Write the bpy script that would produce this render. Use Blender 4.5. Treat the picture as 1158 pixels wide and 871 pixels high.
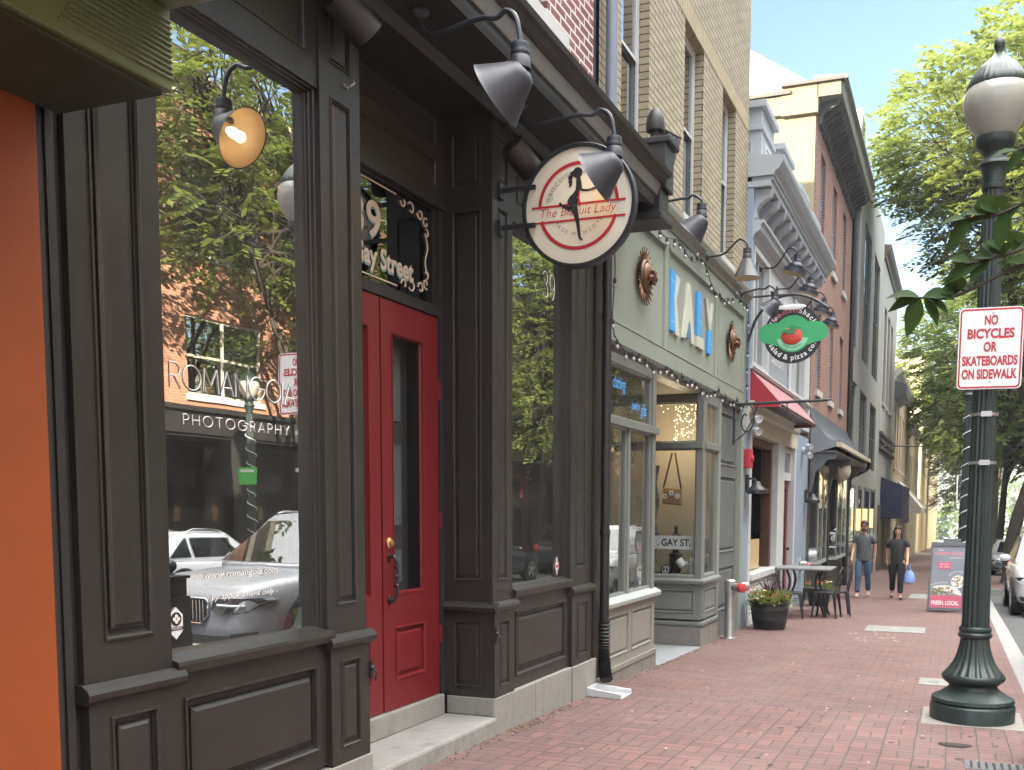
import bpy, bmesh, math, random
from mathutils import Vector, Matrix
rad = math.radians
for o in list(bpy.data.objects): bpy.data.objects.remove(o)
sc = bpy.context.scene
C = sc.collection
rnd = random.Random(7)
SL = 0.026                                   # the street falls gently away from the camera
def gz(y): return -SL * y

# ------------------------------------------------------------------ camera
yaw, pitch, roll = rad(21.11937), rad(-5.04801), rad(0.31558)
cf = Vector((-math.sin(yaw), math.cos(yaw), 0)); cr = Vector((math.cos(yaw), math.sin(yaw), 0)); cu = Vector((0, 0, 1))
f2 = cf * math.cos(pitch) + cu * math.sin(pitch); u2 = cu * math.cos(pitch) - cf * math.sin(pitch)
r3 = cr * math.cos(roll) + u2 * math.sin(roll); u3 = u2 * math.cos(roll) - cr * math.sin(roll)
cd = bpy.data.cameras.new('camera'); cam = bpy.data.objects.new('camera', cd); C.objects.link(cam)
cam.matrix_world = Matrix(((r3.x, u3.x, -f2.x, 0), (r3.y, u3.y, -f2.y, 0), (r3.z, u3.z, -f2.z, 1.45), (0, 0, 0, 1)))
cd.sensor_width = 36; cd.lens = 1126.2537 / 1158 * 36
cd.shift_x = -(642.63 - 579) / 1158; cd.shift_y = (673.158 - 435.5) / 1158
cd.clip_start = 0.05; cd.clip_end = 3000
sc.camera = cam

# ------------------------------------------------------------------ light
SUN_EL, SUN_AZ = 23.0, 225.0                  # low sun behind the shops on the left
w = bpy.data.worlds.new('World'); sc.world = w; w.use_nodes = True
wn = w.node_tree.nodes; wl = w.node_tree.links
sky = wn.new('ShaderNodeTexSky'); sky.sky_type = 'NISHITA'; sky.sun_disc = False
sky.sun_elevation = rad(SUN_EL); sky.sun_rotation = rad(SUN_AZ); sky.air_density = 1.0; sky.dust_density = 0.6; sky.ozone_density = 1.5
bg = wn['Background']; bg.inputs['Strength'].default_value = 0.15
# unseen white glow added overhead to fill the shaded street; sky dimmed lower down
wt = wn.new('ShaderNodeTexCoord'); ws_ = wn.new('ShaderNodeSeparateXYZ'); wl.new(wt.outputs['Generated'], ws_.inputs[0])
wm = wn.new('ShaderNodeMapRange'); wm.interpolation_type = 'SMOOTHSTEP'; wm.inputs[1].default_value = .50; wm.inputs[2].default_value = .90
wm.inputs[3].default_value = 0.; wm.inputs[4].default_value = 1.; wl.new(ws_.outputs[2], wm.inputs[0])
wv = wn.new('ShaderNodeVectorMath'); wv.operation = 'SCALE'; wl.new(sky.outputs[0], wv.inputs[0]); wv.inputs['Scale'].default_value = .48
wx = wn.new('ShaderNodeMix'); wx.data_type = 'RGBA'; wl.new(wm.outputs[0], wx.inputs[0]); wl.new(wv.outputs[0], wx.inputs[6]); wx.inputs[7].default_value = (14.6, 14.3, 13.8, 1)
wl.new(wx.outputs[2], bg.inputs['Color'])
ld = bpy.data.lights.new('sun', 'SUN'); ld.energy = 5.0; ld.angle = rad(0.53); ld.color = (1.0, 0.88, 0.70)
sun = bpy.data.objects.new('sun', ld); C.objects.link(sun)
az = rad(SUN_AZ); el = rad(SUN_EL)
sdir = Vector((math.sin(az) * math.cos(el), math.cos(az) * math.cos(el), math.sin(el)))
sun.rotation_euler = (-sdir).to_track_quat('-Z', 'Y').to_euler(); sun.location = (-30, -30, 40)
sc.view_settings.view_transform = 'Standard'; sc.view_settings.look = 'None'
sc.view_settings.exposure = 2.45; sc.view_settings.gamma = 1.0
sc.render.engine = 'CYCLES'
sc.cycles.max_bounces = 8; sc.cycles.transparent_max_bounces = 12; sc.cycles.caustics_reflective = False; sc.cycles.caustics_refractive = False
sc.cycles.use_denoising = True

# ------------------------------------------------------------------ materials
class NT:
    def __init__(s, name):
        s.m = bpy.data.materials.new(name); s.m.use_nodes = True
        s.t = s.m.node_tree; s.n = s.t.nodes; s.l = s.t.links
        s.b = s.n['Principled BSDF']; s.out = s.n['Material Output']
        s.tc = s.n.new('ShaderNodeTexCoord')
    def new(s, t, **k):
        x = s.n.new('ShaderNode' + t)
        for a, v in k.items(): setattr(x, a, v)
        return x
    def link(s, a, b): s.l.new(a, b)
    def noise(s, scale, detail=4, rough=.55, vec=None, dist=0):
        x = s.new('TexNoise'); x.inputs['Scale'].default_value = scale; x.inputs['Detail'].default_value = detail
        x.inputs['Roughness'].default_value = rough; x.inputs['Distortion'].default_value = dist
        s.link(vec or s.tc.outputs['Object'], x.inputs['Vector']); return x.outputs['Fac']
    def ramp(s, fac, lo, hi, c0=(0, 0, 0, 1), c1=(1, 1, 1, 1)):
        x = s.new('ValToRGB'); x.color_ramp.elements[0].position = lo; x.color_ramp.elements[1].position = hi
        x.color_ramp.elements[0].color = c0; x.color_ramp.elements[1].color = c1
        s.link(fac, x.inputs['Fac']); return x.outputs['Color']
    def mix(s, a, b, fac, mode='MIX'):
        x = s.new('Mix', data_type='RGBA', blend_type=mode)
        for i, v in ((0, fac), (6, a), (7, b)):
            if hasattr(v, 'links'): s.link(v, x.inputs[i])
            elif i == 0: x.inputs[0].default_value = v
            else: x.inputs[i].default_value = (*v[:3], 1)
        return x.outputs[2]
    def math(s, op, a, b=0.0):
        x = s.new('Math', operation=op)
        for i, v in ((0, a), (1, b)):
            if hasattr(v, 'links'): s.link(v, x.inputs[i])
            else: x.inputs[i].default_value = v
        return x.outputs[0]
    def bump(s, h, strength=.3, dist=.01):
        x = s.new('Bump'); x.inputs['Strength'].default_value = strength; x.inputs['Distance'].default_value = dist
        s.link(h, x.inputs['Height']); s.link(x.outputs[0], s.b.inputs['Normal'])
    def uvec(s, flat=False):                    # brick coordinates: along the wall, up
        sp = s.new('SeparateXYZ'); s.link(s.tc.outputs['Object'], sp.inputs[0])
        cb = s.new('CombineXYZ')
        if flat: s.link(sp.outputs[0], cb.inputs[0]); s.link(sp.outputs[1], cb.inputs[1])
        else: s.link(s.math('ADD', sp.outputs[0], sp.outputs[1]), cb.inputs[0]); s.link(sp.outputs[2], cb.inputs[1])
        return cb.outputs[0], sp

CHIPPED = {'black_brown_paint': (.20, .19, .17), 'red_door_paint': (.24, .10, .09), 'orange_paint': (.42, .16, .06), 'sage_paint': (.36, .38, .35), 'dark_green_cast_iron': (.09, .10, .10), 'taupe_grey_paint': (.35, .34, .32), 'grey_green_paint': (.28, .29, .28), 'dark_green_metal': (.2, .2, .15)}
def M(name, col, rough=.5, metal=0., var=.18, vs=5., bump=.0, bs=60., spec=.5, grime=.0, gcol=(.2, .19, .17), coat=0., emit=None, es=1., streak=0.):
    k = NT(name); b = k.b
    b.inputs['Roughness'].default_value = rough; b.inputs['Metallic'].default_value = metal
    b.inputs['Specular IOR Level'].default_value = spec; b.inputs['Coat Weight'].default_value = coat
    lo = tuple(c * (1 - var) for c in col); hi = tuple(min(1, c * (1 + var)) for c in col)
    c = k.mix(lo, hi, k.noise(vs, 5))
    if grime:
        g = k.ramp(k.noise(vs * .6 + 1.3, 8, .7), .52, .78)
        c = k.mix(c, gcol, k.math('MULTIPLY', g, grime))
    if streak:
        mp = k.new('Mapping'); mp.inputs['Scale'].default_value = (6, 6, .5); k.link(k.tc.outputs['Object'], mp.inputs[0])
        g = k.ramp(k.noise(2.2, 6, .65, mp.outputs[0]), .5, .75)
        c = k.mix(c, gcol, k.math('MULTIPLY', g, streak))
    if name in CHIPPED:
        g = k.ramp(k.noise(70, 3, .5), .735, .76); g2 = k.ramp(k.noise(4, 4, .6), .45, .65); c = k.mix(c, CHIPPED[name], k.math('MULTIPLY', k.math('MULTIPLY', g, g2), .8))
        g3 = k.ramp(k.noise(9, 8, .75, dist=.6), .60, .80); c = k.mix(c, CHIPPED[name], k.math('MULTIPLY', g3, .14))
    k.link(c, b.inputs['Base Color'])
    if var:
        r = k.math('ADD', k.math('MULTIPLY', k.noise(vs * 2.5, 4), .22), rough - .11); k.link(r, b.inputs['Roughness'])
    if bump: k.bump(k.noise(bs, 6, .6), bump, .006)
    if emit: b.inputs['Emission Color'].default_value = (*emit, 1); b.inputs['Emission Strength'].default_value = es
    return k.m

def Mbrick(name, c1, c2, mortar, bw, bh, ms, rough=.85, bump=.6, flat=False, weave=False, swap=False, dirt=.25, dcol=(.09, .08, .075), off=.5, smooth=.1):
    k = NT(name); v, sp = k.uvec(flat); b = k.b
    wob = k.new('TexNoise'); wob.inputs['Scale'].default_value = 1.7; k.link(k.tc.outputs['Object'], wob.inputs['Vector'])
    sub = k.new('VectorMath', operation='SUBTRACT'); k.link(wob.outputs['Color'], sub.inputs[0]); sub.inputs[1].default_value = (.5, .5, .5)
    scl = k.new('VectorMath', operation='SCALE'); k.link(sub.outputs[0], scl.inputs[0]); scl.inputs['Scale'].default_value = .03 if flat else .008
    add = k.new('VectorMath', operation='ADD'); k.link(v, add.inputs[0]); k.link(scl.outputs[0], add.inputs[1]); v = add.outputs[0]
    def br(vec, off):
        t = k.new('TexBrick'); t.offset = off; k.link(vec, t.inputs['Vector'])
        t.inputs['Color1'].default_value = (*c1, 1); t.inputs['Color2'].default_value = (*c2, 1); t.inputs['Mortar'].default_value = (*mortar, 1)
        t.inputs['Scale'].default_value = 1; t.inputs['Mortar Size'].default_value = ms; t.inputs['Mortar Smooth'].default_value = smooth
        t.inputs['Brick Width'].default_value = bw; t.inputs['Row Height'].default_value = bh; return t
    def sw(vec):
        s2 = k.new('SeparateXYZ'); k.link(vec, s2.inputs[0]); c = k.new('CombineXYZ'); k.link(s2.outputs[1], c.inputs[0]); k.link(s2.outputs[0], c.inputs[1]); return c.outputs[0]
    if weave:
        a = br(v, 0); q = br(sw(v), 0); s2 = k.new('SeparateXYZ'); k.link(v, s2.inputs[0])
        par = k.math('MODULO', k.math('ADD', k.math('FLOOR', k.math('DIVIDE', s2.outputs[0], bw)), k.math('ADD', k.math('FLOOR', k.math('DIVIDE', s2.outputs[1], bw)), 100)), 2)
        par = k.math('ABSOLUTE', par)
        col = k.mix(a.outputs['Color'], q.outputs['Color'], par); fac = k.mix(a.outputs['Fac'], q.outputs['Fac'], par)
    else:
        t = br(sw(v) if swap else v, off); col = t.outputs['Color']; fac = t.outputs['Fac']
    n1 = k.noise(3.0, 6, .65); n2 = k.noise(38, 5, .6)
    col = k.mix(col, dcol, k.math('MULTIPLY', k.ramp(n1, .45, .8), dirt))
    col = k.mix(col, (1, 1, 1), k.math('MULTIPLY', k.ramp(n2, .5, .85), .10), 'SOFT_LIGHT')
    col = k.mix(k.mix(col, (0, 0, 0), .22), k.mix(col, (1, 1, 1), .05), k.noise(.9, 5, .6))
    k.link(col, b.inputs['Base Color']); b.inputs['Roughness'].default_value = rough
    h = k.math('ADD', k.math('MULTIPLY', fac, -1.0), k.math('MULTIPLY', n2, .45)); k.bump(h, bump, .008)
    return k.m

def Mglass(name, ior=2.4, tint=(.62, .66, .66), rough=0.0, mn=.0, wavy=0., dust=0.):
    k = NT(name); k.n.remove(k.b)
    tr = k.new('BsdfTransparent'); tr.inputs[0].default_value = (*tint, 1)
    gl = k.new('BsdfGlossy'); gl.inputs['Roughness'].default_value = rough; gl.inputs[0].default_value = (.97, .98, .98, 1)
    fr = k.new('Fresnel'); ge = k.new('NewGeometry'); k.link(k.math('ADD', k.math('MULTIPLY', ge.outputs['Backfacing'], 1 / ior - ior), ior), fr.inputs[0])
    if wavy:
        bp = k.new('Bump'); bp.inputs['Strength'].default_value = wavy; bp.inputs['Distance'].default_value = .02
        k.link(k.noise(1.6, 2), bp.inputs['Height']); k.link(bp.outputs[0], gl.inputs['Normal'])
    fac = k.math('MAXIMUM', fr.outputs[0], mn)
    mx = k.new('MixShader'); k.link(fac, mx.inputs[0]); k.link(tr.outputs[0], mx.inputs[1]); k.link(gl.outputs[0], mx.inputs[2])
    if dust:
        df = k.new('BsdfDiffuse'); df.inputs[0].default_value = (.62, .62, .58, 1); m2 = k.new('MixShader')
        mp = k.new('Mapping'); mp.inputs['Scale'].default_value = (1, 1, .35); mp.inputs['Rotation'].default_value = (.5, .3, .2); k.link(k.tc.outputs['Object'], mp.inputs[0])
        d = k.math('ADD', k.math('MULTIPLY', k.ramp(k.noise(3.2, 9, .72, mp.outputs[0], 1.2), .42, .80), dust * 1.6), dust * .45)
        k.link(d, m2.inputs[0]); k.link(mx.outputs[0], m2.inputs[1]); k.link(df.outputs[0], m2.inputs[2]); k.link(m2.outputs[0], k.out.inputs[0]); return k.m
    k.link(mx.outputs[0], k.out.inputs[0]); return k.m

def Mleaf(name, c1, c2, trans=.35, spec=.35):
    k = NT(name); b = k.b
    oi = k.new('NewGeometry')
    c = k.mix(c1, c2, oi.outputs['Random Per Island'])
    b.inputs['Roughness'].default_value = .6; b.inputs['Specular IOR Level'].default_value = spec
    k.link(c, b.inputs['Base Color'])
    t = k.new('BsdfTranslucent'); k.link(k.mix(c, (.28, .33, .06), .45), t.inputs[0])
    mx = k.new('MixShader'); mx.inputs[0].default_value = trans
    k.link(b.outputs[0], mx.inputs[1]); k.link(t.outputs[0], mx.inputs[2]); k.link(mx.outputs[0], k.out.inputs[0]); return k.m

def Mlit(name, col, s):
    k = NT(name); k.b.inputs['Emission Color'].default_value = (*col, 1); k.b.inputs['Emission Strength'].default_value = s
    k.b.inputs['Base Color'].default_value = (*col, 1); return k.m

BLK = M('black_brown_paint', (.0245, .0222, .0188), .40, var=.2, vs=3, bump=.12, bs=90, grime=.10, gcol=(.11, .10, .09), streak=.12)
BLK2 = M('soft_black_paint', (.022, .021, .021), .5, var=.2, vs=3, bump=.1, bs=80)
REDP = M('red_door_paint', (.150, .011, .015), .38, var=.10, vs=2.5, bump=.06, bs=70, grime=.06, gcol=(.2, .05, .05))
ORG = M('orange_paint', (.27, .062, .014), .5, var=.16, vs=3, bump=.18, bs=45, grime=.22, gcol=(.30, .045, .015))
GRN = M('dark_green_metal', (.115, .145, .060), .36, metal=.0, var=.22, vs=4, bump=.08, bs=30, grime=.2, gcol=(.05, .05, .03))
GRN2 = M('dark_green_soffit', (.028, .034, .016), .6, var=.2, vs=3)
SAGE = M('sage_paint', (.245, .275, .235), .42, var=.06, vs=1.6, bump=.05, bs=50, grime=.10, gcol=(.36, .40, .34), streak=.22)
SAGE2 = M('grey_green_paint', (.165, .18, .165), .42, var=.10, vs=3, bump=.06, bs=70)
TAUPE = M('taupe_grey_paint', (.24, .235, .21), .45, var=.07, vs=3, bump=.05, bs=60, streak=.12)
GRANITE = M('granite', (.25, .245, .225), .8, var=.2, vs=9, bump=.5, bs=35, grime=.55, gcol=(.16, .15, .13), streak=.35)
GRANITE2 = M('brown_granite', (.20, .185, .17), .8, var=.2, vs=11, bump=.5, bs=45, grime=.4, gcol=(.12, .11, .10))
SLATE = M('bluestone', (.22, .235, .245), .75, var=.2, vs=4, bump=.2, bs=30, grime=.3)
CONC = M('concrete', (.20, .20, .19), .85, var=.15, vs=6, bump=.4, bs=50, grime=.4, gcol=(.24, .23, .2))
LIME = M('limestone', (.46, .46, .44), .75, var=.12, vs=5, bump=.2, bs=40, grime=.25, gcol=(.3, .3, .29))
KERB = M('granite_kerb', (.23, .23, .225), .8, var=.15, vs=6, bump=.3, bs=40, grime=.3, gcol=(.2, .2, .19))
WHT = M('white_paint', (.52, .535, .54), .5, var=.05, vs=3, bump=.05, bs=60, grime=.08, gcol=(.5, .5, .48))
CREAM = M('cream_paint', (.52, .49, .40), .5, var=.07, vs=3, grime=.1)
PALEB = M('pale_grey_paint', (.36, .39, .42), .5, var=.05, vs=3, grime=.1, gcol=(.4, .42, .44))
BLUEG = M('blue_grey_paint', (.25, .315, .40), .48, var=.06, vs=3)
GREYB = M('grey_stucco', (.36, .35, .315), .85, var=.10, vs=2, bump=.35, bs=22, streak=.18)
GREYD = M('dark_grey_paint', (.12, .13, .135), .45, var=.12, vs=3)
STUC = M('stucco', (.23, .195, .125), .9, var=.12, vs=2.2, bump=.8, bs=9, grime=.3, gcol=(.42, .36, .24))
YSTUC = M('yellow_stone', (.62, .52, .30), .85, var=.12, vs=1.2, bump=.3, bs=10, grime=.2, gcol=(.45, .37, .2))
TAN = M('tan_brick_far', (.40, .30, .20), .85, var=.2, vs=3)
ROOF = M('dark_roof', (.06, .058, .055), .85)
DARKIN = M('dark_interior', (.035, .032, .03), .9, var=.3, vs=2)
BEIGE = M('beige_interior', (.50, .44, .35), .8, var=.06, vs=2)
WOODI = M('brown_wood', (.085, .038, .018), .5, var=.25, vs=6, bump=.1)
WOODL = M('light_wood_board', (.50, .36, .19), .6, var=.2, vs=5, bump=.1)
METB = M('black_metal', (.017, .018, .021), .42, metal=.0, var=.2, vs=6)
GOOSE = M('charcoal_lamp_enamel', (.030, .034, .046), .42, var=.12, vs=6)
LAMPIN = M('lamp_inside_enamel', (.55, .43, .27), .4, var=.05)
POST = M('dark_green_cast_iron', (.022, .036, .034), .36, metal=.15, var=.2, vs=7, bump=.1, bs=80, grime=.1, gcol=(.07, .08, .075))
STEEL = M('brushed_steel', (.42, .42, .41), .38, metal=.85, var=.15, vs=9)
GALV = M('grey_downpipe_paint', (.20, .23, .27), .4, metal=.2, var=.12, vs=5)
BRASS = M('brass', (.62, .42, .16), .3, metal=.9, var=.15)
BRONZE = M('bronze', (.20, .11, .06), .42, metal=.75, var=.45, vs=14, bump=.3, bs=60)
ASPH = M('asphalt', (.070, .070, .072), .85, var=.25, vs=2, bump=.5, bs=160, grime=.2, gcol=(.11, .11, .11))
REDF = M('red_awning_fabric', (.33, .155, .17), .75, var=.10, vs=3, bump=.1, bs=120)
REDF2 = M('deep_red_fabric', (.33, .022, .035), .75, var=.12, vs=3)
NAVY = M('navy_fabric', (.022, .03, .075), .75, var=.15, vs=3)
RIBM = M('dark_ribbed_metal', (.075, .085, .10), .42, metal=.4, var=.2, vs=4)
REDS = M('sign_red', (.42, .022, .035), .45, var=.06)
WHS = M('sign_white', (.74, .74, .73), .4, var=.05, vs=4, grime=.1, gcol=(.6, .6, .58))
CRMS = M('sign_cream', (.70, .67, .56), .4, var=.04, vs=3)
INK = M('sign_black', (.018, .018, .02), .45, var=.1)
GRYT = M('sign_grey_text', (.22, .22, .21), .5, var=.05)
BLUS = M('sign_blue', (.055, .33, .74), .45, var=.07, vs=4)
GRNS = M('sign_green', (.05, .36, .14), .45, var=.22, vs=3)
GRNP = M('sign_pale_green', (.28, .62, .40), .5, var=.15, vs=3)
TOMR = M('tomato_red', (.62, .06, .035), .4, var=.15, vs=4)
GOLD = M('gilt_lettering', (.60, .51, .41), .4, var=.1, vs=20)
NEON = Mlit('neon_blue', (.06, .36, .80), .12)
BULB = M('clear_bulb_glass', (.34, .335, .31), .06, var=.03, coat=.5)
LAMPB = Mlit('lit_lamp_bulb', (1.0, .80, .50), .9)
WARM = Mlit('fairy_light', (1.0, .78, .42), 1.6)
GLOBE = M('frosted_globe', (.35, .355, .31), .22, var=.08, vs=5, coat=.3)
GL = Mglass('window_glass', 7.5, (.50, .54, .54), wavy=.03, dust=.028)
GLB = Mglass('shop_glass', 5.0, (.62, .66, .66), wavy=.12, dust=.035)
GLU = Mglass('upper_window_glass', 2.7, (.35, .4, .42), mn=.62, wavy=.05)
GLC = Mglass('clear_glass', 1.55, (.85, .87, .86))
GLOPP = Mglass('dim_shop_glass', 1.5, (.3, .3, .3))
GLCAR = Mglass('car_glass', 1.9, (.16, .18, .19))
LEAF = Mleaf('locust_leaf', (.085, .130, .030), (.185, .215, .055), .50)
LEAF2 = Mleaf('dark_leaf', (.035, .072, .018), (.085, .135, .030), .35)
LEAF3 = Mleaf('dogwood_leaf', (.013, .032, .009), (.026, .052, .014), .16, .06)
BARK = M('bark', (.052, .043, .034), .9, var=.35, vs=9, bump=.8, bs=25)
CARW = M('white_car_paint', (.68, .70, .72), .22, var=.01, coat=.8)
CARS = M('silver_blue_car_paint', (.34, .355, .38), .30, metal=.0, var=.01, coat=.5)
CARD = M('dark_car_paint', (.05, .055, .065), .22, metal=.3, var=.02, coat=.8)
TYRE = M('tyre_rubber', (.02, .02, .02), .8, bump=.2, bs=60)
PLAST = M('black_plastic', (.02, .02, .021), .5)
CHROME = M('chrome', (.65, .66, .68), .12, metal=1., var=.02)
LENS = M('headlight_lens', (.75, .78, .80), .1, var=.02, coat=.8)
SKIN = M('skin', (.50, .30, .21), .55, var=.06, vs=12)
HAIR = M('dark_hair', (.018, .013, .010), .55, var=.3, vs=30)
SHIRTG = M('slate_shirt', (.085, .092, .105), .85, var=.15, vs=8, bump=.2, bs=30)
SHIRTB = M('black_shirt', (.018, .017, .018), .85, var=.2, vs=8, bump=.2, bs=30)
JEAN = M('blue_denim', (.055, .10, .17), .85, var=.3, vs=6, bump=.2, bs=60)
BAGB = M('blue_plastic_bag', (.22, .36, .70), .4, var=.12, vs=8, bump=.3, bs=30)
BRPAVE = Mbrick('brick_paving', (.172, .072, .060), (.110, .050, .044), (.045, .033, .030), .2, .066, .006, .82, .7, flat=True, dirt=.5, dcol=(.12, .085, .08))
BRWEAVE = Mbrick('basketweave_paving', (.168, .072, .063), (.110, .051, .047), (.036, .027, .026), .205, .1025, .0055, .8, .7, flat=True, weave=True, dirt=.5, dcol=(.13, .095, .09))
BRSOLD = Mbrick('border_paving', (.15, .066, .058), (.105, .05, .046), (.045, .033, .03), .2, .1, .006, .82, .55, flat=True, dirt=.4)
BRRED = Mbrick('red_brick', (.21, .038, .034), (.13, .026, .026), (.62, .58, .56), .215, .075, .011, .8, .5, dirt=.1)
BRYEL = Mbrick('yellow_brick', (.40, .335, .215), (.325, .27, .17), (.075, .062, .045), .30, .0735, .0085, .78, .9, dirt=.12, dcol=(.2, .16, .1), smooth=.4)
BROLD = Mbrick('old_red_brick', (.30, .125, .085), (.20, .085, .06), (.34, .26, .21), .215, .072, .009, .85, .5, dirt=.25)
BROPP = Mbrick('orange_brick', (.40, .16, .085), (.30, .115, .06), (.42, .30, .20), .215, .072, .008, .85, .5, dirt=.1)

# ------------------------------------------------------------------ mesh helpers
class Fr:
    """A working plane: a runs along u, b along v, depth along n."""
    def __init__(s, o, u, v, n): s.o, s.u, s.v, s.n = Vector(o), Vector(u), Vector(v), Vector(n)
    def p(s, a, b, d=0.): return s.o + s.u * a + s.v * b + s.n * d
EAST = Fr((0, 0, 0), (0, 1, 0), (0, 0, 1), (1, 0, 0))            # a=y, b=z, depth=x : the facades on the left
WEST = lambda X: Fr((X, 0, 0), (0, 1, 0), (0, 0, 1), (-1, 0, 0))
SOUTH = lambda Y: Fr((0, Y, 0), (1, 0, 0), (0, 0, 1), (0, -1, 0))   # faces the camera side, a=x, b=z, depth toward -y

WM = {}
class B:
    def __init__(s): s.v = []; s.f = []; s.mi = []; s.cur = 0
    def add(s, vs, fs):
        o = len(s.v); s.v += [Vector(p) for p in vs]
        for f in fs: s.f.append(tuple(i + o for i in f)); s.mi.append(s.cur)
    def quad(s, *p): s.add(p, [tuple(range(len(p)))])
    def box(s, x0, y0, z0, x1, y1, z1):
        s.add([(x0, y0, z0), (x1, y0, z0), (x1, y1, z0), (x0, y1, z0), (x0, y0, z1), (x1, y0, z1), (x1, y1, z1), (x0, y1, z1)],
              [(0, 3, 2, 1), (4, 5, 6, 7), (0, 1, 5, 4), (1, 2, 6, 5), (2, 3, 7, 6), (3, 0, 4, 7)])
    def fbox(s, fr, a0, a1, b0, b1, d0, d1):
        P = fr.p
        s.add([P(a0, b0, d0), P(a1, b0, d0), P(a1, b1, d0), P(a0, b1, d0), P(a0, b0, d1), P(a1, b0, d1), P(a1, b1, d1), P(a0, b1, d1)],
              [(0, 3, 2, 1), (4, 5, 6, 7), (0, 1, 5, 4), (1, 2, 6, 5), (2, 3, 7, 6), (3, 0, 4, 7)])
    def rings(s, R, c0=True, c1=True, closed=True):
        n = len(R[0]); o = len(s.v)
        for r in R: s.v += [Vector(p) for p in r]
        for i in range(len(R) - 1):
            for j in range(n if closed else n - 1):
                a = o + i * n + j; b = o + i * n + (j + 1) % n
                s.f.append((a, b, b + n, a + n)); s.mi.append(s.cur)
        if c0: s.f.append(tuple(o + j for j in reversed(range(n)))); s.mi.append(s.cur)
        if c1: s.f.append(tuple(o + (len(R) - 1) * n + j for j in range(n))); s.mi.append(s.cur)
    def lathe(s, prof, p0, ax=(0, 0, 1), n=24, flute=0, fl=0.0, c0=True, c1=True):
        ax = Vector(ax).normalized(); t = Vector((1, 0, 0)) if abs(ax.x) < .9 else Vector((0, 1, 0))
        e1 = ax.cross(t).normalized(); e2 = ax.cross(e1); p0 = Vector(p0); R = []
        for r, h in prof:
            ring = []
            for k in range(n):
                a = 2 * math.pi * k / n; rr = r * (1 - fl * (.5 + .5 * math.cos(a * flute))) if flute else r
                ring.append(p0 + ax * h + (e1 * math.cos(a) + e2 * math.sin(a)) * rr)
            R.append(ring)
        s.rings(R, c0, c1)
    def cyl(s, p0, p1, r0, r1=None, n=12):
        p0, p1 = Vector(p0), Vector(p1); L = (p1 - p0).length
        s.lathe([(r0, 0), (r0 if r1 is None else r1, L)], p0, p1 - p0, n)
    def tube(s, pts, r, n=8):
        pts = [Vector(p) for p in pts]; R = []; up = None
        for i, p in enumerate(pts):
            d = (pts[min(i + 1, len(pts) - 1)] - pts[max(i - 1, 0)]).normalized()
            if up is None:
                t = Vector((0, 0, 1)) if abs(d.z) < .9 else Vector((1, 0, 0)); e1 = d.cross(t).normalized()
            else:
                e1 = (up - d * up.dot(d)); e1 = e1.normalized() if e1.length > 1e-6 else d.orthogonal().normalized()
            up = e1; e2 = d.cross(e1); rr = r[i] if isinstance(r, (list, tuple)) else r
            R.append([p + (e1 * math.cos(2 * math.pi * k / n) + e2 * math.sin(2 * math.pi * k / n)) * rr for k in range(n)])
        s.rings(R)
    def prism(s, poly, fr, d0, d1):
        s.rings([[fr.p(a, b, d0) for a, b in poly], [fr.p(a, b, d1) for a, b in poly]])
    def ball(s, c, r, n=12, m=8):
        rx, ry, rz = r if isinstance(r, (tuple, list)) else (r, r, r); R = []
        for i in range(m + 1):
            t = math.pi * i / m; q = max(math.sin(t), .02)
            R.append([(c[0] + rx * q * math.cos(2 * math.pi * k / n), c[1] + ry * q * math.sin(2 * math.pi * k / n), c[2] - rz * math.cos(t)) for k in range(n)])
        s.rings(R)
    def plate(s, fr, a0, a1, b0, b1, d, holes=()):
        A = sorted({a0, a1, *[h[0] for h in holes], *[h[1] for h in holes]}); Bs = sorted({b0, b1, *[h[2] for h in holes], *[h[3] for h in holes]})
        A = [a for a in A if a0 <= a <= a1]; Bs = [b for b in Bs if b0 <= b <= b1]
        for i in range(len(A) - 1):
            for j in range(len(Bs) - 1):
                ca, cb = (A[i] + A[i + 1]) / 2, (Bs[j] + Bs[j + 1]) / 2
                if any(h[0] < ca < h[1] and h[2] < cb < h[3] for h in holes): continue
                s.quad(fr.p(A[i], Bs[j], d), fr.p(A[i + 1], Bs[j], d), fr.p(A[i + 1], Bs[j + 1], d), fr.p(A[i], Bs[j + 1], d))
    def lrect(s, fr, rect, prof, cap=True):
        a0, a1, b0, b1 = rect; R = []
        for i, d in prof: R.append([fr.p(a0 + i, b0 + i, d), fr.p(a1 - i, b0 + i, d), fr.p(a1 - i, b1 - i, d), fr.p(a0 + i, b1 - i, d)])
        s.rings(R, False, cap)
    def panel(s, fr, rect, d, k=1.0, raised=True):                    # moulded recess with a raised field
        pr = [(0, d), (.002, d + .010 * k), (.012 * k, d + .012 * k), (.020 * k, d + .001), (.024 * k, d - .016 * k), (.032 * k, d - .016 * k), (.034 * k, d - .026 * k), (.052 * k, d - .026 * k)]
        if raised: pr += [(.054 * k, d - .012 * k), (.060 * k, d - .012 * k), (.075 * k, d - .001)]
        s.lrect(fr, rect, pr)
    def extr_y(s, prof, y0, y1):                                      # (x,z) outline swept along the street
        s.rings([[(x, y0, z) for x, z in prof], [(x, y1, z) for x, z in prof]])
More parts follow.
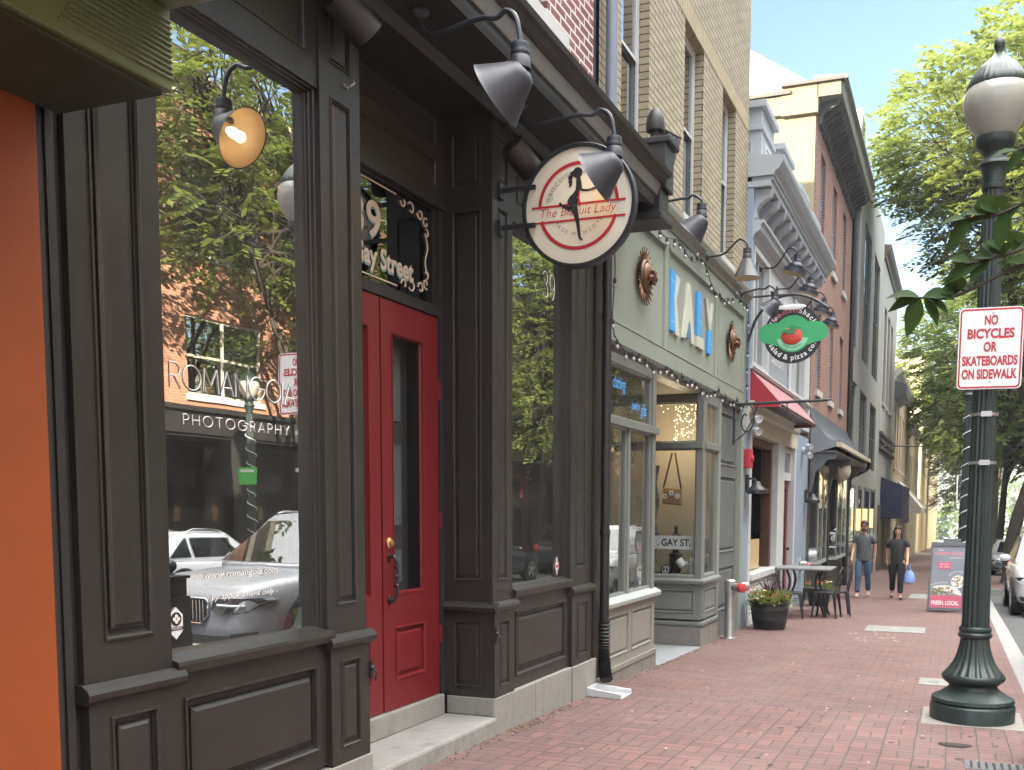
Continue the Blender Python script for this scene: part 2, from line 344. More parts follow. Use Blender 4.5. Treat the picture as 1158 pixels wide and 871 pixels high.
    def build(s, name, mat, parent=None, smooth=False, bevel=0., ang=35, sub=0):
        me = bpy.data.meshes.new(name); inv = WM[parent.name].inverted() if parent else Matrix()
        me.from_pydata([inv @ p for p in s.v], [], s.f)
        for m in (mat if isinstance(mat, (list, tuple)) else [mat]): me.materials.append(m)
        if any(s.mi): me.polygons.foreach_set('material_index', s.mi)
        o = bpy.data.objects.new(name, me); C.objects.link(o); me.validate()
        if smooth:
            me.polygons.foreach_set('use_smooth', [True] * len(me.polygons))
            if ang < 180: me.set_sharp_from_angle(angle=rad(ang))
        if bevel:
            b = o.modifiers.new('bevel', 'BEVEL'); b.width = bevel; b.segments = 2; b.limit_method = 'ANGLE'; b.angle_limit = rad(40); b.harden_normals = False
        if sub:
            q = o.modifiers.new('sub', 'SUBSURF'); q.levels = sub; q.render_levels = sub
        if parent: o.parent = parent; WM[o.name] = WM[parent.name]
        else: WM[o.name] = Matrix()
        return o

def tag(o, label, cat, group=None):
    o['label'] = label; o['category'] = cat
    if group: o['group'] = group
    return o
def thing(name, label, cat, loc=(0, 0, 0), rz=0., group=None):
    o = bpy.data.objects.new(name, None); C.objects.link(o); o.location = loc; o.rotation_euler = (0, 0, rz); o.empty_display_size = .1
    WM[o.name] = Matrix.Translation(Vector(loc)) @ Matrix.Rotation(rz, 4, 'Z')
    return tag(o, label, cat, group)
def struct(o): o['kind'] = 'structure'; return o
def base(name, label, cat, mat, b, group=None, **k):                   # a one-mesh thing
    return tag(b.build(name, mat, **k), label, cat, group)
def dup(o, loc, rz=None, label=None, scale=None, parent=None):
    c = o.copy(); C.objects.link(c)
    if parent: c.parent = parent
    else:
        c.location = loc
        if rz is not None: c.rotation_euler = (0, 0, rz)
        if scale: c.scale = scale
        if label: c['label'] = label
    WM[c.name] = Matrix.Translation(Vector(loc)) if loc is not None else WM.get(o.name, Matrix())
    for ch in list(o.children): dup(ch, None, parent=c)
    return c
def arc(c, r, a0, a1, n, fn): return [fn(c[0] + r * math.cos(rad(a0 + (a1 - a0) * i / n)), c[1] + r * math.sin(rad(a0 + (a1 - a0) * i / n))) for i in range(n + 1)]
def spline(pts, n=8):
    P = [Vector(p) for p in pts]; P = [P[0] * 2 - P[1]] + P + [P[-1] * 2 - P[-2]]; out = []
    for i in range(1, len(P) - 2):
        for k in range(n):
            t = k / n; a, b, c, d = P[i - 1], P[i], P[i + 1], P[i + 2]
            out.append(.5 * ((2 * b) + (c - a) * t + (2 * a - 5 * b + 4 * c - d) * t * t + (3 * b - a - 3 * c + d) * t ** 3))
    return out + [P[-2]]

def text_geo(body, size, offset=0., shear=0., align='CENTER', space=1.0, res=4):
    cu_ = bpy.data.curves.new('t', 'FONT'); cu_.body = body; cu_.size = size; cu_.offset = offset; cu_.shear = shear
    cu_.align_x = align; cu_.space_character = space; cu_.resolution_u = res; cu_.extrude = 0
    o = bpy.data.objects.new('t', cu_); C.objects.link(o); dg = bpy.context.evaluated_depsgraph_get()
    me = bpy.data.meshes.new_from_object(o.evaluated_get(dg)); v = [tuple(p.co) for p in me.vertices]; f = [tuple(p.vertices) for p in me.polygons]
    bpy.data.objects.remove(o); bpy.data.curves.remove(cu_); bpy.data.meshes.remove(me); return v, f
def text(b, body, size, fr, a, c, d, **k):
    sx = k.pop('sx', 1.); rot = k.pop('rot', 0.); th = k.pop('th', 0.)
    v, f = text_geo(body, size, **k); cs, sn = math.cos(rot), math.sin(rot)
    b.add([fr.p(a + x * sx * cs - y * sn, c + x * sx * sn + y * cs, d) for x, y, z in v], f)
def text_fit(b, body, fr, a0, a1, c, h, d, **k):                       # fits width a0..a1, cap height h
    v, f = text_geo(body, h / .70, align='LEFT', **k); x0 = min(p[0] for p in v); x1 = max(p[0] for p in v); s = (a1 - a0) / (x1 - x0)
    b.add([fr.p(a0 + (x - x0) * s, c + y, d) for x, y, z in v], f)
def _a(cx, cy, rx, ry, a0, a1, n=16): return [(cx + rx * math.cos(rad(a0 + (a1 - a0) * i / n)), cy + ry * math.sin(rad(a0 + (a1 - a0) * i / n))) for i in range(n + 1)]
STROKE = {'R': (.5, [[(0, 0), (0, 1)], [(0, 1), (.2, 1)] + _a(.2, .74, .26, .26, 90, -90) + [(0, .48)], [(.2, .48), (.5, 0)]]), 'O': (.86, [_a(.43, .5, .43, .5, 0, 360, 28)]),
  'M': (.8, [[(0, 0), (.08, 1), (.4, .3), (.72, 1), (.8, 0)]]), 'A': (.66, [[(0, 0), (.33, 1), (.66, 0)], [(.12, .32), (.54, .32)]]), 'N': (.66, [[(0, 0), (0, 1), (.66, 0), (.66, 1)]]),
  'G': (.86, [_a(.43, .5, .43, .5, 45, 360, 26) + [(.5, .5)]]), 'I': (.0, [[(0, 0), (0, 1)]]), 'P': (.46, [[(0, 0), (0, 1)], [(0, 1), (.2, 1)] + _a(.2, .72, .26, .28, 90, -90) + [(0, .44)]]),
  'H': (.6, [[(0, 0), (0, 1)], [(.6, 0), (.6, 1)], [(0, .5), (.6, .5)]]), 'T': (.56, [[(.28, 0), (.28, 1)], [(0, 1), (.56, 1)]]), 'Y': (.6, [[(0, 1), (.3, .5), (.6, 1)], [(.3, .5), (.3, 0)]]),
  '3': (.5, [_a(.24, .76, .24, .24, 160, -90) + _a(.24, .26, .27, .26, 90, -160)]), '9': (.5, [_a(.26, .7, .25, .3, 0, 360, 20), [(.51, .7)] + _a(.2, .5, .31, .5, 0, -80)])}
def strokes(b, body, fr, a0, c0, h, d, r, gap=.18, sx=1.0, end=None):
    if end: sx = 1.0; tot = sum(STROKE[c][0] for c in body) * h + gap * h * (len(body) - 1); sx = (end - a0) / tot
    a = a0
    for ch in body:
        w_, L = STROKE[ch]
        for pl in L: b.tube([fr.p(a + x * h * sx, c0 + y * h, d) for x, y in pl], r, 4)
        a += (w_ + gap) * h * sx
def text_arc(b, body, size, fr, ca, cb, r, a_mid, d, top=True, track=1.0, **k):
    adv = []
    for ch in body:
        if ch == ' ': adv.append(size * .3); continue
        v, f = text_geo(ch, size, align='LEFT', **k); adv.append((max(p[0] for p in v) + size * .07))
    tot = sum(adv) * track; t = -tot / 2
    for ch, w_ in zip(body, adv):
        m = (t + w_ * track / 2) / r; t += w_ * track
        if ch == ' ': continue
        v, f = text_geo(ch, size, align='LEFT', **k); an = a_mid - m if top else a_mid + m
        ro = an - math.pi / 2 if top else an + math.pi / 2
        cs, sn = math.cos(ro), math.sin(ro); px = ca + r * math.cos(an); py = cb + r * math.sin(an)
        b.add([fr.p(px + (x - w_ / 2) * cs - y * sn, py + (x - w_ / 2) * sn + y * cs, d) for x, y, z in v], f)

# ------------------------------------------------------------------ ground, road, kerb
def sheet(name, x0, x1, y0, y1, lift, mat, n=1):
    b = B()
    b.quad((x0, y0, gz(y0) + lift), (x1, y0, gz(y0) + lift), (x1, y1, gz(y1) + lift), (x0, y1, gz(y1) + lift))
    return struct(b.build(name, mat))
sheet('ground', -700, 700, -400, 900, -.30, M('earth', (.10, .095, .085), .9))
sheet('road', .86, 9.3, -60, 330, -.13, ASPH)
sheet('sidewalk', -3.6, .66, -20, 8.36, 0, BRWEAVE)
sheet('paving_border', -3.6, .66, 8.36, 8.80, 0, BRSOLD)
sheet('sidewalk', -6.0, .66, 8.80, 90, 0, BRPAVE)
sheet('sidewalk', 9.5, 13, -30, 260, 0, BRPAVE)
sheet('side_street', -40, .66, 90.004, 97.6, -.02, ASPH)
sheet('sidewalk', -6.0, .66, 97.6, 260, 0, BRPAVE)
for x0, x1 in ((.66, .86), (9.3, 9.5)):
    b = B(); y = -20.
    while y < 240:
        L = rnd.uniform(1.6, 2.6); e = .006
        q = [(x0, y + e), (x1, y + e), (x1, y + L - e), (x0, y + L - e)]; j = rnd.uniform(-.004, .006)
        b.add([(px, py, gz(py) - .3) for px, py in q] + [(px, py, gz(py) + .004 + j) for px, py in q], [(4, 5, 6, 7), (0, 1, 5, 4), (1, 2, 6, 5), (2, 3, 7, 6), (3, 0, 4, 7)]); y += L
    struct(b.build('kerb', KERB, bevel=.012))
# kerb bump-out with a tree pit beyond the parked car
b = B(); q = [(.86, 30.5), (2.2, 30.5), (3.0, 31.6), (3.0, 40), (2.2, 41), (.86, 41)]
b.rings([[(x, y, gz(y) - .3) for x, y in q], [(x, y, gz(y) + .006) for x, y in q]]); struct(b.build('sidewalk', BRPAVE))
b = B(); q2 = [(.80, 30.3), (2.3, 30.3), (3.2, 31.5), (3.2, 40.1), (2.3, 41.2), (.80, 41.2)]
b.rings([[(x, y, gz(y) - .3) for x, y in q2], [(x, y, gz(y) + .003) for x, y in q2]]); struct(b.build('kerb', KERB))
sheet('planting_soil', .95, 2.6, 33.4, 36.3, .011, M('soil', (.075, .05, .035), .95, var=.3, vs=12, bump=.6, bs=20))
sheet('parking_line', 3.05, 3.16, 12, 30, -.126, WHS)
sheet('lane_line', 5.0, 5.1, -10, 200, -.126, M('yellow_road_paint', (.5, .36, .06), .8, grime=.4))

# ------------------------------------------------------------------ orange shop at the far left
t = thing('orange_shop', 'orange painted shop front under a dark green metal canopy', 'building', (-3.0, 1.2, gz(1.2)))
b = B(); b.box(-3.35, 1.75, -.4, -2.965, 2.63, 4.2); b.build('wall', ORG, t, bevel=.012)
b = B(); b.box(-3.8, -6, -.4, -3.25, 1.75, 4.2); b.build('recessed_wall', M('dark_orange_paint', (.30, .045, .014), .5, var=.15), t)
b = B(); b.box(-3.4, -6, -.3, -2.95, 2.62, .12); b.build('stone_base', GRANITE, t)
b = B(); b.box(-14, -6, -.4, -3.8, 2.6, 10.5); b.box(-3.8, -6, 4.2, -3.12, 2.6, 10.5); b.build('upper_wall', BROLD, t)
c = B()
c.box(-2.98, -5, 2.815, -2.475, 2.735, 3.075); c.build('canopy', GRN, t, bevel=.006)
c = B(); c.box(-2.955, -4.97, 2.80, -2.50, 2.71, 2.812)
for y in (-.4, .5, 1.3, 1.9, 2.45): c.ball((-2.485, y, 2.822), .008, 6, 4)
c.build('canopy_soffit', GRN2, t)
c = B(); c.box(-2.97, -5, 3.078, -1.95, 2.74, 3.75); c.build('canopy_fascia', GRN, t, bevel=.01)
c = B()
for k in range(11): c.tube([(-2.472, 2.28 + .012 * k, 2.855 + .018 * k), (-2.472, 2.732, 2.855 + .018 * k)], .0045, 5)
c.build('ribbed_strip', GRN, t)

# ------------------------------------------------------------------ black store front
D = -3.0
shop = thing('black_store_front', 'black panelled shop front with a red double door and big display windows', 'building', (-3.0, 6.0, gz(6)))
def pilaster(y0, y1, zb, zt, root, mat, panels, d=D, k=.55, ledge=None, side=.2, fr=EAST, ped=.018):
    b = B(); zl = ledge if ledge else zb
    up = [p for p in panels if p[2] >= zl]; lo = [p for p in panels if p[2] < zl]
    b.plate(fr, y0, y1, zl, zt, d, [p for p in up])
    for p in up: b.panel(fr, p, d, k)
    if ledge:
        b.plate(fr, y0 - .0, y1 + .0, zb, zl, d + ped, lo)
        for p in lo: b.panel(fr, p, d + ped, k)
        b.rings([[fr.p(a, zl + z, dd) for a, dd in ((y0 - .025, d - .02), (y1 + .035, d - .02), (y1 + .035, d + dx), (y0 - .025, d + dx))] for z, dx in ((-.045, .025), (-.03, .045), (-.005, .05), (.012, .04), (.03, .012))])
    for a in (y0, y1):
        b.quad(fr.p(a, zl, d), fr.p(a, zt, d), fr.p(a, zt, d - side), fr.p(a, zl, d - side))
        if ledge: b.quad(fr.p(a, zb, d + ped), fr.p(a, zl, d + ped), fr.p(a, zl, d - side), fr.p(a, zb, d - side))
    return b.build('pilaster', mat, root)
LZ = .75
def pp(y0, y1, m=.085): return [(y0 + m, y1 - m, .17, .64), (y0 + m, y1 - m, .93, 3.50), (y0 + m, y1 - m, 3.66, 3.98)]
pilaster(2.77, 3.22, .085, 4.12, shop, BLK, pp(2.77, 3.22, .10), ledge=LZ, k=.8)
pilaster(4.32, 4.68, .085, 4.12, shop, BLK, pp(4.32, 4.68, .085), ledge=LZ, k=.62)
pilaster(6.29, 6.63, .10, 4.12, shop, BLK, pp(6.29, 6.63, .09), ledge=LZ, k=.55)
pilaster(7.81, 8.30, .10, 4.12, shop, BLK, pp(7.81, 8.30, .12), ledge=LZ, k=.62)
b = B(); b.box(-3.2, 8.30, -.3, -3.012, 8.62, 4.3); b.box(-3.2, 8.36, .1, -2.985, 8.42, 4.1); b.build('end_board', BLK, shop)
b = B()
for y0, y1, d in ((2.635, 2.66, -2.985), (2.66, 2.69, -3.01), (2.69, 2.725, -3.0), (2.725, 2.77, -3.03)): b.fbox(EAST, y0, y1, -.3, 4.12, d - .15, d)
b.build('frame_moulding', BLK2, shop)
# the wall of the entrance recess that faces down the street
fr = SOUTH(6.29); b = B()
hol = [(-3.30, -3.08, .17, .64), (-3.30, -3.08, .93, 3.46), (-3.30, -3.08, 3.62, 3.98)]
b.plate(fr, -3.38, -2.996, .10, 4.12, .004, hol)
for h in hol: b.panel(fr, h, .004, .55)
b.rings([[fr.p(a, LZ + z, dd) for a, dd in ((-3.38, -.02), (-2.955, -.02), (-2.955, dx), (-3.38, dx))] for z, dx in ((-.045, .022), (-.03, .04), (-.005, .045), (.012, .035), (.03, .01))])
b.build('recess_wall', BLK, shop)
b = B(); b.plate(Fr((0, 4.68, 0), (1, 0, 0), (0, 0, 1), (0, 1, 0)), -3.4, -2.999, -.1, 4.12, .001); b.build('recess_wall', BLK, shop)
# windows
def shop_window(y0, y1, z0, z1, root, mat, glass, d=D, skew=.022):
    p1, p2 = (y0 + .07, y1 - .07, .19, z0 - .16), (y0 + .10, y1 - .10, z1 + .14, 4.04)
    b = B(); b.plate(EAST, y0, y1, .10, z0, d - .012, [p1]); b.panel(EAST, p1, d - .012, 1.0); b.build('base_panel', mat, root)
    b = B(); b.plate(EAST, y0, y1, z1, 4.12, d - .012, [p2]); b.panel(EAST, p2, d - .012, .7, False); b.build('frieze_panel', mat, root)
    b = B(); b.lrect(EAST, (y0 + .003, y1 - .003, z0, z1), [(0, d - .012), (0, d - .03), (.008, d - .034), (.009, d - .052), (.016, d - .056), (.017, d - .072), (.023, d - .075), (.024, d - .115)], False)
    f = b.build('window_frame', mat, root)
    b = B(); b.rings([[EAST.p(a, z0 + z, dd) for a, dd in ((y0, d - .13), (y1 + .02, d - .13), (y1 + .02, d + dx), (y0, d + dx))] for z, dx in ((-.05, .028), (-.015, .035), (.0, .03), (.03, -.06))])
    b.build('sill', mat, root)
    b = B(); b.quad((d - .104, y0 + .01, z0 + .02), (d - .104 + skew, y1 - .01, z0 + .02), (d - .104 + skew, y1 - .01, z1 - .01), (d - .104, y0 + .01, z1 - .01)); p = b.build('pane', glass, f)
    return f
w1 = shop_window(3.22, 4.32, .80, 3.50, shop, BLK, GL)
w2 = shop_window(6.63, 7.81, .84, 3.48, shop, BLK, GL)
# interiors
b = B(); x0 = -5.0
for y0, y1 in ((2.8, 4.66), (6.33, 8.28)):
    b.quad((x0, y0, -.1), (x0, y1, -.1), (x0, y1, 3.9), (x0, y0, 3.9)); b.quad((x0, y0, -.1), (-3.16, y0, -.1), (-3.16, y0, 3.9), (x0, y0, 3.9))
    b.quad((x0, y1, -.1), (-3.16, y1, -.1), (-3.16, y1, 3.9), (x0, y1, 3.9)); b.quad((x0, y0, 3.9), (-3.16, y0, 3.9), (-3.16, y1, 3.9), (x0, y1, 3.9)); b.quad((x0, y0, .6), (-3.16, y0, .6), (-3.16, y1, .6), (x0, y1, .6))
b.build('interior', DARKIN, shop)
# lettering on the first window
FW = Fr((-.02157 * 3.26 - 3.1005 - (D - .078), 0, 0), (.02157, 1, 0), (0, 0, 1), (1, 0, 0)); LETW = M('white_vinyl', (.88, .88, .86), .5, var=.02)
GP = D - .078
b = B()
strokes(b, 'ROMANGOIA', FW, 3.36, 1.945, .105, GP, (.0030), .12, end=4.19)
strokes(b, 'PHOTOGRAPHY', FW, 3.43, 1.795, .045, GP, .0024, .35, end=4.14)
text_fit(b, 'www.romangoia.com', FW, 3.53, 4.03, 1.125, .030, GP, shear=.2)
text_fit(b, '- by appointment only -', FW, 3.54, 4.03, 1.025, .026, GP, shear=.25)
b.build('lettering', LETW, w1)
HC = (3.352, .945)
b = B(); b.prism([(HC[0] + .045 * math.cos(k), HC[1] + .070 * math.sin(k)) for k in [math.pi / 6 + j * math.pi / 3 for j in range(6)]], FW, GP, GP + .002); b.build('badge', WHS, w1)
b = B(); b.prism(arc((HC[0], HC[1] + .018), .030, 0, 360, 20, lambda x, y: (x, y))[:-1], FW, GP + .002, GP + .004); b.fbox(FW, HC[0] - .042, HC[0] + .042, HC[1] - .030, HC[1] - .016, GP + .002, GP + .004); b.build('badge_ring', INK, w1)
b = B()
for k in range(4): b.prism(arc((HC[0] + .012 * math.cos(k * 1.571), HC[1] + .018 + .012 * math.sin(k * 1.571)), .009, 0, 360, 8, lambda x, y: (x, y))[:-1], FW, GP + .004, GP + .005 + .0002 * k)
text_fit(b, 'MEMBER', FW, HC[0] - .032, HC[0] + .032, HC[1] - .027, .009, GP + .0045)
b.build('badge_centre', WHS, w1)
b = B(); b.fbox(FW, 4.06, 4.185, .832, .91, GP - .04, GP - .037); b.build('leaflet', M('red_leaflet', (.50, .10, .06), .5), w1)
b = B(); b.fbox(FW, 4.19, 4.255, .835, .93, GP - .035, GP - .032); b.build('leaflet', M('lime_leaflet', (.42, .48, .08), .5), w1)
b = B(); strokes(b, '39', EAST, 7.38, 3.10, .20, GP, .0035, .2); b.build('lettering', WHS, w2)
b = B(); b.prism([(7.70, .88), (7.745, .96), (7.70, 1.04), (7.655, .96)], EAST, GP, GP + .002); b.build('diamond_sticker', WHS, w2)
b = B()
for (a, c) in ((7.70, .92), (7.70, 1.0), (7.723, .96), (7.677, .96), (7.70, .96)): b.prism([(a, c - .017), (a + .011, c), (a, c + .017), (a - .011, c)], EAST, GP + .002, GP + .004)
b.build('diamond_pattern', REDS, w2)
# red double door
DX = -3.38
def door_leaf(y0, y1, active):
    fr = EAST; z0, z1 = .125, 2.745; g = (y0 + .125, y1 - .20, .875, 2.555) if active else (y0 + .2, y1 - .125, .875, 2.555); pn = (y0 + .14, y1 - .2, .31, .665) if active else (y0 + .2, y1 - .14, .31, .665)
    b = B(); b.plate(fr, y0, y1, z0, z1, DX, [g, pn]); b.panel(fr, pn, DX, .75)
    b.lrect(fr, g, [(0, DX), (.001, DX + .006), (.012, DX + .004), (.016, DX - .012), (.022, DX - .025)], False)
    for a in (y0, y1): b.quad(fr.p(a, z0, DX), fr.p(a, z1, DX), fr.p(a, z1, DX - .045), fr.p(a, z0, DX - .045))
    o = b.build('door', REDP, shop)
    b = B(); b.plate(fr, g[0] + .01, g[1] - .01, g[2] + .01, g[3] - .01, DX - .022); b.build('pane', GLC, o)
    b = B(); b.plate(fr, g[0] - .05, g[1] + .05, g[2] - .05, g[3] + .05, DX - .16); b.build('inner_door', M('inner_door_grey', (.06, .065, .065), .6), o)
    b = B()
    for z, zz in ((2.02, 2.50), (1.32, 1.86), (.93, 1.16)): b.plate(fr, g[0], g[0] + .36, z, zz, DX - .15)
    b.build('patterned_pane', M('patterned_glass', (.16, .19, .20), .25, var=.35, vs=40, bump=.5, bs=50), o)
    return o
dl = door_leaf(4.72, 5.462, False); dr = door_leaf(5.478, 6.215, True)
b = B(); b.lathe([(.0, 0), (.036, .002), (.036, .008), (.022, .018), (.020, .03), (.012, .034)], (DX, 5.55, 1.215), (1, 0, 0), 16); b.build('lock', BRASS, dr, smooth=True)
b = B(); b.tube(spline([(DX, 5.545, 1.12), (DX + .035, 5.545, 1.13), (DX + .055, 5.555, 1.08), (DX + .052, 5.56, .98), (DX + .055, 5.56, .90), (DX + .035, 5.55, .845), (DX, 5.545, .85)]), .0115, 8)
for z in (1.06, 1.0, .94): b.ball((DX + .053, 5.558, z), .017, 10, 6)
for z in (1.12, .85): b.ball((DX + .004, 5.545, z), (.008, .018, .03), 10, 6)
b.build('handle', METB, dr, smooth=True)
for z in (2.25, 1.35, .55): b = B(); b.fbox(EAST, 6.212, 6.245, z - .06, z + .06, DX - .02, DX + .012); b.build('hinge', REDP, dr, bevel=.003)
b = B(); text(b, '3', .10, EAST, 5.80, .70, DX + .004, offset=-.003); b.build('number', INK, dr)
b = B()
for y0, y1 in ((4.68, 4.715), (6.225, 6.29)): b.fbox(EAST, y0, y1, .12, 3.5, DX - .08, DX + .008)
b.fbox(EAST, 4.716, 6.224, 2.752, 2.80, DX - .08, DX + .014); b.fbox(EAST, 5.4655, 5.4745, .13, 2.74, DX - .05, DX - .012); b.build('door_frame', BLK2, shop)
# transom with gilt lettering
b = B(); b.lrect(EAST, (4.716, 6.224, 2.802, 3.50), [(0, DX + .0), (.0, DX - .01), (.03, DX - .012), (.032, DX - .03)], False); tf = b.build('transom', BLK2, shop)
b = B(); b.plate(EAST, 4.74, 6.20, 2.83, 3.475, DX - .028); b.build('pane', Mglass('transom_glass', 2.1, (.03, .03, .03)), tf)
b = B(); b.plate(EAST, 4.73, 6.21, 2.81, 3.49, DX - .10); b.build('backing', DARKIN, tf)
TG = DX - .024
def gilt(b, dz, off, lift):
    text_fit(b, '39', EAST, 5.20, 5.53, 3.105 + dz, .215, TG + lift, offset=off)
    text_fit(b, 'Gay Street', EAST, 5.22, 5.93, 2.935 + dz, .12, TG + lift, offset=off)
b = B(); gilt(b, -.010, .008, .0); b.build('lettering_shadow', M('teal_lettering', (.16, .30, .28), .5), tf)
b = B(); gilt(b, 0, .004, .002); 
for z in (2.865, 3.435): b.fbox(EAST, 4.85, 5.72, z - .004, z + .004, TG + .001, TG + .003)
def scroll(b, pts, r=.011): b.tube([EAST.p(a, c, TG + .004) for a, c in pts], r, 5)
for sgn, zc in ((1, 3.425), (-1, 2.875)):
    for (a, c, r, s0, s1) in ((5.80, zc - sgn * .015, .035, 180, 420), (5.90, zc - sgn * .03, .042, 150, -140), (6.02, zc - sgn * .035, .038, 180, 500), (6.09, zc - sgn * .075, .035, 60, 380), (6.10, zc - sgn * .14, .03, 90, -170)):
        scroll(b, [(a + (r * (1 - .55 * k / 14)) * math.cos(rad(s0 + (s1 - s0) * k / 14)), c + sgn * (r * (1 - .55 * k / 14)) * math.sin(rad(s0 + (s1 - s0) * k / 14))) for k in range(15)], .0065)
scroll(b, [(6.10 + .018 * math.sin(z * 30), z) for z in [3.27 - .02 * i for i in range(14)]], .006)
b.build('lettering', GOLD, tf)
# frieze above the transom
b = B(); hol = [(4.78, 6.16, 3.60, 3.78), (4.78, 6.16, 3.86, 4.06)]; b.plate(EAST, 4.68, 6.29, 3.50, 4.12, DX + .02, hol)
for h in hol: b.panel(EAST, h, DX + .02, .7, False)
b.fbox(EAST, 4.68, 6.29, 3.475, 3.505, DX, DX + .035); b.build('frieze', BLK, shop)
# step, threshold, stone base
b = B(); b.fbox(EAST, 4.60, 6.285, -.4, -.03, -3.6, -2.955); b.build('step', M('step_stone', (.25, .245, .23), .8, var=.25, vs=7, bump=.5, bs=40, grime=.75, gcol=(.10, .10, .095)), shop, bevel=.02)
b = B(); b.fbox(EAST, 4.66, 6.24, -.03, .118, -3.6, DX + .03); b.build('threshold', GRANITE, shop, bevel=.008)
for q in ((2.64, 4.70, -.4, .084, -3.3, -2.975), (6.285, 7.02, -.5, .099, -3.35, -2.978), (7.024, 7.80, -.5, .099, -3.35, -2.979), (7.806, 8.40, -.5, .099, -3.3, -2.968)):
    b = B(); b.fbox(EAST, *q); b.build('stone_base', GRANITE, shop, bevel=.008)
b = B(); b.fbox(SOUTH(6.285), -3.36, -2.985, -.03, .10, -.1, .004); b.build('stone_base', GRANITE, shop, bevel=.008)
# soffit and cornice
b = B(); b.fbox(EAST, 2.6, 8.62, 4.12, 4.16, -3.42, -2.60); b.build('soffit', BLK2, shop)
b = B(); b.extr_y([(-3.02, 4.121), (-2.985, 4.06), (-2.965, 4.06), (-2.93, 4.118)], 2.77, 8.62); b.build('bed_moulding', BLK2, shop)
b = B(); b.extr_y([(-2.615, 4.17), (-2.615, 4.085), (-2.56, 4.085), (-2.55, 4.125), (-2.545, 4.17)], 2.75, 8.72); b.build('cornice_lip', BLK2, shop)
b = B(); b.extr_y([(-2.7, 4.172), (-2.53, 4.172), (-2.525, 4.185), (-2.505, 4.27), (-2.7, 4.29)], 2.75, 8.72); b.build('cornice_fascia', M('lit_tone_black_paint', (.15, .15, .145), .45, var=.12), shop)  # fascia's black paint made paler, the light falling on it put into the colour
b = B(); b.extr_y([(-3.1, 4.275), (-2.502, 4.275), (-2.47, 4.29), (-2.455, 4.325), (-2.43, 4.335), (-2.42, 4.37), (-2.46, 4.385), (-3.1, 4.47)], 2.75, 8.74); b.build('cornice_crown', BLK2, shop)
b = B(); b.box(-2.98, 8.66, 4.02, -2.50, 8.92, 4.24); b.box(-2.74, 8.68, 4.24, -2.46, 8.94, 4.68); b.box(-2.78, 8.66, 4.62, -2.42, 8.98, 4.68)
b.box(-2.9, 8.60, 3.96, -2.47, 8.98, 4.03); b.build('end_bracket', BLK2, shop, bevel=.012)
b = B(); b.lathe([(.085, 0), (.085, .02), (.045, .04), (.045, .075), (.082, .09), (.086, .13), (.078, .20), (.055, .255), (.025, .285), (.008, .29)], (-2.60, 8.81, 4.68), n=16); b.build('finial', BLK2, shop, smooth=True)
# brick storey above
b = B(); b.plate(EAST, 2.6, 8.42, 4.3, 10.6, -3.05, [(3.4, 4.5, 5.17, 7.4), (6.25, 7.38, 5.17, 7.4)])
for h in ((3.4, 4.5, 5.17, 7.4), (6.25, 7.38, 5.17, 7.4)): b.lrect(EAST, h, [(0, -3.05), (0, -3.16)], False)
b.build('brick_wall', BRRED, shop)
b = B(); b.plate(EAST, 8.42, 8.60, 4.3, 10.6, -3.09); b.build('wall_joint', M('dark_mortar', (.04, .04, .042), .9, bump=1.0, bs=18), shop)
for y0, y1 in ((3.4, 4.5), (6.25, 7.38)):
    b = B(); b.fbox(EAST, y0 - .25, y1 + .34, 4.93, 5.165, -3.2, -2.995); b.build('stone_sill', LIME, shop, bevel=.008)
    b = B(); b.lrect(EAST, (y0, y1, 5.17, 7.4), [(0, -3.1), (.05, -3.1), (.05, -3.13), (.09, -3.13), (.09, -3.16)], False); f = b.build('upper_window', GREYD, shop)
    b = B(); b.plate(EAST, y0 + .08, y1 - .08, 5.24, 7.32, -3.15); b.build('pane', GLU, f)
b = B(); b.box(-14, 2.6, -.4, -5.1, 8.6, 10.6); b.box(-5.1, 2.6, 4.17, -3.2, 8.6, 10.58); b.box(-5.1, 2.6, 10.45, -3.0, 8.62, 10.75); b.box(-5.1, 8.45, -.4, -3.2, 8.6, 3.95); b.build('side_wall', BROLD, shop)
# rain pipe
b = B(); b.tube([(-2.93, 8.50, 4.0), (-2.93, 8.50, .50), (-2.93, 8.50, .34)], .042, 12)
for z in (3.1, 1.2): b.cyl((-2.93, 8.5, z), (-2.93, 8.5, z + .05), .049)
dp = b.build('downpipe', METB, shop, smooth=True)
pts = spline([(-2.93, 8.50, .42), (-2.93, 8.50, .2), (-2.925, 8.49, .08), (-2.90, 8.44, -.03), (-2.87, 8.40, -.10)], 14); rr = [.052 + .008 * math.cos(i * math.pi) for i in range(len(pts))]
b = B(); b.tube(pts, rr, 14); b.build('flexible_spout', PLAST, dp, smooth=True, ang=60)
b = B(); b.cyl((-2.97, 8.68, 4.3), (-2.97, 8.68, 10.5), .055, n=12); b.cyl((-2.97, 8.66, 4.35), (-2.93, 8.50, 4.0), .045); b.build('upper_downpipe', GALV, shop, smooth=True)
b = B(); b.fbox(EAST, 4.52, 4.56, 3.585, 3.60, D, D + .012); b.tube([(D + .012, 4.53, 3.592), (D + .04, 4.535, 3.585), (D + .055, 4.55, 3.605), (D + .04, 4.56, 3.625)], .005, 6); b.build('hook', STEEL, shop)
for y, x in ((4.69, D + .03), (6.305, D + .03)):
    b = B(); b.fbox(EAST, y - .012, y + .012, .50, .60, D + .02, D + .03); b.ball((x, y, .56), .016, 8, 6); b.tube([(x, y, .56), (x + .03, y, .54), (x + .02, y, .49)], .006, 6); b.build('hold_open_catch', METB, shop)
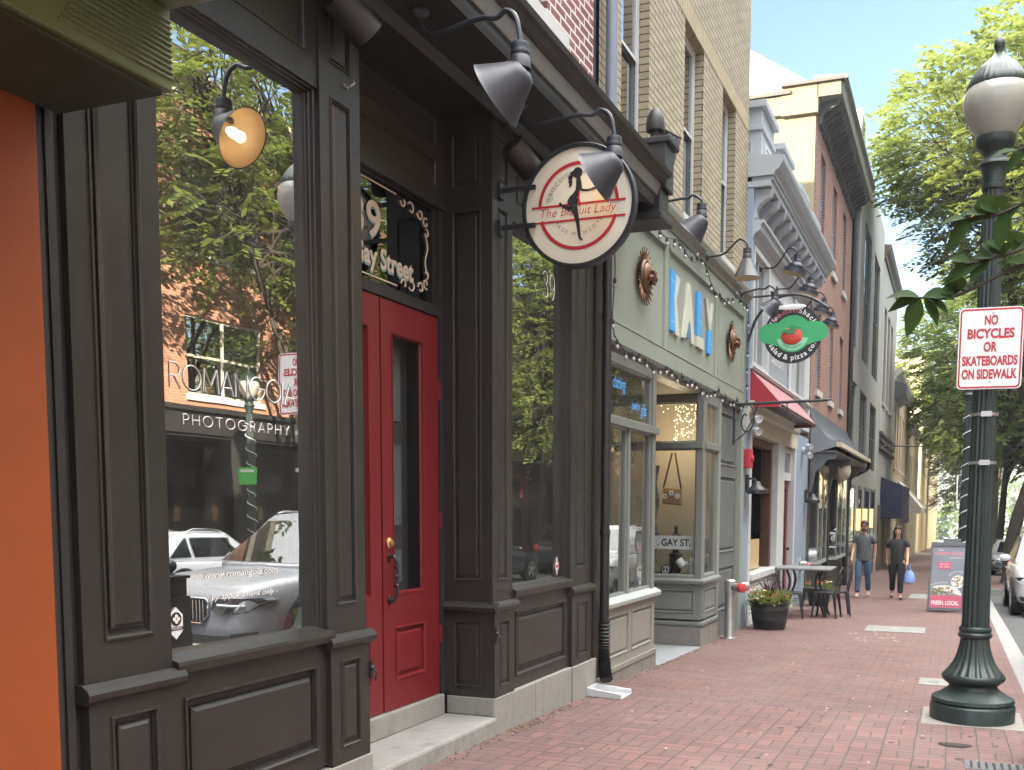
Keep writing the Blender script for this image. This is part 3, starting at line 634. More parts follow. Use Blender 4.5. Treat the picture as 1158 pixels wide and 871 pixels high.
# splash block and grit along the base
b = B(); fr = Fr((-2.66, 8.33, gz(8.33)), (1, 0, 0), (0, 1, 0), (0, 0, 1))
P = lambda a, c, h: (-2.97 + a * .66, 8.12 + c * .9, gz(8.3) + h)
b.rings([[P(0, .03, 0), P(.50, 0, 0), P(.50, .34, 0), P(0, .31, 0)], [P(0, .03, .02), P(.50, 0, .012), P(.50, .34, .012), P(0, .31, .02)]])
for c0, c1 in ((.03, 0), (.28, .31)):
    b.rings([[P(0, c0, .0), P(.50, c1, 0), P(.50, c1 + .03, 0), P(0, c0 + .03, 0)], [P(0, c0, .085), P(.50, c1, .05), P(.50, c1 + .025, .05), P(0, c0 + .025, .085)]])
b.rings([[P(-.0, .03, 0), P(.03, .03, 0), P(.03, .31, 0), P(0, .31, 0)], [P(0, .03, .085), P(.02, .03, .085), P(.02, .31, .085), P(0, .31, .085)]])
base('splash_block', 'white plastic splash block below the black downspout', 'splash block', WHT, b, bevel=.006)
b = B()
for k in range(420):
    y = rnd.choice([rnd.gauss(6.7, .18), rnd.uniform(5.4, 8.2), rnd.uniform(9, 13.3)]); x = -2.955 + abs(rnd.gauss(0, .05)); s = rnd.uniform(.004, .014); a = rnd.uniform(0, 6)
    z = gz(y) + .004; b.add([(x + s * math.cos(a), y + s * math.sin(a), z), (x - s * math.sin(a), y + s * math.cos(a), z), (x - s * math.cos(a), y - s * math.sin(a), z), (x, y, z + s * .8)], [(0, 1, 3), (1, 2, 3), (2, 0, 3)])
o = b.build('grit', M('dry_leaf_grit', (.16, .115, .075), .9, var=.4, vs=30)); o['kind'] = 'stuff'

# ------------------------------------------------------------------ sage green gift shop with yellow brick above
K = -3.0
ks = thing('gift_shop', 'sage green shop front with blue and cream sign letters below yellow brick', 'building', (-3.0, 11.9, gz(11.9)))
b = B(); b.fbox(EAST, 8.62, 15.05, 2.985, 4.30, K - .25, K - .018)
for y0, y1 in ((8.62, 8.72), (10.62, 10.76), (13.06, 13.20), (14.88, 15.05)): b.fbox(EAST, y0, y1, 3.16, 4.30, K - .02, K)
b.fbox(EAST, 8.62, 15.05, 2.985, 3.158, K - .02, K - .001); b.fbox(EAST, 8.62, 15.05, 4.302, 4.45, K - .2, K + .001)
b.build('fascia', SAGE, ks, bevel=.004)
b = B()
for y0, y1 in ((8.72, 10.62), (10.76, 13.06), (13.20, 14.88)):
    b.lrect(EAST, (y0, y1, 3.16, 4.30), [(0, K + .001), (.008, K + .006), (.022, K + .004), (.028, K - .017)], False)
    b.fbox(EAST, y0, y1, 4.235, 4.275, K - .02, K + .02)
b.build('panel_moulding', SAGE, ks)
b = B(); b.extr_y([(K - .1, 4.452), (K + .02, 4.452), (K + .03, 4.50), (K + .085, 4.545), (K + .10, 4.60), (K + .10, 4.635), (K - .1, 4.66)], 8.62, 15.08); b.build('crown_moulding', M('grey_sage_trim', (.20, .205, .18), .45, var=.1), ks)
b = B(); b.extr_y([(K - .2, 2.985), (K + .012, 2.985), (K + .008, 2.945), (K - .01, 2.93), (K - .02, 2.90), (K - .05, 2.885), (K - .2, 2.88)], 8.66, 15.0); b.build('head_moulding', M('brown_grey_trim', (.105, .095, .088), .5), ks)
b = B(); b.fbox(EAST, 8.66, 15.0, 2.885, 2.92, -4.2, K - .05); b.build('entry_ceiling', M('brown_ceiling', (.20, .15, .10), .7, var=.2), ks)
# yellow brick wall with tall windows
WX = -3.06; H = [(9.22, 10.12, 4.85, 6.95), (11.52, 12.42, 4.85, 6.95), (13.50, 14.32, 4.85, 6.95), (9.22, 10.12, 8.6, 10.6), (11.52, 12.42, 8.6, 10.6), (13.50, 14.32, 8.6, 10.6)]
H = [(a, b_, c, 7.0 if c < 8 else d) for a, b_, c, d in H]
b = B(); b.plate(EAST, 8.60, 15.25, 4.40, 12.2, WX, H)
for h in H: b.lrect(EAST, h, [(0, WX), (0, WX - .18)], False)
b.quad((WX, 15.25, 4.4), (WX, 15.25, 12.2), (-14, 15.25, 12.2), (-14, 15.25, 4.4)); b.build('brick_wall', BRYEL, ks)
for z in (7.0, 10.6):
    y = 8.62; b = B()
    while y < 15.2: b.fbox(EAST, y, y + .068, z + .003, z + .24, WX - .05, WX + .006); y += .078
    b.build('soldier_course', M('buff_brick', (.36, .30, .19), .8, var=.25, vs=8, bump=.3), ks)
for h in H:
    y0, y1, z0, z1 = h; zm = (z0 + z1) / 2 + .02
    b = B(); b.lrect(EAST, h, [(0, WX - .11), (.05, WX - .11), (.05, WX - .135)], False); f = b.build('window', WHT, ks)
    b = B(); b.lrect(EAST, (y0 + .05, y1 - .05, zm, z1 - .05), [(0, WX - .12), (.035, WX - .12), (.035, WX - .145)], False); b.build('upper_sash', WHT, f)
    b = B(); b.lrect(EAST, (y0 + .05, y1 - .05, z0 + .05, zm + .03), [(0, WX - .145), (.04, WX - .145), (.04, WX - .17)], False); b.build('lower_sash', GREYD, f)
    b = B(); b.plate(EAST, y0 + .08, y1 - .08, zm + .03, z1 - .08, WX - .14); b.plate(EAST, y0 + .08, y1 - .08, z0 + .08, zm, WX - .165); b.build('pane', GLU, f)
    b = B(); b.fbox(EAST, y0 - .04, y1 + .04, z0 - .08, z0 - .002, WX - .16, WX + .03); b.build('window_sill', LIME, f)
b = B(); b.box(-14, 8.62, -.6, -5.2, 15.24, 12.2); b.box(-5.2, 8.62, 4.45, -3.30, 15.24, 12.19); b.box(-14.1, 8.61, 12.2, -2.98, 15.3, 12.45); b.box(-5.2, 15.0, -.6, -3.25, 15.24, 4.45); b.build('rear_wall', ROOF, ks)
# left display window
def post(b, y0, y1, z0=.54, z1=2.89, d0=K - .09, d1=K): b.fbox(EAST, y0, y1, z0, z1, d0, d1)
b = B(); post(b, 8.62, 8.70); post(b, 10.22, 10.34); b.fbox(EAST, 8.70, 10.22, 2.80, 2.89, K - .09, K - .01); b.fbox(EAST, 8.66, 10.36, 2.22, 2.30, K - .09, K + .03); b.fbox(EAST, 9.40, 9.48, .60, 2.22, K - .08, K - .008)
for y0, y1, z0, z1 in ((8.70, 9.40, .60, 2.22), (9.48, 10.22, .60, 2.22), (8.70, 10.22, 2.30, 2.80)): b.lrect(EAST, (y0, y1, z0, z1), [(0, K - .02), (.02, K - .03), (.022, K - .06)], False)
lw = b.build('display_window', SAGE2, ks, bevel=.004)
b = B(); b.plate(EAST, 8.70, 10.22, .58, 2.82, K - .055); b.build('pane', GLB, lw)
b = B(); b.rings([[EAST.p(a, z, dd) for a, dd in ((8.60, -3.2), (10.40, -3.2), (10.40, K + dx), (8.60, K + dx))] for z, dx in ((.50, .03), (.515, .06), (.55, .065), (.565, .05), (.60, -.03))]); b.build('sill', M('pale_sill', (.34, .37, .355), .45), ks)
pn = [(8.70, 9.42, .02, .42), (9.52, 10.24, .02, .42)]
b = B(); b.plate(EAST, 8.6, 10.34, -.10, .51, K + .004, pn)
for p in pn: b.panel(EAST, p, K + .004, .7)
b.quad((K + .004, 10.34, -.1), (K + .004, 10.34, .51), (-3.9, 10.34, .51), (-3.9, 10.34, -.1)); b.fbox(EAST, 8.6, 10.36, -.115, -.07, K - .05, K + .025); b.build('base_panel', TAUPE, ks)
for y0, y1 in ((8.44, 9.20), (9.204, 9.86), (9.864, 10.40)): b = B(); b.fbox(EAST, y0, y1, -.7, -.115, -3.3, K + .015); b.build('stone_base', GRANITE2, ks, bevel=.008)
b = B()
b.quad((-3.02, 10.30, .55), (-4.0, 10.34, .55), (-4.0, 10.34, 2.9), (-3.02, 10.30, 2.9)); b.build('return_pane', GLC, lw)
b = B()
text_fit(b, 'unique', EAST, 8.72, 8.98, 2.60, .11, K - .049, shear=.3, offset=-.002); text_fit(b, 'clothing', EAST, 9.04, 9.42, 2.585, .12, K - .049, shear=.3, offset=-.002)
text_fit(b, 'jewelry', EAST, 9.62, 9.90, 2.43, .10, K - .049, shear=.3, offset=-.002); text_fit(b, 'gifts', EAST, 9.94, 10.14, 2.40, .12, K - .049, shear=.3, offset=-.002)
b.build('lettering', NEON, lw)
# things standing in the left window
b = B(); b.quad((-3.9, 8.66, .5), (-3.9, 10.3, .5), (-3.9, 10.3, 2.9), (-3.9, 8.66, 2.9)); b.quad((-3.9, 8.66, .52), (-3.2, 8.66, .52), (-3.2, 10.3, .52), (-3.9, 10.3, .52)); b.build('interior', DARKIN, ks)
# entrance and right display window
b = B(); y0, y1 = 8.8, 13.4
b.quad((-4.4, 10.405, gz(10.4) + .006), (-2.95, 10.405, gz(10.4) + .006), (-2.95, 12.38, gz(12.38) + .006), (-4.4, 12.38, gz(12.38) + .006)); b.build('entry_floor', SLATE, ks)
b = B(); b.quad((-4.4, 10.34, -.5), (-4.4, 12.4, -.5), (-4.4, 12.4, 2.9), (-4.4, 10.34, 2.9)); b.build('entry_wall', SAGE2, ks)
b = B(); b.fbox(EAST, 10.9, 11.8, -.26, 2.1, -4.42, -4.37); b.build('entry_door', GREYD, ks)
fr = SOUTH(12.42); b = B()
def bay(fr, a0, a1, post_in, name, mat, pan, split):
    b = B()
    b.fbox(fr, a0, a0 + post_in, .52, 2.90, -.09, 0); b.fbox(fr, a1 - post_in, a1, .52, 2.90, -.09, 0); b.fbox(fr, a0 + post_in, a1 - post_in, 2.78, 2.90, -.09, -.004); b.fbox(fr, a0 + .004, a1 - .004, 2.20, 2.28, -.09, .022)
    for z0, z1 in ((.58, 2.20), (2.28, 2.78)): b.lrect(fr, (a0 + post_in, a1 - post_in, z0, z1), [(0, -.01), (.02, -.02), (.022, -.06)], False)
    b.fbox(fr, a0 + post_in, a1 - post_in, .52, .58, -.09, -.004)
    o = b.build('display_window', mat, ks, bevel=.004)
    b = B(); b.plate(fr, a0 + .02, a1 - .02, .55, 2.8, -.05); b.build('pane', GLB if name == 1 else GLC, o)
    b = B(); b.plate(fr, a0, a1, .02, .50, .004, [pan]); b.panel(fr, pan, .004, .7); b.build('base_panel', SAGE2, ks)
    return o
r1 = bay(SOUTH(12.42), -4.3, -2.985, .085, 2, SAGE2, (-4.1, -3.07, .10, .40), 0)
r2 = bay(Fr((-2.985, 0, 0), (0, 1, 0), (0, 0, 1), (1, 0, 0)), 12.512, 13.34, .085, 1, SAGE2, (12.58, 13.26, .10, .40), 0)
b = B(); b.box(-3.08, 12.425, .03, -2.986, 12.511, .49); b.build('corner_post', SAGE2, ks)
b = B(); b.rings([[Vector(p) for p in ((-4.3, 12.42 - dx, z), (-2.985 + dx, 12.42 - dx, z), (-2.985 + dx, 13.38, z), (-4.3, 13.38, z))] for z, dx in ((.47, .015), (.485, .045), (.52, .05), (.535, .035), (.56, -.03))]); b.build('sill', SAGE2, ks)
b = B(); b.box(-4.3, 12.40, -.06, -2.955, 13.36, -.005); b.build('plinth_moulding', SAGE2, ks, bevel=.01)
b = B(); b.box(-4.3, 12.415, -.8, -2.975, 12.9, -.06); b.box(-4.3, 12.904, -.8, -2.975, 13.36, -.06); b.build('stone_base', GRANITE2, ks, bevel=.008)
b = B(); b.box(-4.3, 12.44, .545, -3.02, 13.3, .56); b.quad((-4.28, 13.30, .5), (-3.05, 13.30, .5), (-3.05, 13.30, 2.9), (-4.28, 13.30, 2.9)); b.quad((-4.28, 12.44, .5), (-4.28, 13.3, .5), (-4.28, 13.3, 2.9), (-4.28, 12.44, 2.9)); b.build('display_back', BEIGE, ks)
# side door to the upper floors
b = B(); b.fbox(EAST, 13.34, 13.46, -.8, 2.90, -3.2, K + .012); b.fbox(EAST, 14.86, 15.02, -.8, 2.90, -3.2, K + .012); b.build('door_post', SAGE, ks, bevel=.006)
sd = [(13.56, 14.76, .0, .62), (13.56, 14.76, .82, 1.9), (13.56, 14.76, 2.05, 2.78)]
b = B(); b.plate(EAST, 13.46, 14.86, -.6, 2.9, K - .06, sd)
for p in sd: b.panel(EAST, p, K - .06, 1.0)
b.build('side_door', GREYD, ks)
b = B()
for k in range(2): b.tube([EAST.p(13.52 + .0, 2.86, K - .02 + .05 * k)] + [EAST.p(13.52 + .5 * math.cos(t) * (1 - t / 9), 2.62 + .22 * math.sin(t) * (1 - t / 9), K - .02 + .02 * k) for t in [i * .35 for i in range(24)]], .012, 5)
# big sign letters: blue and cream pieces
fr = EAST; zt, zb = 4.06, 3.40
LTC = M('letter_cream', (.50, .50, .43), .5)
def pl(m, pts, d0=.0, d1=.03): bb = B(); bb.prism(pts, fr, K - .017 + d0, K - .017 + d1); bb.build('sign_letter', m, ks, bevel=.003)
pl(BLUS, [(10.80, zb), (11.00, zb), (10.94, 3.74), (11.02, zt - .02), (10.80, zt)])
pl(LTC, [(11.02, zb - .02), (11.20, zb - .02), (11.06, 3.76), (11.20, zt - .04), (11.06, zt - .02), (10.96, 3.75)])
pl(LTC, [(11.34, zb), (11.56, zt), (11.66, zt), (11.92, zb), (11.76, zb - .01), (11.66, 3.62), (11.62, 3.62), (11.48, zb + .01)])
pl(BLUS, [(12.02, zb + .14), (12.22, zb + .14), (12.22, zt), (12.02, zt)]); pl(LTC, [(12.02, zb), (12.38, zb), (12.38, zb + .135), (12.02, zb + .135)])
pl(LTC, [(12.46, zt), (12.56, zt), (12.68, 3.84), (12.78, zt), (12.88, zt), (12.72, 3.70), (12.64, 3.70)]); pl(BLUS, [(12.60, zb), (12.76, zb), (12.76, 3.69), (12.60, 3.69)])
for k in range(7): pl(BLUS, [(11.55, 3.44 + .028 * k), (11.66 - .006 * k, 3.44 + .028 * k), (11.66 - .006 * k, 3.455 + .028 * k), (11.56, 3.455 + .028 * k)])
b = B()
for y0, y1, z in ((10.805, 10.99, zt - .12), (10.805, 10.98, zb + .1), (12.025, 12.215, zt - .12), (12.025, 12.215, zt - .35), (12.605, 12.755, zb + .12)): b.fbox(fr, y0, y1, z, z + .008, K + .013, K + .0145)
b.build('letter_line', M('pale_blue', (.35, .6, .85), .5), ks)

# sun plaques
def sun_plaque(y, z, label):
    t = thing('sun_plaque', label, 'wall plaque', (K - .015, y, z), group='bronze sun faces on the green fascia')
    b = B(); r0 = []
    for k in range(44):
        a = 2 * math.pi * k / 44; w_ = .055; L = .235 if k % 2 else .285
        b.rings([[EAST.p(y + .135 * math.cos(a + s), z + .135 * math.sin(a + s), K + dd) for s, dd in ((-.1, .0), (0, .03), (.1, .0))], [EAST.p(y + L * math.cos(a + .06), z + L * math.sin(a + .06), K + .03 + .006 * s) for s in (-1, 0, 1)]])
    b.build('rays', BRONZE, t)
    b = B(); n = 24; R = []
    for r, h in ((.165, -.01), (.165, .03), (.15, .05), (.135, .05)): R.append([EAST.p(y + r * math.cos(2 * math.pi * k / n), z + r * math.sin(2 * math.pi * k / n), K + h) for k in range(n)])
    b.rings(R); b.build('rim', M('dark_bronze', (.09, .06, .045), .45, metal=.7, var=.4, vs=14), t, smooth=True)
    b = B(); b.ball((K + .02, y, z), (.085, .13, .14), 20, 14)
    b.rings([[EAST.p(y + a, z + c, K + h) for a, c, h in ((-.012, .05, .125), (.012, .05, .125), (.012, .05, .10), (-.012, .05, .10))], [EAST.p(y + a, z + c, K + h) for a, c, h in ((-.026, -.035, .15), (.026, -.035, .15), (.03, -.045, .10), (-.03, -.045, .10))]])
    for s in (-1, 1): b.ball((K + .115, y + s * .05, z + .035), (.02, .028, .014), 10, 6); b.ball((K + .10, y + s * .065, z - .03), (.035, .035, .03), 10, 6)
    for dz, w_ in ((-.068, .045), (-.085, .038)): b.ball((K + .118, y, z + dz), (.018, w_, .010), 10, 6)
    b.build('face', M('copper_face', (.17, .085, .05), .48, metal=.6, var=.35, vs=16), t, smooth=True)
    for s in (-1, 1):
        pass
sun_plaque(9.80, 3.755, 'bronze sun face plaque left of the blue and cream letters')
sun_plaque(13.98, 3.755, 'bronze sun face plaque right of the blue and cream letters')

# gooseneck lamps -----------------------------------------------------
lerp_ = lambda a, c, f: a + (c - a) * f
def gooseneck(wall, head, shade, label, tilt, group, dip=.10, rise=.14, R=.15, ceil=False, lit=False):
    """wall: fixing point; head: neck point above the shade; tilt: lean of the shade back to the wall in degrees"""
    wall, head = Vector(wall), Vector(head); t = thing('gooseneck_lamp', label, 'wall lamp', wall, group=group)
    b = B()
    if ceil: b.lathe([(.055, 0), (.055, .012), (.03, .03), (.014, .04)], wall, (0, 0, -1), 16)
    else: b.lathe([(.055, 0), (.055, .012), (.03, .025), (.014, .04)], wall, (1, 0, 0), 16)
    b.build('mount', METB if shade != 'angle' else GOOSE, t, smooth=True)
    b = B(); x0, x1 = wall.x, head.x; y0, y1 = wall.y, head.y; L = x1 - x0
    X = lambda f, z: Vector((x0 + L * f, y0 + (y1 - y0) * f, z))
    zc = head.z + rise
    if ceil: pts = [wall + Vector((0, 0, -.02)), X(.02, wall.z - dip * .55), X(.12, wall.z - dip * .95), X(.32, wall.z - dip * 1.02), X(.52, wall.z - dip * .98), X(.66, lerp_(wall.z - dip, zc, .45)), X(.78, zc - .02), X(.87, zc), X(.96, zc - .05), X(1, head.z + .03), X(1, head.z)]
    else: pts = [wall + Vector((.02, 0, 0)), X(.18, wall.z), X(.40, wall.z + .01), X(.58, lerp_(wall.z, zc, .45)), X(.72, zc - .025), X(.83, zc), X(.94, zc - .03), X(1, head.z + .04), X(1, head.z)]
    b.tube(spline(pts, 6), .0135, 8); b.build('arm', METB if shade != 'angle' else GOOSE, t, smooth=True)
    a = rad(tilt); ax = Vector((-math.sin(a), 0, -math.cos(a))); s = R / .15
    b = B(); b.lathe([(.03, 0), (.046, .004), (.05, .02), (.046, .035), (.05, .045), (.05, .06), (.046, .066), (.052, .075), (.055, .13)], head + Vector((0, 0, .01)), (0, 0, -1), 18); b.build('neck', GOOSE, t, smooth=True, ang=50)
    p = head + Vector((0, 0, -.115 if shade != 'angle' else -.15))
    if shade == 'cone': pr = [(.055, 0), (.062, .01), (R, .21 * s), (R + .006, .215 * s)]; inn = [(R, .214 * s), (.055, .02)]
    elif shade == 'dome': pr = [(.05, -.01), (.075, .0), (.115, .03), (.128, .07), (.12, .085), (.17, .10), (R + .02, .15), (R + .025, .17)]; inn = [(R + .02, .168), (.15, .12), (.11, .09), (.05, .03)]
    else: pr = [(.03, -.045), (.062, -.035), (.078, -.01), (.098, .03), (R * .93, .135), (R, .155), (R + .004, .158)]; inn = [(R - .003, .155), (.10, .05), (.05, .0)]
    b = B(); b.lathe(pr, p, ax, 28, c1=False); sh = b.build('shade', GOOSE if shade != 'cone' else METB, t, smooth=True, ang=50)
    b = B(); b.lathe(inn, p, ax, 28, c0=False); b.build('shade_lining', LAMPIN, sh, smooth=True)
    b = B(); b.lathe([(.018, .03), (.03, .06), (.032, .09), (.02, .115), (.004, .122)], p, ax, 12); b.build('bulb', LAMPB if lit else BULB, sh, smooth=True)
    if lit:
        pl0 = bpy.data.lights.new('lamp_light', 'POINT'); pl0.energy = .24; pl0.color = (1.0, .66, .34); pl0.shadow_soft_size = .03; po0 = bpy.data.objects.new('lamp_light', pl0); C.objects.link(po0); po0.parent = t; po0.location = (p + ax * .135) - wall
    return t
# angle shades over the black front: mouth turned back to the glass
GB = 'gooseneck lamps over the black shop front'
gooseneck((-2.80, 4.96, 4.115), (-2.13, 4.80, 3.77), 'angle', 'charcoal gooseneck lamp hanging from the black soffit by the red door', 60, GB, dip=.15, rise=.19, R=.172, ceil=True, lit=True)
gooseneck((-2.80, 6.30, 4.115), (-2.10, 6.20, 3.78), 'angle', 'charcoal gooseneck lamp overlapping the round sign', 60, GB, dip=.15, rise=.19, R=.172, ceil=True, lit=True)
GK = 'gooseneck lamps over the sage fascia'
gooseneck((-2.90, 9.75, 4.44), (-2.40, 9.75, 4.38), 'angle', 'charcoal angled gooseneck lamp left above the large sign letters', 45, GK, rise=.10)
gooseneck((-2.90, 12.07, 4.46), (-2.40, 12.02, 4.50), 'cone', 'black gooseneck lamp with a plain cone shade in front of yellow brick', 0, GK, rise=.12, R=.155)
gooseneck((-2.90, 14.15, 4.44), (-2.38, 13.85, 4.36), 'angle', 'charcoal angled gooseneck lamp just left of the oval tomato sign', 45, GK, rise=.10)

# ------------------------------------------------------------------ pale blue-grey pizza shop
F = -3.0
pz = thing('pizza_shop', 'white and blue-grey shop front with a bracketed cornice and open serving window', 'building', (-3.0, 18.7, gz(18.7)))
for q in ((15.09, 15.52, -.9, 3.0, -3.3, F - .012), (20.35, 22.16, -.95, 2.95, -3.3, F - .01), (15.26, 15.40, 3.0, 6.2, -3.3, F + .03)): b = B(); b.fbox(EAST, *q); b.build('blue_pilaster', BLUEG, pz, bevel=.008)
b = B(); b.fbox(EAST, 15.53, 15.70, -.9, 2.62, -3.3, F + .012); b.fbox(EAST, 18.20, 18.92, -.9, 2.62, -3.3, F + .01); b.fbox(EAST, 20.22, 20.36, -.9, 2.62, -3.3, F + .006)
b.fbox(EAST, 15.70, 18.20, .30, .40, -3.3, F + .05); b.fbox(EAST, 15.70, 18.20, -.95, -.30, -3.3, F); b.build('white_frame', WHT, pz, bevel=.006)
b = B(); b.plate(EAST, 15.70, 18.20, -.31, .30, F - .005, [(15.8, 16.9, -.22, .22), (17.0, 18.1, -.22, .22)])
for p in ((15.8, 16.9, -.22, .22), (17.0, 18.1, -.22, .22)): b.panel(EAST, p, F - .005, .8)
b.build('base_panel', WHT, pz)
b = B(); b.extr_y([(-3.3, 2.62), (F + .02, 2.62), (F + .02, 2.9), (F + .06, 2.94), (F + .08, 3.02), (F + .10, 3.05), (F + .10, 3.08), (-3.3, 3.1)], 15.28, 20.4); b.build('lintel', CREAM, pz)
b = B(); b.fbox(EAST, 15.28, 22.16, 3.08, 3.56, -3.3, F + .004); b.extr_y([(-3.2, 3.56), (F + .06, 3.56), (F + .09, 3.60), (F + .05, 3.64), (-3.2, 3.66)], 15.28, 21.9); b.build('fascia_board', WHT, pz)
# serving window
b = B(); b.fbox(EAST, 15.74, 15.80, .4, 2.6, -3.26, -3.10); b.fbox(EAST, 18.04, 18.19, .4, 2.6, -3.26, -3.10); b.fbox(EAST, 15.8, 18.04, 2.48, 2.6, -3.26, -3.10); b.fbox(EAST, 15.8, 18.04, 1.72, 1.80, -3.24, -3.12)
b.build('serving_window', WOODI, pz, bevel=.006)
b = B(); b.fbox(EAST, 15.80, 17.4, .42, .92, -3.20, -3.16); b.build('counter_board', WOODL, pz)
b = B(); b.fbox(EAST, 15.9, 17.0, 1.12, 1.66, -3.36, -3.34); b.build('paper_notice', WHS, pz)
b = B(); b.quad((-5.5, 15.3, -.5), (-5.5, 22.1, -.5), (-5.5, 22.1, 3.1), (-5.5, 15.3, 3.1)); b.quad((-5.5, 18.4, -.5), (-3.3, 18.4, -.5), (-3.3, 18.4, 3.1), (-5.5, 18.4, 3.1)); b.quad((-5.5, 15.3, 3.05), (-3.3, 15.3, 3.05), (-3.3, 22.1, 3.05), (-5.5, 22.1, 3.05)); b.build('interior', DARKIN, pz)
b = B(); text_fit(b, 'OPEN', EAST, 15.95, 16.75, 2.20, .14, -3.30); b.build('neon_sign', Mlit('red_neon', (1, .06, .05), .3), pz)
b = B(); text_fit(b, 'PIZZA', EAST, 16.0, 16.8, 2.02, .10, -3.30); text_fit(b, 'SHOP', EAST, 16.0, 16.8, 1.86, .10, -3.30); b.build('window_text', M('dull_teal_text', (.22, .36, .34), .6), pz)
# red shop door
b = B(); b.plate(EAST, 18.94, 20.2, -.52, 1.98, -3.12, [(19.12, 20.02, -.30, 1.84)]); b.lrect(EAST, (19.12, 20.02, -.30, 1.84), [(0, -3.12), (.0, -3.15)], False); dd = b.build('door', REDP, pz)
b = B(); b.plate(EAST, 19.1, 20.04, -.32, 1.86, -3.14); b.build('pane', GLB, dd)
b = B(); b.ball((-3.08, 20.1, .65), .035, 10, 6); b.build('handle', METB, dd)
b = B(); b.fbox(EAST, 18.94, 20.2, 1.99, 2.06, -3.2, -3.06); b.lrect(EAST, (18.94, 20.2, 2.06, 2.6), [(0, -3.06), (.08, -3.06), (.085, -3.10)], False); b.build('transom_frame', WHT, pz)
b = B(); b.plate(EAST, 19.0, 20.14, 2.1, 2.56, -3.09); b.build('transom_pane', GLB, pz)
b = B(); b.fbox(EAST, 18.9, 20.25, -.95, -.52, -3.4, F + .03); b.build('step', CONC, pz)
# red awning
b = B(); zt, zb = 3.56, 2.98; x1 = -2.53; A, Bq = 15.42, 19.55
b.rings([[(F + .02, A - .1, zt), (F + .02, A - .1, zb), (x1, A - .1 + .05, zb), (x1, A - .1 + .05, zb + .07)]], False, True); side = b.build('awning_side', REDF2, pz)
b = B(); b.quad((F + .02, A - .1, zt), (x1, A - .05, zb + .07), (x1, Bq, zb + .07), (F + .02, Bq + .05, zt)); b.quad((x1, A - .05, zb + .07), (x1, A - .05, zb), (x1, Bq, zb), (x1, Bq, zb + .07)); b.quad((F + .02, Bq + .05, zt), (x1, Bq, zb + .07), (x1, Bq, zb), (F + .02, Bq + .05, zb)); b.build('awning', REDF, pz)
b = B(); b.tube([(F + .05, A + .1, zb + .03), (x1 + .02, A + .1, zb + .03), (x1 + .02, Bq - .1, zb + .03), (F + .05, Bq - .1, zb + .03)], .015, 6); b.box(F + .1, A, zb + .08, x1 - .08, Bq - .1, zb + .12); b.build('awning_frame', METB, pz)
# upper storey
ws = [(15.55, 16.75, 3.70, 5.35), (19.75, 21.0, 3.70, 5.35)]
b = B(); b.plate(EAST, 15.40, 22.16, 3.64, 5.62, F - .02, ws + [(17.15, 19.35, 3.66, 5.1)]); b.build('upper_wall', WHT, pz)
for h in ws:
    b = B(); b.lrect(EAST, h, [(-.08, F - .02), (-.08, F + .03), (0, F + .03), (.0, F - .05), (.05, F - .05), (.05, F - .08)], False); b.fbox(EAST, (h[0] + h[1]) / 2 - .03, (h[0] + h[1]) / 2 + .03, h[2], h[3], F - .08, F - .04); f = b.build('window', WHT, pz)
    b = B(); b.plate(EAST, h[0] + .03, h[1] - .03, h[2] + .03, h[3] - .03, F - .07); b.build('pane', GLU, f)
b = B(); b.plate(EAST, 17.15, 19.35, 3.66, 5.1, F - .06); b.lrect(EAST, (17.15, 19.35, 3.66, 5.1), [(0, F - .02), (0, F - .06)], False); b.build('grey_sign_board', M('sign_grey_board', (.30, .33, .36), .5), pz)
b = B(); text_fit(b, 'Salon', EAST, 17.6, 18.9, 3.98, .26, F - .055, shear=.3); b.build('board_text', WHS, pz)
b = B(); b.extr_y([(-3.3, 5.46), (F + .02, 5.46), (F + .05, 5.54), (F + .14, 5.60), (F + .15, 5.68), (F + .19, 5.70), (F + .19, 5.74), (-3.3, 5.76)], 15.28, 22.1); b.build('lower_cornice', PALEB, pz)
b = B(); b.fbox(EAST, 15.28, 22.1, 5.75, 6.22, -3.3, F - .005); b.build('frieze', M('frieze_grey', (.36, .38, .385), .6), pz)
y = 15.36; k = 0
while y < 21.95:
    b = B(); b.prism([(F - .005, 5.77), (F + .07, 5.80), (F + .06, 5.90), (F + .12, 6.0), (F + .26, 6.08), (F + .30, 6.20), (F - .005, 6.21)], SOUTH(y), -.16, 0); b.build('bracket', PALEB, pz, bevel=.01); y += .62
b = B(); b.fbox(EAST, 15.26, 22.12, 6.215, 6.30, -3.3, F + .28); y = 15.28
while y < 22.05: b.fbox(EAST, y, y + .055, 6.30, 6.36, F, F + .315); y += .10
b.build('dentils', PALEB, pz)
b = B(); b.extr_y([(-3.4, 6.362), (F + .33, 6.362), (F + .34, 6.41), (F + .40, 6.45), (F + .46, 6.55), (F + .47, 6.60), (F + .47, 6.63), (-3.4, 6.72)], 15.24, 22.14); b.build('crown', PALEB, pz)
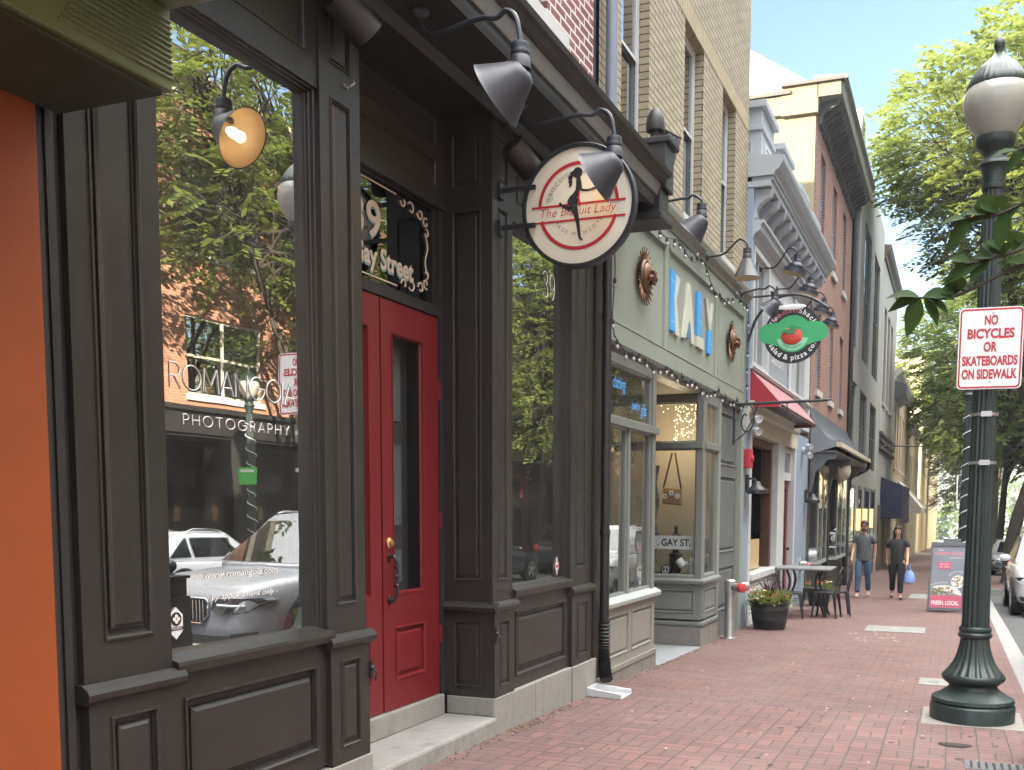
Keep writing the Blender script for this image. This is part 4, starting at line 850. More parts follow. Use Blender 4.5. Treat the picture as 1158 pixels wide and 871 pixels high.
for y, top in ((15.42, 7.5), (17.15, 7.45), (19.05, 7.38), (20.8, 7.32)):
    w_ = 1.05; x = -2.90
    b = B(); b.box(-4.6, y, 6.5, x, y + w_, top - .42); b.box(-4.62, y - .03, top - .42, x + .03, y + w_ + .03, top - .34); b.box(-4.6, y, top - .34, x, y + w_, top - .10); b.box(-4.66, y - .06, top - .10, x + .07, y + w_ + .06, top)
    b.lrect(SOUTH(y), (-4.3, x - .14, 6.75, top - .55), [(0, .001), (.0, .014), (.03, .014), (.035, .002)]); dm = b.build('dormer', PALEB, pz, bevel=.008)
    b = B(); b.lrect(EAST, (y + .22, y + w_ - .22, 6.8, top - .55), [(0, x + .002), (0, x + .03), (.05, x + .03), (.05, x - .0), ], False); f = b.build('dormer_window', WHT, dm) if False else b.build('dormer_window', WHT, pz)
    b = B(); b.plate(EAST, y + .26, y + w_ - .26, 6.84, top - .59, x + .012); b.build('pane', GLU, f)
b = B(); b.box(-14, 15.26, -.9, -5.6, 22.1, 6.5); b.box(-5.6, 15.3, 3.1, -3.32, 22.1, 6.6); b.extr_y([(-14, 6.5), (-3.3, 6.7), (-4.2, 7.2), (-14, 7.6)], 15.3, 22.1); b.build('roof', M('slate_roof', (.12, .125, .135), .7, var=.2, vs=6), pz)

def sec_camera(x, y, z, label):
    t = thing('security_camera', label, 'security camera', (x, y, z), group='white double headed security cameras')
    b = B(); b.lathe([(.07, 0), (.07, .03), (.05, .045)], (x, y, z), (1, 0, 0), 16); b.tube([(x + .04, y, z), (x + .12, y - .02, z)], .025, 8); b.build('mount', WHT, t, smooth=True)
    for s in (-1, 1):
        c = Vector((x + .13, y - .06, z + s * .085)); d = Vector((.55, -.8, -.25 + s * .1))
        b = B(); b.lathe([(.02, -.11), (.045, -.10), (.052, -.02), (.056, .08), (.058, .10), (.046, .10), (.044, .085)], c, d, 16); b.tube([(x + .12, y - .02, z), c], .02, 6); b.build('head', WHT, t, smooth=True)
sec_camera(F, 15.42, 2.72, 'white double security camera under the near end of the red awning')
sec_camera(F, 21.3, 2.65, 'white double security camera below the black ribbed canopy')
def wall_light(x, y, z, label):
    t = thing('wall_lantern', label, 'wall lamp', (x, y, z), group='small dark downlights on the blue pilasters')
    b = B(); b.box(x, y - .07, z - .1, x + .03, y + .07, z + .16); b.tube([(x + .03, y, z + .1), (x + .12, y, z + .1), (x + .15, y, z + .03)], .02, 6); b.build('bracket', METB, t)
    b = B(); b.lathe([(.04, .06), (.06, .04), (.07, 0), (.15, -.07), (.155, -.13)], (x + .16, y, z), n=16, c1=False); b.build('shade', METB, t, smooth=True)
wall_light(F - .0, 15.34, 1.80, 'small dark downlight near the serving window under the alarm box')
wall_light(F - .0, 21.8, 1.70, 'small dark downlight on the blue-grey pilaster past the red door')
b = B(); b.box(F - .01, 15.12, 2.06, F + .09, 15.36, 2.34); b.lathe([(.05, 0), (.05, .03), (.02, .035)], (F + .09, 15.24, 2.2), (1, 0, 0), 12)
base('alarm_box', 'red fire alarm box on the pale pilaster by the grey side door', 'fire alarm', M('alarm_red', (.45, .03, .05), .45), b, bevel=.01)

# fire hose connections
def standpipe():
    x, y = -2.86, 13.62; t = thing('standpipe', 'steel fire hose standpipe with a red cap rising from the brick paving', 'standpipe', (x, y, gz(y)))
    b = B(); z = gz(y); b.lathe([(.12, 0), (.12, .015), (.075, .02), (.07, .03), (.07, .62), (.078, .63), (.078, .80), (.06, .82)], (x, y, z), n=20); b.build('pipe', STEEL, t, smooth=True)
    for s in (-1, 1):
        a = Vector((.75, s * .55, 0)); b = B(); b.lathe([(.05, 0), (.05, .12), (.062, .13), (.062, .17)], Vector((x, y, z + .72)) + a * .03, a, 14); b.build('outlet', STEEL, t, smooth=True)
        b = B(); b.lathe([(.066, .17), (.066, .23), (.03, .245)], Vector((x, y, z + .72)) + a * .03, a, 14); b.build('cap', M('cap_red', (.50, .05, .06), .5) if s == -1 else STEEL, t, smooth=True)
standpipe()
x, y, z = F, 21.35, .28
t = thing('hose_inlet', 'wall mounted fire hose inlet with a faded red cap', 'standpipe', (x, y, z))
b = B(); b.lathe([(.16, 0), (.16, .02), (.07, .03), (.065, .14)], (x, y, z), (1, 0, 0), 18); b.build('plate', STEEL, t, smooth=True)
b = B(); b.lathe([(.05, .10), (.05, .2)], (x, y, z), (.8, -.5, -.1), 14); b.build('outlet', STEEL, t, smooth=True)
b = B(); b.lathe([(.065, .2), (.065, .27), (.03, .28)], (x, y, z), (.8, -.5, -.1), 14); b.build('cap', M('faded_red', (.55, .20, .18), .6), t, smooth=True)
GP_ = 'bell shaded lamps over the pizza shop'
for i, (y, lab) in enumerate(((16.05, 'charcoal bell shaded lamp highest over the pizza shop'), (17.62, 'charcoal bell shaded lamp second along the pizza shop front'), (19.45, 'charcoal bell shaded lamp third along the pizza shop front'), (20.85, 'charcoal bell shaded lamp farthest along the pizza shop front'))):
    gooseneck((F, y, 5.20), (-2.42, y, 5.36), 'dome', lab, 18, GP_, rise=.12)

# ------------------------------------------------------------------ generic row buildings
def row_building(name, label, cat, fr, y0, y1, X, top, wall, floors, trim, depth=9, zb=None, glass=GLU, sill=LIME, ground=None, roof=ROOF, base_z=3.4, cornice=.25):
    """fr.depth=0 is the facade plane; floors = [(z0, z1, [(y0,y1),...], mullions)]"""
    zb = zb if zb is not None else gz(y1) - .6
    t = thing(name, label, cat, (X, (y0 + y1) / 2, gz((y0 + y1) / 2)))
    H = [(a, c, z0, z1) for z0, z1, ws, mu in floors for a, c in ws]
    b = B(); b.plate(fr, y0, y1, base_z, top, 0, H)
    for h in H: b.lrect(fr, h, [(0, 0), (0, -.14)], False)
    for a in (y0, y1): b.quad(fr.p(a, zb, 0), fr.p(a, top, 0), fr.p(a, top, -depth), fr.p(a, zb, -depth))
    b.quad(fr.p(y0, zb, -depth), fr.p(y1, zb, -depth), fr.p(y1, top, -depth), fr.p(y0, top, -depth)); b.build('wall', wall, t)
    b = B(); b.fbox(fr, y0, y1, top - .02, top + .03, -depth, -.05); b.quad(fr.p(y0, base_z, -.6), fr.p(y1, base_z, -.6), fr.p(y1, top, -.6), fr.p(y0, top, -.6)); b.build('roof', roof, t)
    if cornice:
        b = B(); b.rings([[fr.p(a, top + z, d) for z, d in ((-.45, -.1), (-.45, .06), (-.3, .08), (-.12, cornice), (.06, cornice + .06), (.1, -.1))] for a in (y0 - .03, y1 + .03)]); b.build('cornice', trim, t)
    for z0, z1, ws, mu in floors:
        for a, c in ws:
            b = B(); b.lrect(fr, (a, c, z0, z1), [(0, -.07), (.06, -.07), (.06, -.10)], False)
            for m in range(1, mu + 1): q = a + (c - a) * m / (mu + 1); b.fbox(fr, q - .03, q + .03, z0, z1, -.11, -.065)
            b.fbox(fr, a + .06, c - .06, (z0 + z1) / 2 - .03, (z0 + z1) / 2 + .03, -.11, -.075)
            f = b.build('window', trim, t)
            b = B(); b.plate(fr, a + .04, c - .04, z0 + .04, z1 - .04, -.095); b.build('pane', glass, f)
            if sill: b = B(); b.fbox(fr, a - .06, c + .06, z0 - .14, z0 - .003, -.1, .06); b.build('window_sill', sill, f)
    if ground:
        gm, bays, gg = ground; zg = zb
        b = B(); b.fbox(fr, y0, y1, base_z - .55, base_z + .0, -.5, .05); b.fbox(fr, y0 - .02, y1 + .02, base_z - .0, base_z + .12, -.3, .16)
        n = len(bays); 
        b.build('shop_fascia', gm, t)
        edges = [y0] + [e for bb_ in bays for e in bb_[:2]] + [y1]
        b = B()
        for i in range(0, len(edges), 2):
            if edges[i + 1] - edges[i] > .02: b.fbox(fr, edges[i], edges[i + 1], zb, base_z - .55, -.5, .03)
        b.build('shop_pillar', gm, t)
        for a, c, zz in bays:
            if zz is not None: b = B(); b.fbox(fr, a, c, zb, zz, -.4, -.02); b.build('stall_riser', gm, t)
            b = B(); b.lrect(fr, (a, c, zz if zz is not None else zb, base_z - .55), [(0, -.02), (.07, -.02), (.07, -.06)], False); f = b.build('shop_window', gm, t)
            b = B(); b.plate(fr, a + .05, c - .05, (zz if zz is not None else zb) + .05, base_z - .6, -.05); b.build('pane', gg, f)
        b = B(); b.quad(fr.p(y0, zb, -3), fr.p(y1, zb, -3), fr.p(y1, base_z, -3), fr.p(y0, base_z, -3)); b.quad(fr.p(y0, base_z - .5, -3), fr.p(y1, base_z - .5, -3), fr.p(y1, base_z - .5, -.4), fr.p(y0, base_z - .5, -.4)); b.build('shop_interior', DARKIN, t)
    return t
EF = Fr((F, 0, 0), (0, 1, 0), (0, 0, 1), (1, 0, 0))
# red brick building with the heavy bracketed cornice
rb = row_building('brick_building', 'old red brick building with a deep bracketed black cornice and stucco side wall', 'building', EF, 22.18, 29.9, F, 9.75, BROLD,
    [(7.18, 9.2, [(22.95, 23.75), (25.3, 26.1), (27.6, 28.4)], 0), (4.1, 6.0, [(22.95, 23.75), (25.3, 26.1), (27.6, 28.4)], 0)], BLUEG, base_z=3.3, sill=LIME, cornice=0, zb=-1.4)
b = B(); b.box(-14, 22.14, 6.4, F - .02, 22.176, 9.75); b.quad((-14, 22.13, 6.4), (F - .03, 22.13, 6.4), (F - .03, 22.13, 9.9), (-14, 22.13, 9.9)); b.build('stucco_wall', STUC, rb)
b = B(); b.box(-14, 22.05, 9.74, -3.6, 22.3, 10.15); b.build('parapet', M('parapet_stone', (.20, .165, .12), .85, var=.25, vs=3, bump=.4, bs=14), rb, bevel=.02)
b = B(); b.box(-14, 22.0, 10.15, -3.55, 22.35, 10.22); b.box(-3.75, 21.98, 10.30, -2.45, 22.2, 10.36); b.build('parapet_cap', M('dark_coping', (.10, .085, .075), .7), rb)
b = B(); b.box(-3.75, 22.04, 9.72, -2.98, 22.3, 10.3); b.box(-3.0, 22.04, 10.02, -2.52, 22.12, 10.3); b.build('cornice_end', STUC, rb)
b = B(); b.extr_y([(-3.1, 9.75), (-2.98, 9.75), (-2.95, 9.98), (-2.50, 10.05), (-2.48, 10.30), (-2.40, 10.36), (-2.40, 10.42), (-3.1, 10.5)], 22.1, 29.95); b.build('cornice', M('grey_green_cornice', (.17, .175, .15), .6, var=.2, vs=4), rb)
y = 22.28
while y < 29.8:
    b = B(); b.prism([(F + .005, 9.52), (F + .06, 9.55), (F + .10, 9.72), (F + .26, 9.84), (F + .42, 9.90), (F + .44, 10.03), (F + .005, 10.0)], SOUTH(y), -.10, 0); b.build('bracket', M('cornice_bracket', (.085, .085, .085), .6) if y < 22.3 else bpy.data.materials['cornice_bracket'], rb); y += .29
b = B(); b.tube([(-3.6, 22.10, 8.75), (-3.9, 22.08, 8.75), (-3.9, 22.08, 6.9)], .015, 6); b.tube([(-3.9, 22.05, 8.75), (-5.2, 22.05, 8.72)], .012, 5); b.cyl((-3.9, 22.06, 6.75), (-3.9, 22.06, 6.95), .05); b.tube([(-3.7, 22.05, 8.85), (-3.7, 22.05, 8.5), (-4.1, 21.95, 8.1)], .012, 5); b.build('service_cable', METB, rb)
b = B(); b.tube([(-2.94, 30.0, 9.9), (-2.94, 30.0, 3.4), (-2.94, 30.0, -1.0)], .07, 10); b.build('downpipe', METB, rb, smooth=True)
# its ground floor with the ribbed black canopy
pts = [(-2.98, 3.62)] + [(-2.98 + .60 * (t ** 1.0), 3.62 - .72 * (1 - (1 - t) ** 2.2)) for t in [i / 8 for i in range(1, 9)]]
b = B(); y = 22.25
while y < 30.4:
    b.rings([[(x, y + dy, z + dz) for dy, dz in ((0, 0), (.045, .0), (.06, .035), (.09, .035), (.105, 0), (.15, 0))] for x, z in pts], False, False, False); y += .15
b.build('ribbed_canopy', RIBM, rb)
CG = M('canopy_grey', (.20, .215, .23), .5)
for y in (22.22, 30.42): b = B(); b.prism([(x, z) for x, z in pts] + [(-2.38, 2.80), (-2.98, 2.62)], SOUTH(y), -.03, 0); b.build('canopy_side', CG, rb)
b = B(); b.box(-2.42, 22.2, 2.78, -2.33, 30.45, 2.88); b.build('gutter', M('cream_gutter', (.50, .46, .36), .5), rb); b = B(); b.tube(spline([(-2.38, 30.3, 2.80), (-2.42, 30.35, 2.6), (-2.7, 30.5, 2.45), (-2.9, 30.6, 2.35), (-2.93, 30.6, 2.0)], 6), .05, 8); b.build('gutter_outlet', METB, rb, smooth=True)
b = B(); b.box(-3.0, 22.25, 2.66, -2.42, 30.4, 2.70); b.build('canopy_soffit', GREYD, rb)
for y in (22.30, 25.6, 29.9):
    b = B(); b.prism([(-2.985, 2.64), (-2.42, 2.64), (-2.45, 2.52), (-2.62, 2.50), (-2.72, 2.36), (-2.86, 2.25), (-2.93, 1.85), (-2.985, 1.80)], SOUTH(y), -.10, 0); b.build('canopy_bracket', GREYD, rb, bevel=.01)
b = B(); b.ball((-2.72, 26.3, 2.42), (.22, .75, .28), 16, 8); b.build('rolled_shade', M('cream_canvas', (.50, .47, .40), .85, var=.1), rb, smooth=True)
b = B()
for y0, y1 in ((22.18, 22.75), (24.9, 25.2), (26.3, 26.6), (29.5, 30.0)): b.fbox(EAST, y0, y1, -1.4, 2.66, -3.3, F - .02)
b.fbox(EAST, 22.7, 25.0, -1.4, .18, -3.3, F - .06); b.fbox(EAST, 26.5, 29.6, -1.4, .12, -3.3, F - .06); b.fbox(EAST, 22.2, 29.9, 2.66, 3.3, -3.3, F - .01); b.build('shop_pillar', M('black_shop_paint', (.032, .033, .034), .45, var=.15), rb, bevel=.01)
for i, (y0, y1, z0) in enumerate(((22.75, 24.9, .18), (26.6, 29.5, .12))):
    b = B(); b.rings([[EAST.p(a, z, dd) for a, dd in ((y0, -3.1), (y0 + .25, -2.85), (y1 - .25, -2.85), (y1, -3.1))] for z in (z0, z0 + .08)]); b.rings([[EAST.p(a, z, dd) for a, dd in ((y0, -3.1), (y0 + .25, -2.85), (y1 - .25, -2.85), (y1, -3.1))] for z in (2.3, 2.45)])
    for a, dd in ((y0 + .02, -3.08), (y0 + .27, -2.87), ((y0 + y1) / 2, -2.87), (y1 - .27, -2.87)): b.fbox(EAST, a - .03, a + .03, z0 + .08, 2.3, dd - .05, dd + .01)
    f = b.build('bay_window', M('bay_trim', (.30, .32, .30), .5), rb)
    b = B(); b.rings([[EAST.p(a, z, dd) for a, dd in ((y0, -3.1), (y0 + .25, -2.87), (y1 - .25, -2.87), (y1, -3.1))] for z in (z0 + .06, 2.32)], False, False, False); b.build('pane', GLB, f)
b = B(); b.fbox(EAST, 25.2, 26.3, -1.2, 2.2, -3.7, -3.6); b.build('shop_door', GREYD, rb)
b = B(); b.quad((-4.4, 22.2, -1), (-4.4, 29.9, -1), (-4.4, 29.9, 3), (-4.4, 22.2, 3)); b.build('interior', DARKIN, rb)

# white gabled rooftop far behind
t = thing('white_gable_building', 'bright white clad building rising behind the stucco wall', 'building', (-11, 27, gz(27)))
b = B(); b.rings([[(-16, y, 9), (-3.45, y, 9), (-3.45, y, 11.45), (-16, y, 19.7)] for y in (25.0, 29.0)]); b.build('wall', WHT, t)
b = B()
for k in range(19): x = -15.5 + .64 * k; b.box(x, 24.975, 9, x + .035, 24.998, 11.45 + (-3.45 - x) * .655 - .7)
b.build('cladding_seam', M('seam_grey', (.55, .56, .57), .6), t)

# grey stucco building with tall studio windows
gb = row_building('grey_building', 'grey stucco building with tall narrow studio windows', 'building', EF, 30.12, 42.6, F, 12.4, GREYB,
    [(6.3, 10.6, [(31.0, 32.7), (33.9, 36.6), (38.0, 40.8)], 2), (2.9, 5.3, [(31.0, 32.7), (33.9, 36.6), (38.0, 40.8)], 1)], GREYD, base_z=-1.7, sill=None, cornice=.0, zb=-1.9,)
b = B(); b.rings([[(F + .02, y, z) for y, z in ((31.2, 12.3), (33.0, 12.3), (32.7, 13.35), (31.9, 13.35))], [(F - 5, y, z) for y, z in ((31.2, 12.3), (33.0, 12.3), (32.7, 13.35), (31.9, 13.35))]]); b.build('roof_dormer', WHT, gb)
b = B(); b.plate(EAST, 31.8, 32.6, 12.45, 13.1, F + .03); b.build('dormer_pane', GLU, gb)
for a, c in ((31.2, 33.0), (34.2, 35.4), (36.6, 38.6), (39.4, 41.4)):
    b = B(); b.lrect(EAST, (a, c, -1.3, 2.2), [(0, F + .002), (0, F + .03), (.12, F + .03), (.12, F + .004)], False); f = b.build('shop_window', GREYD, gb)
    b = B(); b.plate(EAST, a + .1, c - .1, -1.2, 2.1, F + .012); b.build('pane', GLU, f)
for y in (33.6, 36.0, 39.0):
    b = B(); b.fbox(EAST, y - .1, y + .1, .75, 1.45, F + .03, F + .15); b.build('lit_sconce', Mlit('sconce_glow', (1.0, .66, .28), .28) if y < 34 else bpy.data.materials['sconce_glow'], gb)
# grey building with the projecting brick bay
g2 = row_building('brick_bay_building', 'grey building with dark brick window bay and small sill blocks', 'building', EF, 42.7, 52.4, F, 11.9, GREYB,
    [(5.9, 9.8, [(44.0, 45.4), (46.2, 47.6), (48.4, 49.8)], 0)], M('dark_bay_brick', (.14, .10, .08), .8), base_z=-1.9, zb=-2.0, cornice=.2, sill=LIME)
b = B()
for z in (3.9, 4.2, 4.5): b.fbox(EAST, 42.9, 52.2, z, z + .12, F, F + .12)
b.build('string_course', M('dark_band', (.10, .09, .085), .7), g2)
b = B(); b.fbox(EAST, 43.3, 45.6, -1.8, 1.6, F, F + .06); b.fbox(EAST, 47, 52, -1.8, 1.6, F, F + .05); b.build('timber_front', M('brown_front', (.13, .085, .06), .6, var=.3), g2)
b = B(); xx = -2.1
b.rings([[(F + .02, y, 2.8), (xx, y, 2.45), (xx, y, 1.05), (F + .02, y, 1.05)] for y in (44.6, 51.6)]); b.build('awning', NAVY, g2)
b = B(); b.extr_y([(F + .02, 1.05), (F + .02, 1.06), (xx + .02, 1.06), (xx + .02, .8), (xx + .012, .8), (xx + .012, 1.05)], 44.6, 51.6); b.build('awning_valance', NAVY, g2)
b = B(); b.tube([(F, 43.4, 4.05), (-1.3, 43.4, 4.0)], .03, 6); b.build('flag_bracket', METB, g2)
# warm brick building further on with a bracketed cornice at mid height
g3 = row_building('tan_brick_building', 'tan brick building with a dark mid height cornice far along the row', 'building', EF, 52.6, 70, F, 8.3, TAN,
    [(3.6, 6.6, [(53.6, 54.6), (56.0, 57.0), (58.4, 59.4), (61.5, 62.5), (64, 65), (66.5, 67.5)], 0)], CREAM, base_z=-2.2, zb=-2.5, cornice=.3)
b = B(); b.extr_y([(F, 6.9), (F + .5, 7.2), (F + .55, 7.6), (F, 7.8)], 52.6, 57.5); b.build('upper_cornice', GREYD, g3)
b = B(); b.rings([[(F + .02, y, 3.0), (-1.7, y, 1.5), (-1.7, y, 1.2), (F + .02, y, 1.2)] for y in (58, 69)]); b.build('awning', M('striped_canvas', (.42, .40, .35), .8, var=.25, vs=9), g3)
for y in (54, 58.6, 63, 67): b = B(); b.lrect(EAST, (y, y + 2.6, -1.7, 1.1), [(0, F + .002), (0, F + .04), (.15, F + .04), (.15, F + .006)]); b.build('shop_window', CREAM, g3)
# sunlit corner building beyond the side street
g4 = row_building('corner_building', 'tall sunlit yellow corner building at the end of the row', 'building', EF, 97.8, 125, F, 15.5, YSTUC, [(5, 7.5, [(99 + 3 * k, 100.4 + 3 * k) for k in range(8)], 0), (9, 11.5, [(99 + 3 * k, 100.4 + 3 * k) for k in range(8)], 0)], CREAM, base_z=-3.4, zb=-4, cornice=.4)
b = B(); s4 = SOUTH(97.75)
for x in (-6.2, -4.6):
    for z in (2.5, 6.6, 10.6): b.lrect(s4, (x, x + .9, z, z + 2), [(0, .0), (0, .08), (.14, .08), (.14, .02)])
b.build('side_window', CREAM, g4)
b = B(); b.fbox(s4, -12, -3.0, 1.2, 1.5, .0, .12); b.fbox(s4, -12, -3.0, 8.8, 9.1, 0, .15)
for x in (-3.6, -5.3, -7): b.fbox(s4, x, x + .5, -3.4, 15, 0, .1)
b.build('stone_band', YSTUC, g4)
row_building('distant_building', 'long pale building beyond the corner building', 'building', EF, 126, 190, F, 12, YSTUC, [(4, 6.5, [(128 + 4 * k, 129.6 + 4 * k) for k in range(15)], 0)], CREAM, base_z=-4.5, zb=-5.2)
# mid row between tan building and side street
row_building('low_tan_shop', 'low tan shop just before the side street', 'building', EF, 70.2, 89.5, F, 7.2, M('warm_render', (.46, .38, .25), .85, var=.15, vs=1), [(2.8, 5.2, [(72 + 3 * k, 73.3 + 3 * k) for k in range(6)], 0)], CREAM, base_z=-2.6, zb=-3.2, cornice=.3)

# ------------------------------------------------------------------ the other side of the street
W = Fr((12.0, 0, 0), (0, 1, 0), (0, 0, 1), (-1, 0, 0)); P5 = lambda a, n, p, w_: [(a + p * i, a + p * i + w_) for i in range(n)]
row_building('brick_block', 'orange brick block across the street with paired windows over dark shops', 'building', W, 7.6, 33.6, 12, 11.6, BROPP, [(4.15, 6.1, P5(11.4, 6, 3.8, 2.7), 1), (7.6, 9.9, P5(11.4, 6, 3.8, 2.7), 1)], CREAM, base_z=3.75, zb=-1.3, cornice=.35, ground=(BLK2, [(8.2, 11, .3), (11.6, 14.6, .2), (15.2, 16.4, None), (17, 20.6, .2), (21.2, 24.8, .2), (25.4, 26.6, None), (27.2, 33, .2)], GLOPP))
row_building('cream_block', 'cream painted block across the street', 'building', W, 33.8, 52, 12, 10.2, M('cream_render', (.50, .45, .35), .8, var=.1), [(4.5, 6.6, P5(34.8, 6, 2.9, 1.2), 0), (7.4, 9.0, P5(34.8, 6, 2.9, 1.2), 0)], WHT, base_z=3.2, zb=-1.9, ground=(M('maroon_front', (.12, .03, .03), .5), [(34.4, 38, -.6), (38.6, 42, -.6), (43, 46, -.6), (46.6, 51.4, -.6)], GLOPP))
row_building('red_brick_row', 'red brick row across the street behind the trees', 'building', W, 52.2, 84, 12, 11, BROPP, [(4, 6, P5(53.4, 9, 3.4, 1.3), 0), (7.4, 9.4, P5(53.4, 9, 3.4, 1.3), 0)], WHT, base_z=2.8, zb=-2.8, ground=(GREYD, [(53, 60, -1), (61, 68, -1), (69, 76, -1), (77, 83, -1)], GLOPP))
row_building('pale_stone_row', 'pale stone row far down the other side of the street', 'building', W, 98, 180, 12, 12, YSTUC, [(3, 5.4, P5(100, 18, 4.3, 1.6), 0), (7.4, 9.8, P5(100, 18, 4.3, 1.6), 0)], CREAM, base_z=1.5, zb=-5)
row_building('corner_brick_house', 'dark brick house across the street nearest the camera', 'building', W, -22, 7.4, 12, 10, BROLD, [(4, 6, P5(-20, 8, 3.4, 1.3), 0)], WHT, base_z=3.4, zb=-.6, ground=(GREYD, [(-20, -12, .5), (-11, -4, .5), (-3, 6, .5)], GLOPP))
b = B(); b.fbox(W, 22.95, 26.2, 3.22, 3.72, .06, .14); sgn = b.build('shop_sign', M('cream_sign_board', (.66, .58, .42), .5), None); tag(sgn, 'long cream sign board over a dark shop across the street', 'sign')
b = B()
for k in range(5): b.fbox(W, 23.25 + .5 * k, 23.55 + .5 * k, 3.33, 3.6, .141, .15)
b.build('sign_motif', REDS, sgn)

# ------------------------------------------------------------------ trees
def leaf_quad(b, p, d, n, L, w_):
    s = d.cross(n); s = s.normalized() if s.length > 1e-5 else Vector((1, 0, 0))
    b.v += [p, p + d * L * .5 + s * w_ * .5, p + d * L, p + d * L * .5 - s * w_ * .5]; o = len(b.v) - 4; b.f.append((o, o + 1, o + 2, o + 3)); b.mi.append(0)
def tree(name, label, loc, trunk, crown, seed, nspray=800, nl=13, L=.26, mat=None, r0=.2, group=None):
    """trunk: points rel. to loc; crown: list of (cx,cy,cz,rx,ry,rz) rel. to loc"""
    R_ = random.Random(seed); o3 = Vector(loc); t = thing(name, label, 'tree', loc, group=group)
    tb = B(); tp = spline([o3 + Vector(p) for p in trunk], 5); tb.tube(tp, [r0 * (1.25 if i == 0 else 1 - .55 * i / len(tp)) for i in range(len(tp))], 10)
    lb = B(); top = tp[-1]; tot = sum(c[3] * c[4] * c[5] for c in crown); limbs = []
    for c in crown:
        cc = o3 + Vector(c[:3]); start = tp[int(len(tp) * R_.uniform(.55, .95))]
        mid = start.lerp(cc, .55) + Vector((R_.uniform(-.3, .3), R_.uniform(-.3, .3), .35)); pts = spline([start, mid, cc], 6); tb.tube(pts, [r0 * .42 * (1 - .75 * i / len(pts)) for i in range(len(pts))], 7); limbs.append(pts)
        n = int(nspray * c[3] * c[4] * c[5] / tot)
        for k in range(n):
            while True:
                q = Vector((R_.uniform(-1, 1), R_.uniform(-1, 1), R_.uniform(-1, 1)))
                if q.length < 1 and R_.random() < .25 + .75 * q.length ** 2: break
            p = cc + Vector((q.x * c[3], q.y * c[4], q.z * c[5])); out = (p - cc); out.z *= .3
            out = (out.normalized() if out.length > .01 else Vector((1, 0, 0))) + Vector((R_.uniform(-.7, .7), R_.uniform(-.7, .7), R_.uniform(-.35, .25))); out.normalize()
            if k % 7 == 0: a = pts[R_.randrange(len(pts) // 2, len(pts))]; tb.tube([a, a.lerp(p, .5) + Vector((0, 0, .15)), p], [.035, .022, .008], 4)
            nrm = Vector((R_.uniform(-.5, .5), R_.uniform(-.5, .5), 1)).normalized(); side = out.cross(nrm).normalized(); ll = R_.uniform(.5, 1.0)
            for j in range(nl):
                f = (j + .5) / nl; s = 1 if j % 2 else -1
                pos = p + out * ll * f - Vector((0, 0, .22 * ll * f * f)) + side * s * .02
                d = (side * s * .85 + out * .55 + Vector((R_.uniform(-.3, .3), R_.uniform(-.3, .3), R_.uniform(-.35, .1)))).normalized()
                leaf_quad(lb, pos, d, nrm + Vector((R_.uniform(-.4, .4), R_.uniform(-.4, .4), 0)), L * R_.uniform(.7, 1.25), L * .50)
    tb.build('trunk', BARK, t, smooth=True); lb.build('crown', mat or LEAF, t)
    return t
GT = 'street trees'
near = tree('street_tree', 'large leafy tree with a leaning dark trunk in the kerb bump-out', (1.7, 34.8, gz(34.8)), [(0, 0, 0), (.05, 0, 1.5), (.45, 0, 3.2), (1.0, 0, 5.2), (1.5, 0, 7.0)],
            [(-1.6, 0, 14.2, 2.7, 3.6, 2.3), (.6, 0, 15.7, 2.7, 3.4, 2.0), (-.9, -.5, 11.5, 2.4, 3, 1.8), (1.6, 0, 12.6, 3, 3.6, 2.6), (1.2, -1, 9.5, 2.5, 3, 1.6), (3.8, 1, 12, 3, 3.5, 3.4), (-2.7, .3, 13.3, 1.6, 2.2, 1.3), (3.6, 0, 9, 2.6, 2.8, 1.8), (2.2, -1, 7.6, 1.9, 2.2, .9)], 3, 4600, 15, .23, LEAF, .24, GT)
low = tree('street_tree', 'darker tree with low fanned boughs beyond the leaning trunk', (1.9, 50.0, gz(50)), [(0, 0, 0), (.1, 0, 2), (.2, 0, 4), (.4, 0, 6)],
           [(-.6, 0, 10.0, 3.4, 4, 2.4), (-1.2, -1, 7.2, 2.4, 3, 1.3), (2.5, 0, 8.2, 3, 3.5, 2.2), (.2, 1, 12.6, 2.8, 3, 1.8), (.6, -1, 5.6, 2.4, 3, .9), (2.6, 0, 5.2, 2.4, 3, 1.2), (3.4, 0, 11.5, 3, 3, 2.4)], 5, 2100, 15, .25, LEAF2, .2, GT)
far = tree('street_tree', 'bright yellow-green tree far along the near kerb', (2.2, 68.0, gz(68)), [(0, 0, 0), (.1, 0, 2.5), (.1, 0, 5), (.2, 0, 7.5)],
           [(-2.2, 0, 13, 4.0, 5, 4.0), (-2.6, 0, 9.4, 3.0, 4, 1.9), (2, 1, 10.5, 3.4, 4, 3.4), (-1, 0, 17, 3, 3.4, 2.2)], 9, 2000, 15, .32, LEAF, .22, GT)
def again(src, x, y, rz, s, label):
    c = dup(src, (x, y, gz(y)), rz, label, (s, s, s)); return c
again(far, 3.0, 84, 2.1, 1.0, 'pale street tree on the near kerb just before the side street')
again(far, 2.0, 104, 1.0, 1.05, 'pale street tree on the near kerb past the yellow corner building')
again(low, 2.0, 124, 4.0, 1.1, 'farthest dark street tree on the near kerb')
